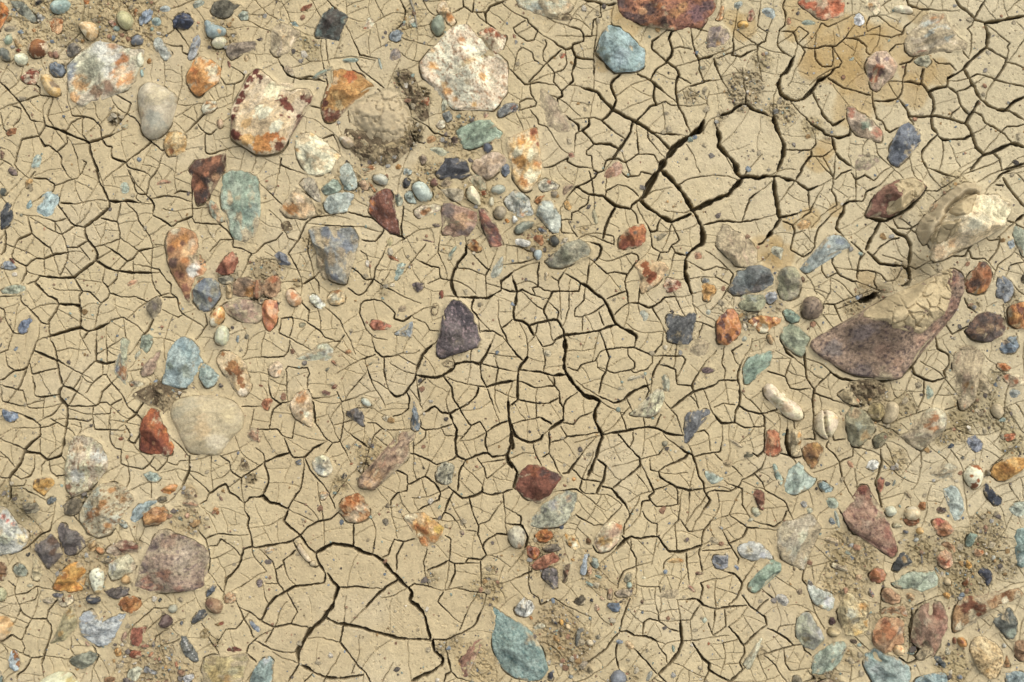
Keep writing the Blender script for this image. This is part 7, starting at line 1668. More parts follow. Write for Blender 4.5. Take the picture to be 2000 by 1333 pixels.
# ------------------------------------------------------------------ ground relief on a dense grid
G = 1.0
X0, X1, Y0, Y1 = -90.0, 2090.0, -90.0, 1425.0
gx = np.arange(X0, X1 + 0.1, G); gy = np.arange(Y0, Y1 + 0.1, G)
NX, NY = len(gx), len(gy)
GX, GY = np.meshgrid(gx, gy)
def base_height(x, y):
    z = 5.0 * fbm(x, y, 420, 2, 5) + 2.2 * fbm(x, y, 110, 2, 9)
    for mx_, my_, r, h in MOUNDS:
        z = z + h * np.exp(-((x - mx_) ** 2 + (y - my_) ** 2) / (r * r))
    return z
BASE = base_height(GX, GY)
def sample(A, x, y):
    fx = np.clip((np.asarray(x) - X0) / G, 0, NX - 1.001); fy = np.clip((np.asarray(y) - Y0) / G, 0, NY - 1.001)
    ix = fx.astype(int); iy = fy.astype(int); fx = fx - ix; fy = fy - iy
    return (A[iy, ix] * (1 - fx) + A[iy, ix + 1] * fx) * (1 - fy) + (A[iy + 1, ix] * (1 - fx) + A[iy + 1, ix + 1] * fx) * fy
DM = np.zeros((NY, NX)); mudc = lin(MUD)
tone = fbm(GX, GY, 260, 3, 21); tone2 = fbm(GX, GY, 34, 3, 23)
COLG = lin('c1b08a')[None, None] * (1 + 0.07 * tone + 0.05 * tone2)[..., None]
wm = (sst(-0.15, 0.35, fbm(GX, GY, 330, 3, 25) - 0.25 + 0.5 * np.exp(-((GX - 750) / 450) ** 2 - ((GY - 1000) / 420) ** 2)) * 0.6)[..., None]
COLG = COLG * (1 - wm) + lin('bba882')[None, None] * (1 + 0.05 * tone2)[..., None] * wm
gm = (sst(0.1, 0.5, fbm(GX, GY, 150, 4, 27)) * 0.4)[..., None]
COLG = COLG * (1 - gm) + lin('c6b797')[None, None] * gm
pale = sst(1250, 2000, GX + 0.4 * (600 - GY)) * 0.5
COLG = COLG * (1 - pale[..., None]) + lin('c5b999')[None, None] * (1 + 0.05 * tone2)[..., None] * pale[..., None]
wz = fbm(GX, GY, 60, 4, 41)
for x, y, r, col in STAIN:
    i0, i1 = max(0, int((y - 1.5 * r - Y0) / G)), min(NY, int((y + 1.5 * r - Y0) / G)); j0, j1 = max(0, int((x - 1.5 * r - X0) / G)), min(NX, int((x + 1.5 * r - X0) / G))
    sl = np.s_[i0:i1, j0:j1]
    w = sst(1.12, 0.78, np.hypot(GX[sl] - x, GY[sl] - y) / r + 0.5 * wz[sl]) * 0.55
    COLG[sl] = COLG[sl] * (1 - w[..., None]) + (0.35 * lin(col) + 0.5 * lin('a58b5c') + 0.14 * mudc) * w[..., None]
for x, y, r, col, k in DIRT:
    i0, i1 = max(0, int((y - 1.5 * r - Y0) / G)), min(NY, int((y + 1.5 * r - Y0) / G)); j0, j1 = max(0, int((x - 1.5 * r - X0) / G)), min(NX, int((x + 1.5 * r - X0) / G))
    sl = np.s_[i0:i1, j0:j1]
    w = sst(1.15, 0.45, np.hypot(GX[sl] - x, GY[sl] - y) / r + 0.6 * wz[sl])
    dk = 1.0 if sum(lin(col, 1.0)) < 0.42 else 0.0
    DM[sl] = np.maximum(DM[sl], w * (0.4 + 0.4 * k + 0.35 * dk))
    w = w * (0.42 + 0.3 * k + 0.15 * dk)
    COLG[sl] = COLG[sl] * (1 - w[..., None]) + lin(col) * w[..., None]

# stones: final outlines, and the hollows they lie in
def outline(S):
    A = np.asarray(S['poly'], float)
    A = chaikin(A, 0.25, 2) if S['style'] == 'r' else chaikin(A, 0.08 if S['style'] == 'f' else 0.25, 1 if S['style'] == 'f' else 2)
    size = math.sqrt(max(1.0, np.ptp(A[:, 0]) * np.ptp(A[:, 1])))
    S['size'] = size
    step = 1.5 if size < 45 else (2.0 if size < 110 else 2.6)
    S['step'] = step
    A = resample(A, step, True)
    sd = seed_of(S['label'])
    am = {'r': 0.012, 'f': 0.055, 'b': 0.045, 'm': 0.11}[S['style']] * size
    am = min(am, 14.0 if S['style'] == 'm' else 6.5)
    nx = fbm(A[:, 0], A[:, 1], max(6, size * 0.22), 3, sd, 0.6); ny = fbm(A[:, 0], A[:, 1], max(6, size * 0.22), 3, sd + 7, 0.6)
    return A + np.stack([nx, ny], 1) * am
MASK = np.zeros((NY, NX), bool)
for S in STONES:
    S['out'] = A = outline(S)
    j0, j1 = max(0, int((A[:, 0].min() - X0) / G)), min(NX, int((A[:, 0].max() - X0) / G) + 2)
    i0, i1 = max(0, int((A[:, 1].min() - Y0) / G)), min(NY, int((A[:, 1].max() - Y0) / G) + 2)
    if j1 <= j0 or i1 <= i0: continue
    sl = np.s_[i0:i1, j0:j1]
    P = np.stack([GX[sl].ravel(), GY[sl].ravel()], 1)
    MASK[sl] |= inside(P, A).reshape(GX[sl].shape)

# ------------------------------------------------------------------ cracks
CR = 2.0
ow, oh = int((X1 - X0) / CR) + 1, int((Y1 - Y0) / CR) + 1
occ = np.zeros((oh, ow), bool)
SX, SY, SW, SD = [], [], [], []
def cell(x, y): return int((y - Y0) / CR), int((x - X0) / CR)
def add_crack(A, w, seed, depth, wig, taper=True):
    A = np.asarray(A, float)
    n = len(A)
    s_ = np.arange(n) * 0.8
    ox = fbm(A[:, 0], A[:, 1], 9, 3, 300, 0.7); oy = fbm(A[:, 0], A[:, 1], 9, 3, 400, 0.7)
    A = A + np.stack([ox, oy], 1) * wig
    ww = w * (0.9 + 0.95 * fbm(A[:, 0], A[:, 1], 14, 3, 500))
    if taper:
        e = np.minimum(s_, s_[::-1])
        ww = ww * np.clip(0.6 + e / 22.0, 0, 1)
    SX.append(A[:, 0]); SY.append(A[:, 1]); SW.append(np.maximum(ww, 0.45)); SD.append(np.broadcast_to(depth, (n,)).astype(float))
    i = np.clip(((A[:, 1] - Y0) / CR).astype(int), 0, oh - 1); j = np.clip(((A[:, 0] - X0) / CR).astype(int), 0, ow - 1)
    occ[i, j] = True
ENDS = []
for k, (A, w) in enumerate(CRACKS):
    if w < 0.5: continue
    add_crack(catmull(A, 0.8), 0.9 * w - 0.15 if w < 3.4 else w * 0.95, k, 10.0 + 5.5 * w, 1.5)
    for (a, b) in ((A[0], A[1]), (A[-1], A[-2])):
        ENDS.append((a, math.atan2(a[1] - b[1], a[0] - b[0]), w))
blocked = MASK[::1, ::1][np.clip(((np.arange(oh) * CR) / G).astype(int), 0, NY - 1)][:, np.clip(((np.arange(ow) * CR) / G).astype(int), 0, NX - 1)]
dmc = DM[np.clip(((np.arange(oh) * CR) / G).astype(int), 0, NY - 1)][:, np.clip(((np.arange(ow) * CR) / G).astype(int), 0, NX - 1)]
ZONES = [(1430, 320, 170, 120, 2.6), (1880, 170, 190, 150, 1.9), (1560, 160, 120, 120, 1.5), (700, 1200, 240, 150, 2.8), (560, 960, 120, 80, 1.5), (1050, 700, 240, 220, 1.45),
         (1180, 250, 160, 140, 1.3), (1720, 460, 120, 100, 1.4), (150, 450, 200, 200, 1.05), (1330, 900, 150, 120, 1.2), (900, 760, 160, 160, 1.2)]
_x, _y = np.meshgrid(X0 + np.arange(ow) * CR, Y0 + np.arange(oh) * CR)
SPC = 0.55 + 0.95 * vn(_x / 75.0, _y / 75.0, 77)
for a, b, rx, ry, k in ZONES:
    q_ = ((_x - a) / rx) ** 2 + ((_y - b) / ry) ** 2
    SPC = np.where(q_ < 1.6, np.maximum(SPC, k * np.minimum(1.0, 1.7 - q_)), SPC)
rng = random.Random(4)
solid = occ | blocked
def ray(i, j, a, lim):
    di, dj = math.sin(a), math.cos(a)
    for n in range(1, lim):
        p, q = int(i + di * n), int(j + dj * n)
        if p < 1 or q < 1 or p >= oh - 1 or q >= ow - 1 or solid[p, q]: return n
    return lim
def grow(x, y, a, maxlen, stop):
    P = [(x, y)]; n = 0; bend = rng.uniform(-.012, .012)
    while n < maxlen:
        a += bend + rng.gauss(0, 0.07)
        x += math.cos(a) * CR; y += math.sin(a) * CR
        i, j = cell(x, y)
        if i < 1 or j < 1 or i >= oh - 1 or j >= ow - 1: break
        P.append((x, y)); n += 1
        if n > 1 and (solid[i, j] or solid[i, j - 1] and solid[i - 1, j]): break
        if rng.random() < stop: break
    return P
def fill(tries, rad, w, dep, stop, maxd):
    cnt = 0
    for _ in range(tries):
        x, y = rng.uniform(X0 + 8, X1 - 8), rng.uniform(Y0 + 8, Y1 - 8)
        i, j = cell(x, y)
        if solid[i, j] or dmc[i, j] > maxd: continue
        r = int(rad * SPC[i, j] / CR)
        if solid[max(0, i - r):i + r + 1, max(0, j - r):j + r + 1].any(): continue
        best = None
        a0 = rng.uniform(0, math.pi)
        for q in range(8):
            a = a0 + q * math.pi / 8
            L = ray(i, j, a, 60) + ray(i, j, a + math.pi, 60)
            if best is None or L < best[0]: best = (L, a)
        a = best[1] + rng.gauss(0, 0.15)
        P = grow(x, y, a, 70, stop)[::-1] + grow(x, y, a + math.pi, 70, stop)[1:]
        if len(P) < 4: continue
        add_crack(catmull(P, 0.8), w * rng.uniform(0.75, 1.3), cnt, dep, 1.2)
        for (px, py) in P:
            i, j = cell(px, py); solid[i, j] = True
        cnt += 1
    return cnt
for (x, y), a, w in ENDS:
    x += math.cos(a) * 5; y += math.sin(a) * 5
    if not (X0 + 8 < x < X1 - 8 and Y0 + 8 < y < Y1 - 8): continue
    i, j = cell(x, y)
    if solid[i - 1:i + 2, j - 1:j + 2].any(): continue
    P = grow(x - math.cos(a) * 5, y - math.sin(a) * 5, a, 3, 0)
    P = P[:1] + grow(x, y, a, 26, 0.0)
    if len(P) < 3: continue
    A = catmull(P, 0.8)
    add_crack(A, np.linspace(min(w, 2.4) * 0.7, 0.8, len(A)), 1, 9.0, 1.2, False)
    for (px, py) in P:
        i, j = cell(px, py); solid[i, j] = True
n1 = fill(24000, 15, 0.85, 9.0, 0.0, 0.34)
n2 = fill(45000, 9.5, 0.65, 6.0, 0.008, 0.42)
n3 = fill(14000, 8.0, 0.55, 4.5, 0.05, 0.5)
# plates: every piece of mud between cracks sits a little higher, lower or tilted
lab = np.where(solid, 0, np.arange(1, oh * ow + 1).reshape(oh, ow))
for _ in range(220):
    m = lab.copy()
    m[1:] = np.maximum(m[1:], lab[:-1]); m[:-1] = np.maximum(m[:-1], lab[1:]); m[:, 1:] = np.maximum(m[:, 1:], lab[:, :-1]); m[:, :-1] = np.maximum(m[:, :-1], lab[:, 1:])
    m[solid] = 0
    if (m == lab).all(): break
    lab = m
for _ in range(3):
    m = lab.copy()
    for a, b in ((1, 0), (-1, 0), (0, 1), (0, -1)): m = np.where(m == 0, np.roll(lab, (a, b), (0, 1)), m)
    lab = m
KX, KY, KA = [], [], []
# the narrow gaps where the mud has shrunk away from a stone
for S in STONES:
    if S['style'] == 'b' or S['size'] < 14: continue
    A = resample(S['out'], 0.8, True)
    c0 = A.mean(0); nrm = A - c0; nrm /= np.linalg.norm(nrm, axis=1)[:, None] + 1e-6
    sd = seed_of(S['label'])
    f = fbm(A[:, 0], A[:, 1], max(14, S['size'] * 0.35), 3, sd + 3) + 0.3 * (-0.6 * nrm[:, 0] + 0.8 * nrm[:, 1])
    KX.append(A[:, 0]); KY.append(A[:, 1]); KA.append(np.clip(0.2 - f, 0, 1) * min(9.0, 2.0 + 0.16 * S['h']))
    wv = np.clip(f - 0.04, 0, 1) * min(5.0, 1.6 + S['h'] / 10.0)
    m = wv > 0.35
    if m.any():
        SX.append(A[m, 0] + nrm[m, 0] * 0.7); SY.append(A[m, 1] + nrm[m, 1] * 0.7); SW.append(wv[m] * 1.6); SD.append(np.full(m.sum(), 5.0 + S['h'] / 8.0))
SX, SY, SW, SD = (np.concatenate(v) for v in (SX, SY, SW, SD))
DEPTH = np.zeros(NY * NX, np.float32)
NEAR = np.full(NY * NX, 9.0, np.float32)
ci = np.round((SX - X0) / G).astype(int); cj = np.round((SY - Y0) / G).astype(int)
for lo, hi in ((0, 3.2), (3.2, 7), (7, 40)):
    m0 = (SW >= lo) & (SW < hi)
    if not m0.any(): continue
    x, y, h, dd, a, b = SX[m0], SY[m0], SW[m0] / 2, SD[m0], ci[m0], cj[m0]
    R = int(math.ceil((min(hi, SW[m0].max()) / 2 + 4.0) / G))
    for oi in range(-R, R + 1):
        for oj in range(-R, R + 1):
            p, q = a + oj, b + oi
            ok = (p >= 0) & (q >= 0) & (p < NX) & (q < NY)
            d = np.hypot(X0 + p * G - x, Y0 + q * G - y) - h
            t = np.clip(0.5 - d / 1.3, 0, 1)
            ok1 = ok & (t > 0)
            np.maximum.at(DEPTH, q[ok1] * NX + p[ok1], (t * dd * np.where(h > 2.2, np.clip(0.62 - d / (2.2 * h) , 0.35, 1), 1.0))[ok1])
            ok2 = ok & (d < 4.0) & (h > 0.6)
            np.minimum.at(NEAR, q[ok2] * NX + p[ok2], d[ok2])
DEPTH = DEPTH.reshape(NY, NX); NEAR = np.clip(NEAR.reshape(NY, NX), 0, 4)
KX, KY, KA = (np.concatenate(v) for v in (KX, KY, KA))
COLLAR = np.zeros(NY * NX, np.float32)
a, b = np.round((KX - X0) / G).astype(int), np.round((KY - Y0) / G).astype(int)
for oi in range(-9, 10):
    for oj in range(-9, 10):
        p, q = a + oj, b + oi
        d = math.hypot(oi, oj) * G
        if d > 9: continue
        ok = (p >= 0) & (q >= 0) & (p < NX) & (q < NY) & (KA > 0.1)
        np.maximum.at(COLLAR, q[ok] * NX + p[ok], KA[ok] * (1 - d / 9.0) ** 2)
COLLAR = COLLAR.reshape(NY, NX) * (0.6 + 0.7 * vn(GX / 7.0, GY / 7.0, 99))
ri, rj = np.clip(((gy - Y0) / CR).round().astype(int), 0, oh - 1), np.clip(((gx - X0) / CR).round().astype(int), 0, ow - 1)
LB = lab[ri][:, rj]
r1, r2, r3, r4 = (rnd2(LB, LB // 7, k_) - 0.5 for k_ in (1, 2, 3, 4))
cxp, cyp = (LB % ow) * CR + X0, (LB // ow) * CR + Y0
near_c = np.clip(1.6 - np.hypot(GX - cxp, GY - cyp) / 140.0, 0, 1)
PLATE = np.where(LB > 0, near_c * (1.8 * r1 + 0.03 * r2 * np.clip(GX - cxp, -60, 60) + 0.03 * r3 * np.clip(GY - cyp, -60, 60)), 0)
COLG = COLG * (1 + np.where(LB > 0, 0.085 * r4 * near_c, 0))[..., None]
rim = (1 - sst(0.5, 3.8, NEAR))[..., None] * (0.10 + 0.10 * vn(GX / 23.0, GY / 23.0, 101))[..., None]
COLG = COLG * (1 - rim) + lin('d2c29c') * rim
FINE = 0.55 * fbm(GX, GY, 9, 3, 61) + 0.35 * fbm(GX, GY, 3.2, 2, 67)
PIT = vn(GX / 3.4, GY / 3.4, 71) * vn(GX / 7.7, GY / 7.7, 73)
CRUMB = np.abs(fbm(GX, GY, 15, 4, 81, 0.62))
CR2 = fbm(GX, GY, 5.5, 2, 85)
rough = DM * (5.4 * CRUMB + 2.0 * CR2 - 12.0 * sst(0.34, 0.56, PIT * 1.5) * DM)
rough = rough * np.where(MASK, 0.25, 1.0)
Z = BASE + FINE + np.where(MASK, np.minimum(PLATE, 0) - 0.6, PLATE) + COLLAR - 0.35 * np.clip(1 - NEAR / 2.4, 0, 1) ** 2 - 1.6 * sst(0.52, 0.72, PIT) + rough - DEPTH
specks = vn(GX / 2.3, GY / 2.3, 91)
fl = sst(0.93, 0.99, specks)[..., None] * (0.3 + 0.3 * DM[..., None])
COLG = COLG * (1 - fl) + lin('7a6850') * fl
fl = sst(0.94, 0.99, vn(GX / 2.6, GY / 2.6, 93))[..., None] * 0.35
COLG = COLG * (1 - fl) + lin('d8c8a4') * fl

# one sheet: the dense patch, then ever wider steps out to the horizon
def spread(n, first, k):
    out, d, a = [], first, 0.0
    for _ in range(n):
        a += d; out.append(a); d *= k
    return np.array(out)
ext = spread(64, 2.0, 1.14)
xs = np.r_[X0 - ext[::-1], gx, X1 + ext]; ys = np.r_[Y0 - ext[::-1], gy, Y1 + ext]
E = len(ext)
FX, FY = np.meshgrid(xs, ys)
ZF = np.pad(Z, E, mode='edge'); CF = np.pad(COLG, ((E, E), (E, E), (0, 0)), mode='edge')
far = np.ones(FX.shape, bool); far[E:-E, E:-E] = False
fz = base_height(FX[far], FY[far]) + 1.5 * fbm(FX[far], FY[far], 12, 3, 61)
od = np.maximum(np.maximum(X0 - FX[far], FX[far] - X1), np.maximum(Y0 - FY[far], FY[far] - Y1))
wfar = sst(0, 30, od)
ZF[far] = ZF[far] * (1 - wfar) + fz * wfar
tf = 1 + 0.09 * fbm(FX[far], FY[far], 260, 3, 21) + 0.05 * fbm(FX[far], FY[far], 34, 3, 23)
CF[far] = CF[far] * (1 - wfar[:, None]) + lin('c1b08d') * tf[:, None] * wfar[:, None]
wx, wy = u(FX, FY)
V = np.stack([wx.ravel(), wy.ravel(), ZF.ravel() / 1000.0], 1)
n_y, n_x = FX.shape
idx = np.arange(n_y * n_x, dtype=np.int32).reshape(n_y, n_x)
F = np.stack([idx[:-1, :-1].ravel(), idx[1:, :-1].ravel(), idx[1:, 1:].ravel(), idx[:-1, 1:].ravel()], 1)
ground = make_mesh('ground', V, F, CF.reshape(-1, 3), M_MUD)
ground['kind'] = 'structure'
ground['label'] = 'dried pale brown mud split into plates by a web of cracks'
del V, F, wx, wy, FX, FY, ZF, CF

# ------------------------------------------------------------------ stones
def patch_mesh(A, step, rr):
    """triangulate the inside of an outline with points about `step` apart"""
    x0, y0 = A.min(0); x1, y1 = A.max(0)
    xx = np.arange(x0, x1 + step, step); yy = np.arange(y0, y1 + step, step * 0.87)
    P = np.stack(np.meshgrid(xx, yy), -1)
    P[1::2, :, 0] += step / 2
    P = P.reshape(-1, 2) + (rr.rand(P.size // 2, 2) - 0.5) * step * 0.45
    P = P[inside(P, A)]
    D = seg_dist(P, A) if len(P) else np.zeros(0)
    P = P[D > 0.6 * step]
    c0 = A.mean(0)
    n = len(A)
    allp = np.vstack([A, P]) - c0
    vs = [Vector((float(a), float(b))) for a, b in allp]
    r = delaunay_2d_cdt(vs, [(i, (i + 1) % n) for i in range(n)], [], 1, 1e-4, True)
    Q = np.array([(v.x, v.y) for v in r[0]]) + c0
    tris = [list(t) for t in r[2]]
    # counter-clockwise in the photograph's y-down layout is clockwise seen from above: orient upward
    T_ = np.array(tris, np.int32)
    a, b, d = Q[T_[:, 0]], Q[T_[:, 1]], Q[T_[:, 2]]
    cr = (b[:, 0] - a[:, 0]) * (d[:, 1] - a[:, 1]) - (b[:, 1] - a[:, 1]) * (d[:, 0] - a[:, 0])
    T_[cr > 0] = T_[cr > 0][:, ::-1]
    # boundary edges
    ed = {}
    for t in T_:
        for i in range(3):
            e = (int(t[i]), int(t[(i + 1) % 3]))
            if (e[1], e[0]) in ed: del ed[(e[1], e[0])]
            else: ed[e] = 1
    return Q, T_, list(ed.keys())
def solid_mesh(Q, Z, T_, edges, zlow, shrink, c0):
    """the top surface, a wall round its edge, and an underside: a closed body"""
    bv = sorted({e[0] for e in edges} | {e[1] for e in edges})
    n = len(Q)
    mp = {v: n + i for i, v in enumerate(bv)}
    B = Q[bv]
    B = c0 + (B - c0) * shrink
    Q2 = np.vstack([Q, B]); Z2 = np.r_[Z, Z[bv] + zlow]
    faces = [tuple(t) for t in T_.tolist()]
    for a, b in edges:
        faces.append((b, a, mp[a], mp[b]))
    nxt = {a: b for a, b in edges}
    seen = set()
    for st in bv:
        if st in seen: continue
        loop, v = [], st
        while v not in seen and v in nxt:
            seen.add(v); loop.append(mp[v]); v = nxt[v]
        if len(loop) > 2: faces.append(tuple(loop[::-1]))
    return Q2, Z2, faces, bv
def stone_height(S):
    rr = np.random.RandomState(seed_of(S['label']))
    A = S['out']; size = S['size']; h = S['h'] if S['h'] < 20 or S['crust'] else 20 + 0.6 * (S['h'] - 20); st = S['style']
    c0 = A.mean(0); sd = seed_of(S['label'])
    planes = []
    if st == 'f':
        for k in range(rr.randint(5, 9)):
            a = rr.uniform(0, 2 * math.pi); sl = rr.uniform(0.5, 2.2) * h / max(8, size * 0.5)
            off = rr.uniform(0.0, 0.5)
            planes.append((math.cos(a) * sl, math.sin(a) * sl, h * (0.74 + off * 0.9)))
        a = rr.uniform(0, 2 * math.pi); sl = rr.uniform(0.05, 0.3) * h / max(8, size * 0.5)
        planes.append((math.cos(a) * sl, math.sin(a) * sl, h * 0.92))
    def H(P):
        d = seg_dist(P, A) * np.where(inside(P, A), 1, 0)
        rin = S.get('rin') or max(2.0, d.max())
        S['rin'] = rin
        if st == 'r':
            t = np.clip(d / rin, 0, 1)
            z = h * np.sqrt(np.clip(1 - (1 - t) ** 2, 0, 1)) * (0.9 + 0.1 * t)
            z = z + h * 0.10 * fbm(P[:, 0], P[:, 1], size * 0.35, 2, sd) * np.minimum(1, t * 3) + 0.5 * fbm(P[:, 0], P[:, 1], 6, 2, sd + 2) * np.minimum(1, t * 4)
        elif st == 'm':
            t = np.clip(d / rin, 0, 1)
            w_ = np.minimum(1, d / 8.0)
            z = h * (t * t * (3 - 2 * t)) ** 0.75 * (1 + 0.25 * fbm(P[:, 0], P[:, 1], 48, 3, sd)) - 1.5 + w_ * (3.0 * fbm(P[:, 0], P[:, 1], 20, 4, sd + 3, 0.65) + 1.2 * fbm(P[:, 0], P[:, 1], 5, 2, sd + 4))
            k_ = np.abs(fbm(P[:, 0], P[:, 1], 42, 3, sd + 5, 0.6))
            z = z - w_ * (7.0 * sst(0.035, 0.008, k_) + 5.0 * sst(0.5, 0.75, vn(P[:, 0] / 6, P[:, 1] / 6, sd + 6)) * sst(0.0, 0.35, fbm(P[:, 0], P[:, 1], 60, 2, sd + 7) + (P[:, 1] - c0[1]) / size))
        elif st == 'b':
            t = np.clip(d / min(rin, 14.0), 0, 1)
            z = -1.2 + (h + 0.5) * t * t * (3 - 2 * t) + 0.9 * fbm(P[:, 0], P[:, 1], 11, 3, sd)
        else:
            R = min(rin, max(2.5, 0.32 * h))
            t = np.clip(d / R, 0, 1)
            z = h * (0.22 + 0.78 * (1 - (1 - t) ** 1.6))
            z = z * (0.84 + 0.16 * np.clip(d / rin, 0, 1))
            for px, py, o in planes:
                z = np.minimum(z, o + (P[:, 0] - c0[0]) * px + (P[:, 1] - c0[1]) * py + 0.05 * h * fbm(P[:, 0], P[:, 1], size * 0.3, 2, sd + 5))
            z = np.maximum(z, h * 0.16 * np.minimum(1, d / 2.0))
            rg_ = np.abs(fbm(P[:, 0], P[:, 1], max(10, size * 0.24), 4, sd + 9, 0.55))
            z = z + np.minimum(1, d / 4) * (h * 0.16 * (rg_ - 0.2) + 0.05 * h * fbm(P[:, 0], P[:, 1], 12, 3, sd + 14, 0.6) + 1.3 * fbm(P[:, 0], P[:, 1], 6, 3, sd + 12, 0.65))
        if S['peak']:
            q = np.hypot(P[:, 0] - S['peak'][0], P[:, 1] - S['peak'][1]) / size
            z = z * np.clip(1.12 - 0.7 * q, 0.35, 1.12)
        for key, wd, dp in (('ridge', 6.0, 0.22), ('groove', 2.6, 0.5)):
            if S[key]:
                e = seg_dist(P, catmull(S[key], 2.0), False)
                z = z - dp * h * np.exp(-(e / wd) ** 2)
        if S['sp'] and st == 'f':
            z = z - np.minimum(1, d / 4) * 1.5 * sst(0.62, 0.85, vn(P[:, 0] / 4.5, P[:, 1] / 4.5, sd + 40))
        return z, d
    return H
def stone_colour(S, P, d, z):
    sd = seed_of(S['label']); size = S['size']
    ca, cb = slin(S['cols'][0]), slin(S['cols'][1])
    P0 = P; A_ = S['out'] - S['out'].mean(0)
    ev, vec = np.linalg.eigh(A_.T @ A_)
    rr = np.random.RandomState(sd + 1); th = math.atan2(vec[1, 1], vec[0, 1]) + rr.uniform(-0.5, 0.5); an = 1.0 if S['style'] == 'r' and rr.rand() < 0.6 else rr.uniform(1.2, 3.4)
    q0 = P[:, 0] * math.cos(th) + P[:, 1] * math.sin(th); q1 = -P[:, 0] * math.sin(th) + P[:, 1] * math.cos(th)
    P = np.stack([q0 / math.sqrt(an), q1 * math.sqrt(an)], 1)
    m = sst(-0.13, 0.13, fbm(P[:, 0], P[:, 1], max(6, size * 0.22), 5, sd + 50, 0.7))[:, None]
    C = ca * (1 - m) + cb * m
    wn = fbm(P[:, 0], P[:, 1], max(8, size * 0.15), 5, sd + 60, 0.7)
    wn2 = fbm(P[:, 0], P[:, 1], 5.0, 2, sd + 61)
    for col, x, y, r in S['p']:
        q = np.hypot(P0[:, 0] - x, P0[:, 1] - y) / r + 1.25 * wn + 0.3 * wn2
        w = (sst(1.1, 0.9, q) if S['sharp'] else sst(1.3, 0.55, q) * 0.88)[:, None]
        C = C * (1 - w) + slin(col) * w
    C = C * (1 + 0.2 * fbm(P[:, 0], P[:, 1], 13, 4, sd + 63, 0.7)[:, None])
    f = sst(0.3, 0.75, fbm(P[:, 0], P[:, 1], 8.5, 3, sd + 65, 0.7))[:, None] * 0.28
    C = C * (1 - f) + lin('c8b898') * f * C.mean() * 2.6
    f = sst(0.32, 0.7, fbm(P[:, 0], P[:, 1], 7.5, 3, sd + 66, 0.7))[:, None] * 0.33
    C = C * (1 - f) + C * 0.45 * f
    C = C * S['br']
    if not S['gl']: C = C * 0.95 + mudc * 0.05
    if S['sp']:
        w = (sst(0.66, 0.82, vn(P[:, 0] / 3.4, P[:, 1] / 3.4, sd + 70)) * 0.75)[:, None]
        C = C * (1 - w) + lin(S['sp']) * w
    dust = S['d'] + 0.03
    w = sst(0.75 - dust * 1.1, 0.88 - dust * 1.1, 0.5 + 0.5 * fbm(P[:, 0], P[:, 1], max(8, size * 0.2), 4, sd + 80, 0.6) + 0.22 * np.exp(-d / (3.0 + S['size'] * 0.02)))[:, None] * 0.93
    if S['gl']: w = w * 0.4
    C = C * (1 - w) + mudc * 0.95 * w
    return C
GROUPS = {'stone': 'stones scattered over the cracked mud', 'pebble': 'small rounded pebbles on the mud', 'chip': 'small stone chips in the mud', 'rock': 'large rocks on the cracked mud',
          'boulder': 'biggest boulders on the mud', 'flake': 'flat stone flakes in the mud', 'splinter': 'thin stone splinters in the mud', 'sliver': 'thin slivers of stone in the mud', 'cobble': None, 'fleck': None}
FLECKV, FLECKF, FLECKC, fo = [], [], [], 0
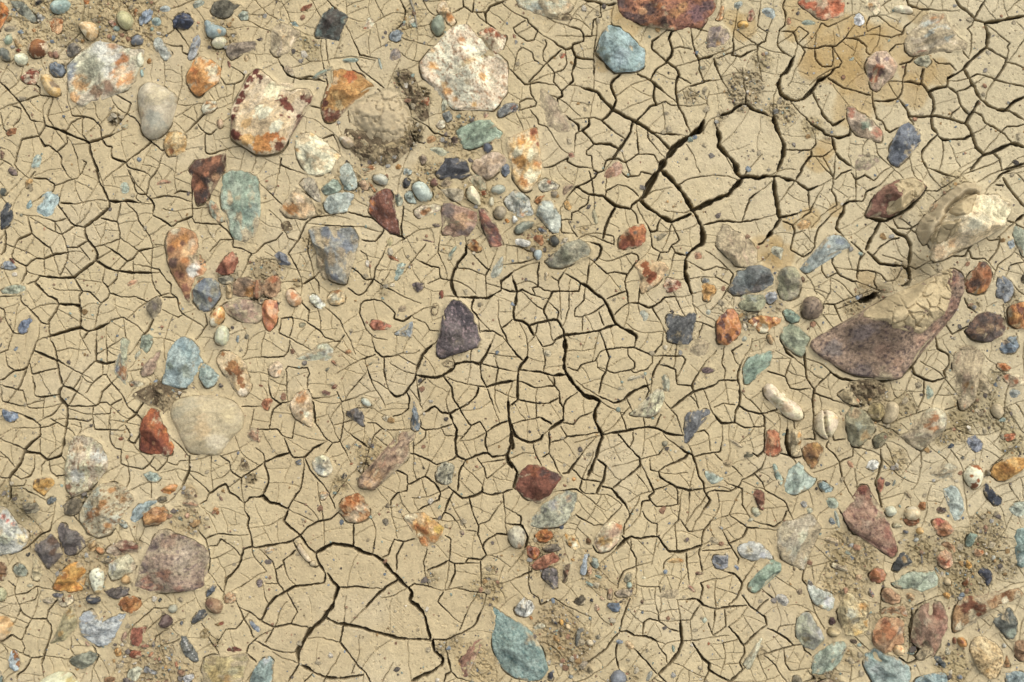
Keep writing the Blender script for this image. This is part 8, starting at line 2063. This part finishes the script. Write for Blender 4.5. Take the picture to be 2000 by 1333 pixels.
for S in STONES:
    sd = seed_of(S['label'])
    rr = np.random.RandomState(sd)
    Q, T_, edges = patch_mesh(S['out'], S['step'], rr)
    H = stone_height(S)
    z, d = H(Q)
    C = stone_colour(S, Q, d, z)
    c0 = S['out'].mean(0)
    zb = sample(BASE, Q[:, 0], Q[:, 1])
    flush = 0.4 if S['style'] == 'b' else 0.0
    Q2, Z2, faces, bv = solid_mesh(Q, z + zb + flush, T_, edges, -min(14.0, 5.0 + 0.3 * S['h']), 0.96, c0)
    C2 = np.vstack([C, C[bv]])
    cx, cy = u(*c0); zc = float(sample(BASE, c0[0], c0[1]))
    X, Y = u(Q2[:, 0], Q2[:, 1])
    Vv = np.stack([X - cx, Y - cy, (Z2 - zc) / 1000.0], 1)
    if S['name'] == 'fleck':
        FLECKV.append(Vv + np.array([cx, cy, zc / 1000.0])); FLECKF += [tuple(i + fo for i in f) for f in faces]; FLECKC.append(C2); fo += len(Vv)
        continue
    mat = M_MUD if S['name'] == 'mud_clod' else M_GLOSS if S['gl'] else (M_SMOOTH if S['style'] == 'r' else M_ROUGH)
    o = make_mesh(S['name'], Vv, faces, C2, mat, None, (cx, cy, zc / 1000.0))
    o['label'] = S['label']; o['category'] = {'chip': 'stone chip', 'sliver': 'stone sliver', 'flake': 'stone flake', 'splinter': 'stone splinter', 'mud_clod': 'mud clod'}.get(S['name'], S['name'])
    if GROUPS.get(S['name']): o['group'] = GROUPS[S['name']]
    for ring in S['crust'] or ():
        A = resample(chaikin(ring, 0.25, 1), 2.0, True)
        A = A + np.stack([fbm(A[:, 0], A[:, 1], 14, 3, sd + 90, 0.65), fbm(A[:, 0], A[:, 1], 14, 3, sd + 91, 0.65)], 1) * 5.0
        q, t_, ed = patch_mesh(A, 1.7, rr)
        z, _ = H(q)
        dd = seg_dist(q, A)
        th = 8.0 * sst(0, 4, dd) + 4.2 * fbm(q[:, 0], q[:, 1], 24, 4, sd + 92, 0.6) * sst(0, 9, dd)
        # cracks in the crust: borders of a jittered cell pattern
        best = np.full((len(q), 2), 1e9); wq = q + 4 * np.stack([fbm(q[:, 0], q[:, 1], 18, 2, 11), fbm(q[:, 0], q[:, 1], 18, 2, 12)], 1)
        cs = 24.0; ci_ = np.floor(wq / cs)
        for a in (-1, 0, 1):
            for b in (-1, 0, 1):
                ix, iy = ci_[:, 0] + a, ci_[:, 1] + b
                fx = (ix + rnd2(ix, iy, 5)) * cs; fy = (iy + rnd2(ix, iy, 6)) * cs
                e = np.hypot(wq[:, 0] - fx, wq[:, 1] - fy)
                n2_ = np.where(e < best[:, 0], best[:, 0], np.minimum(best[:, 1], e)); best[:, 0] = np.minimum(best[:, 0], e); best[:, 1] = n2_
        gap = best[:, 1] - best[:, 0]
        th = th - 7.5 * sst(2.6, 0.9, gap) * sst(0.2, 0.45, vn(q[:, 0] / 30, q[:, 1] / 30, 8))
        zb = sample(BASE, q[:, 0], q[:, 1])
        # mud lies where the stone is; past the stone's edge it slumps on to the ground
        q2, z2, fc, bv = solid_mesh(q, np.maximum(z, 1.0) + th + zb, t_, ed, -7.0, 0.98, A.mean(0))
        cc = lin('bfad87') * (1 + 0.10 * fbm(q[:, 0], q[:, 1], 40, 3, 55) + 0.08 * fbm(q[:, 0], q[:, 1], 6, 2, 56))[:, None]
        X, Y = u(q2[:, 0], q2[:, 1])
        make_mesh('mud_crust', np.stack([X - cx, Y - cy, (z2 - zc) / 1000.0], 1), fc, np.vstack([cc, cc[bv]]), M_MUD, o)

# crumbly clods of earth
for A0, label, h in CLODS:
    sd = seed_of(label); rr = np.random.RandomState(sd)
    A = resample(chaikin(A0, 0.25, 1), 1.4, True)
    A = A + np.stack([fbm(A[:, 0], A[:, 1], 8, 3, sd, 0.7), fbm(A[:, 0], A[:, 1], 8, 3, sd + 1, 0.7)], 1) * 5.0
    q, t_, ed = patch_mesh(A, 1.4, rr)
    d = seg_dist(q, A)
    z = h * sst(0, 12, d) * (0.35 + 1.3 * np.abs(fbm(q[:, 0], q[:, 1], 13, 4, sd + 2, 0.7))) + 4.5 * fbm(q[:, 0], q[:, 1], 5, 2, sd + 3) * sst(0, 4, d) - 5.0 * sst(0.55, 0.8, vn(q[:, 0] / 5, q[:, 1] / 5, sd + 4)) * sst(0, 4, d) + 1.0
    c0 = A.mean(0); cx, cy = u(*c0); zc = float(sample(BASE, c0[0], c0[1]))
    q2, z2, fc, bv = solid_mesh(q, z + sample(BASE, q[:, 0], q[:, 1]), t_, ed, -6.0, 0.97, c0)
    m = sst(-0.2, 0.4, fbm(q[:, 0], q[:, 1], 9, 3, sd + 6))[:, None]
    cc = (lin('6c5d48') if 'dark' in label or 'bur' in label else lin('9c8a64')) * (1 - m) + lin('aa9977') * m
    X, Y = u(q2[:, 0], q2[:, 1])
    o = make_mesh('earth_clod', np.stack([X - cx, Y - cy, (z2 - zc) / 1000.0], 1), fc, np.vstack([cc, cc[bv]]), M_SOIL, None, (cx, cy, zc / 1000.0))
    o['label'] = label; o['category'] = 'earth clod'; o['group'] = 'crumbly clods of dark earth'

# the dry twig
for A0, label, w in TWIGS:
    A = catmull(A0, 3.0); n = len(A)
    tan = np.gradient(A, axis=0); tan /= np.linalg.norm(tan, axis=1)[:, None]
    c0 = A.mean(0); cx, cy = u(*c0)
    vs, cs_, fc = [], [], []
    for i in range(n):
        r = w * 0.62 * (1 - 0.45 * i / n) * (1 + 0.15 * math.sin(i * 1.7))
        for k in range(8):
            a = k * math.pi / 4
            px, py = A[i] + np.array([-tan[i, 1], tan[i, 0]]) * math.cos(a) * r
            X, Y = u(px, py)
            vs.append((X - cx, Y - cy, (float(sample(BASE, A[i, 0], A[i, 1])) + 2.5 + math.sin(a) * r) / 1000.0)); cs_.append(lin('8c8472') * (0.8 + 0.35 * ((k * 7 + i) % 5) / 4))
    for i in range(n - 1):
        for k in range(8):
            fc.append((i * 8 + k, i * 8 + (k + 1) % 8, i * 8 + 8 + (k + 1) % 8, i * 8 + 8 + k))
    fc.append(tuple(range(7, -1, -1))); fc.append(tuple((n - 1) * 8 + k for k in range(8)))
    o = make_mesh('twig', vs, fc, np.array(cs_), M_WOOD, None, (cx, cy, 0))
    o['label'] = label; o['category'] = 'twig'

# grit: uncountable grains, specks of stone and crumbs of mud lying about
rg = np.random.RandomState(12)
ICO = None
def grains(n, rmin, rmax, cols, dens, name, label, mat, extra=None):
    t = (1 + 5 ** 0.5) / 2
    iv = np.array([(-1, t, 0), (1, t, 0), (-1, -t, 0), (1, -t, 0), (0, -1, t), (0, 1, t), (0, -1, -t), (0, 1, -t), (t, 0, -1), (t, 0, 1), (-t, 0, -1), (-t, 0, 1)], float)
    iv /= np.linalg.norm(iv[0])
    fi = np.array([(0, 11, 5), (0, 5, 1), (0, 1, 7), (0, 7, 10), (0, 10, 11), (1, 5, 9), (5, 11, 4), (11, 10, 2), (10, 7, 6), (7, 1, 8), (3, 9, 4), (3, 4, 2), (3, 2, 6), (3, 6, 8), (3, 8, 9), (4, 9, 5), (2, 4, 11), (6, 2, 10), (8, 6, 7), (9, 8, 1)], np.int32)
    x = rg.uniform(X0 + 5, X1 - 5, n * 8); y = rg.uniform(Y0 + 5, Y1 - 5, n * 8)
    dm = sample(DM, x, y); mk = sample(MASK.astype(float), x, y); dp = sample(DEPTH, x, y)
    keep = (rg.rand(len(x)) < dens(dm)) & (mk < 0.05) & (dp < 1.5)
    x, y = x[keep][:n], y[keep][:n]
    n = len(x)
    r = rmin * (rmax / rmin) ** (rg.rand(n) ** 1.8)
    Vg = iv[None] * (1 + 0.7 * (rg.rand(n, 12, 1) - 0.5)) * r[:, None, None]
    a = rg.uniform(0, 6.28, n); ca, sa = np.cos(a)[:, None], np.sin(a)[:, None]
    sx = rg.uniform(0.8, 1.5, (n, 1)); sz = rg.uniform(0.35, 0.75, (n, 1))
    vx = Vg[..., 0] * sx; vy = Vg[..., 1]
    X, Y = u(x[:, None] + vx * ca - vy * sa, y[:, None] + vx * sa + vy * ca)
    z = sample(Z, x, y)[:, None] + Vg[..., 2] * sz + 0.25 * r[:, None]
    Vw = np.stack([X, Y, z / 1000.0], -1).reshape(-1, 3)
    Fw = (fi[None] + (np.arange(n) * 12)[:, None, None]).reshape(-1, 3)[:, ::-1]
    pal = np.array([lin(h_) for h_ in cols])
    Cw = np.repeat(pal[rg.randint(0, len(pal), n)] * rg.uniform(0.8, 1.15, (n, 1)), 12, 0)
    if extra:
        base = len(Vw)
        Fw = [tuple(f) for f in Fw.tolist()] + [tuple(i + base for i in f) for f in extra[1]]
        Vw = np.vstack([Vw] + extra[0]); Cw = np.vstack([Cw] + extra[2])
    if name is None: return Vw, [tuple(f) for f in Fw.tolist()], Cw
    o = make_mesh(name, Vw, Fw, Cw, mat, smooth=False)
    o['kind'] = 'stuff'; o['label'] = label
GREY = ['a8a498', '8c8478', '94795f', 'c0b498', '746a60', '98a494', 'a8895c', '665e54', 'ccc2ac', '848c90', 'a07c60', 'a89878']
big = grains(4200, 1.5, 6.2, GREY + ['b0a284'] * 6, lambda m: 0.05 + 0.95 * m ** 1.4, None, None, None)
ex = ([big[0]] + FLECKV, big[1] + [tuple(i + len(big[0]) for i in f) for f in FLECKF], [big[2]] + FLECKC)
grains(6000, 0.7, 2.6, GREY, lambda m: 0.14 + 0.86 * m, 'grit', 'fine coloured grit and tiny stone flecks scattered over the mud', M_ROUGH, ex)
grains(9500, 0.6, 2.3, ['b8a480', 'ac9a76', 'bea984', 'a08e6c', '98886a', 'c2b08a'],
       lambda m: 0.03 + 0.97 * m ** 1.3, 'soil_crumbs', 'small loose crumbs of dry mud lying among the stones', M_SOIL)

# ------------------------------------------------------------------ camera, light, sky
sc = bpy.context.scene
cam = bpy.data.cameras.new('camera'); co = bpy.data.objects.new('camera', cam); COL.objects.link(co)
co.location = (0, 0, 3.2); co.rotation_euler = (0, 0, 0)
cam.sensor_width = 36.0; cam.lens = 36.0 * 3.2 / 2.0; cam.clip_start = 0.05; cam.clip_end = 200.0
sc.camera = co
EL, AZ = math.radians(52), math.radians(35)      # sun height; bearing clockwise from the top of the picture
sun = bpy.data.lights.new('sun', 'SUN'); sun.energy = 0.8; sun.angle = math.radians(50); sun.color = (1.0, 0.965, 0.92)
so = bpy.data.objects.new('sun', sun); COL.objects.link(so)
so.location = (2, 3, 4); so.rotation_euler = (math.radians(90) - EL, 0, -AZ + math.pi)
dv = Vector((math.sin(AZ) * math.cos(EL), math.cos(AZ) * math.cos(EL), math.sin(EL)))
so.rotation_euler = dv.to_track_quat('Z', 'Y').to_euler()
w = bpy.data.worlds.new('World'); sc.world = w; w.use_nodes = True
nt = w.node_tree
sky = nt.nodes.new('ShaderNodeTexSky'); sky.sky_type = 'NISHITA'; sky.sun_disc = False
sky.sun_elevation = EL; sky.sun_rotation = AZ; sky.dust_density = 4.0; sky.air_density = 1.0
hs_ = nt.nodes.new('ShaderNodeHueSaturation'); hs_.inputs['Saturation'].default_value = 0.3
nt.links.new(sky.outputs[0], hs_.inputs['Color']); nt.links.new(hs_.outputs[0], nt.nodes['Background'].inputs['Color'])
nt.nodes['Background'].inputs['Strength'].default_value = 0.15
sc.view_settings.view_transform = 'Standard'; sc.view_settings.look = 'None'
sc.view_settings.exposure = 0.86; sc.view_settings.gamma = 1.0; sc.view_settings.use_curve_mapping = False
print('cracks', len(CRACKS), n1, n2, n3, 'stones', len(STONES))
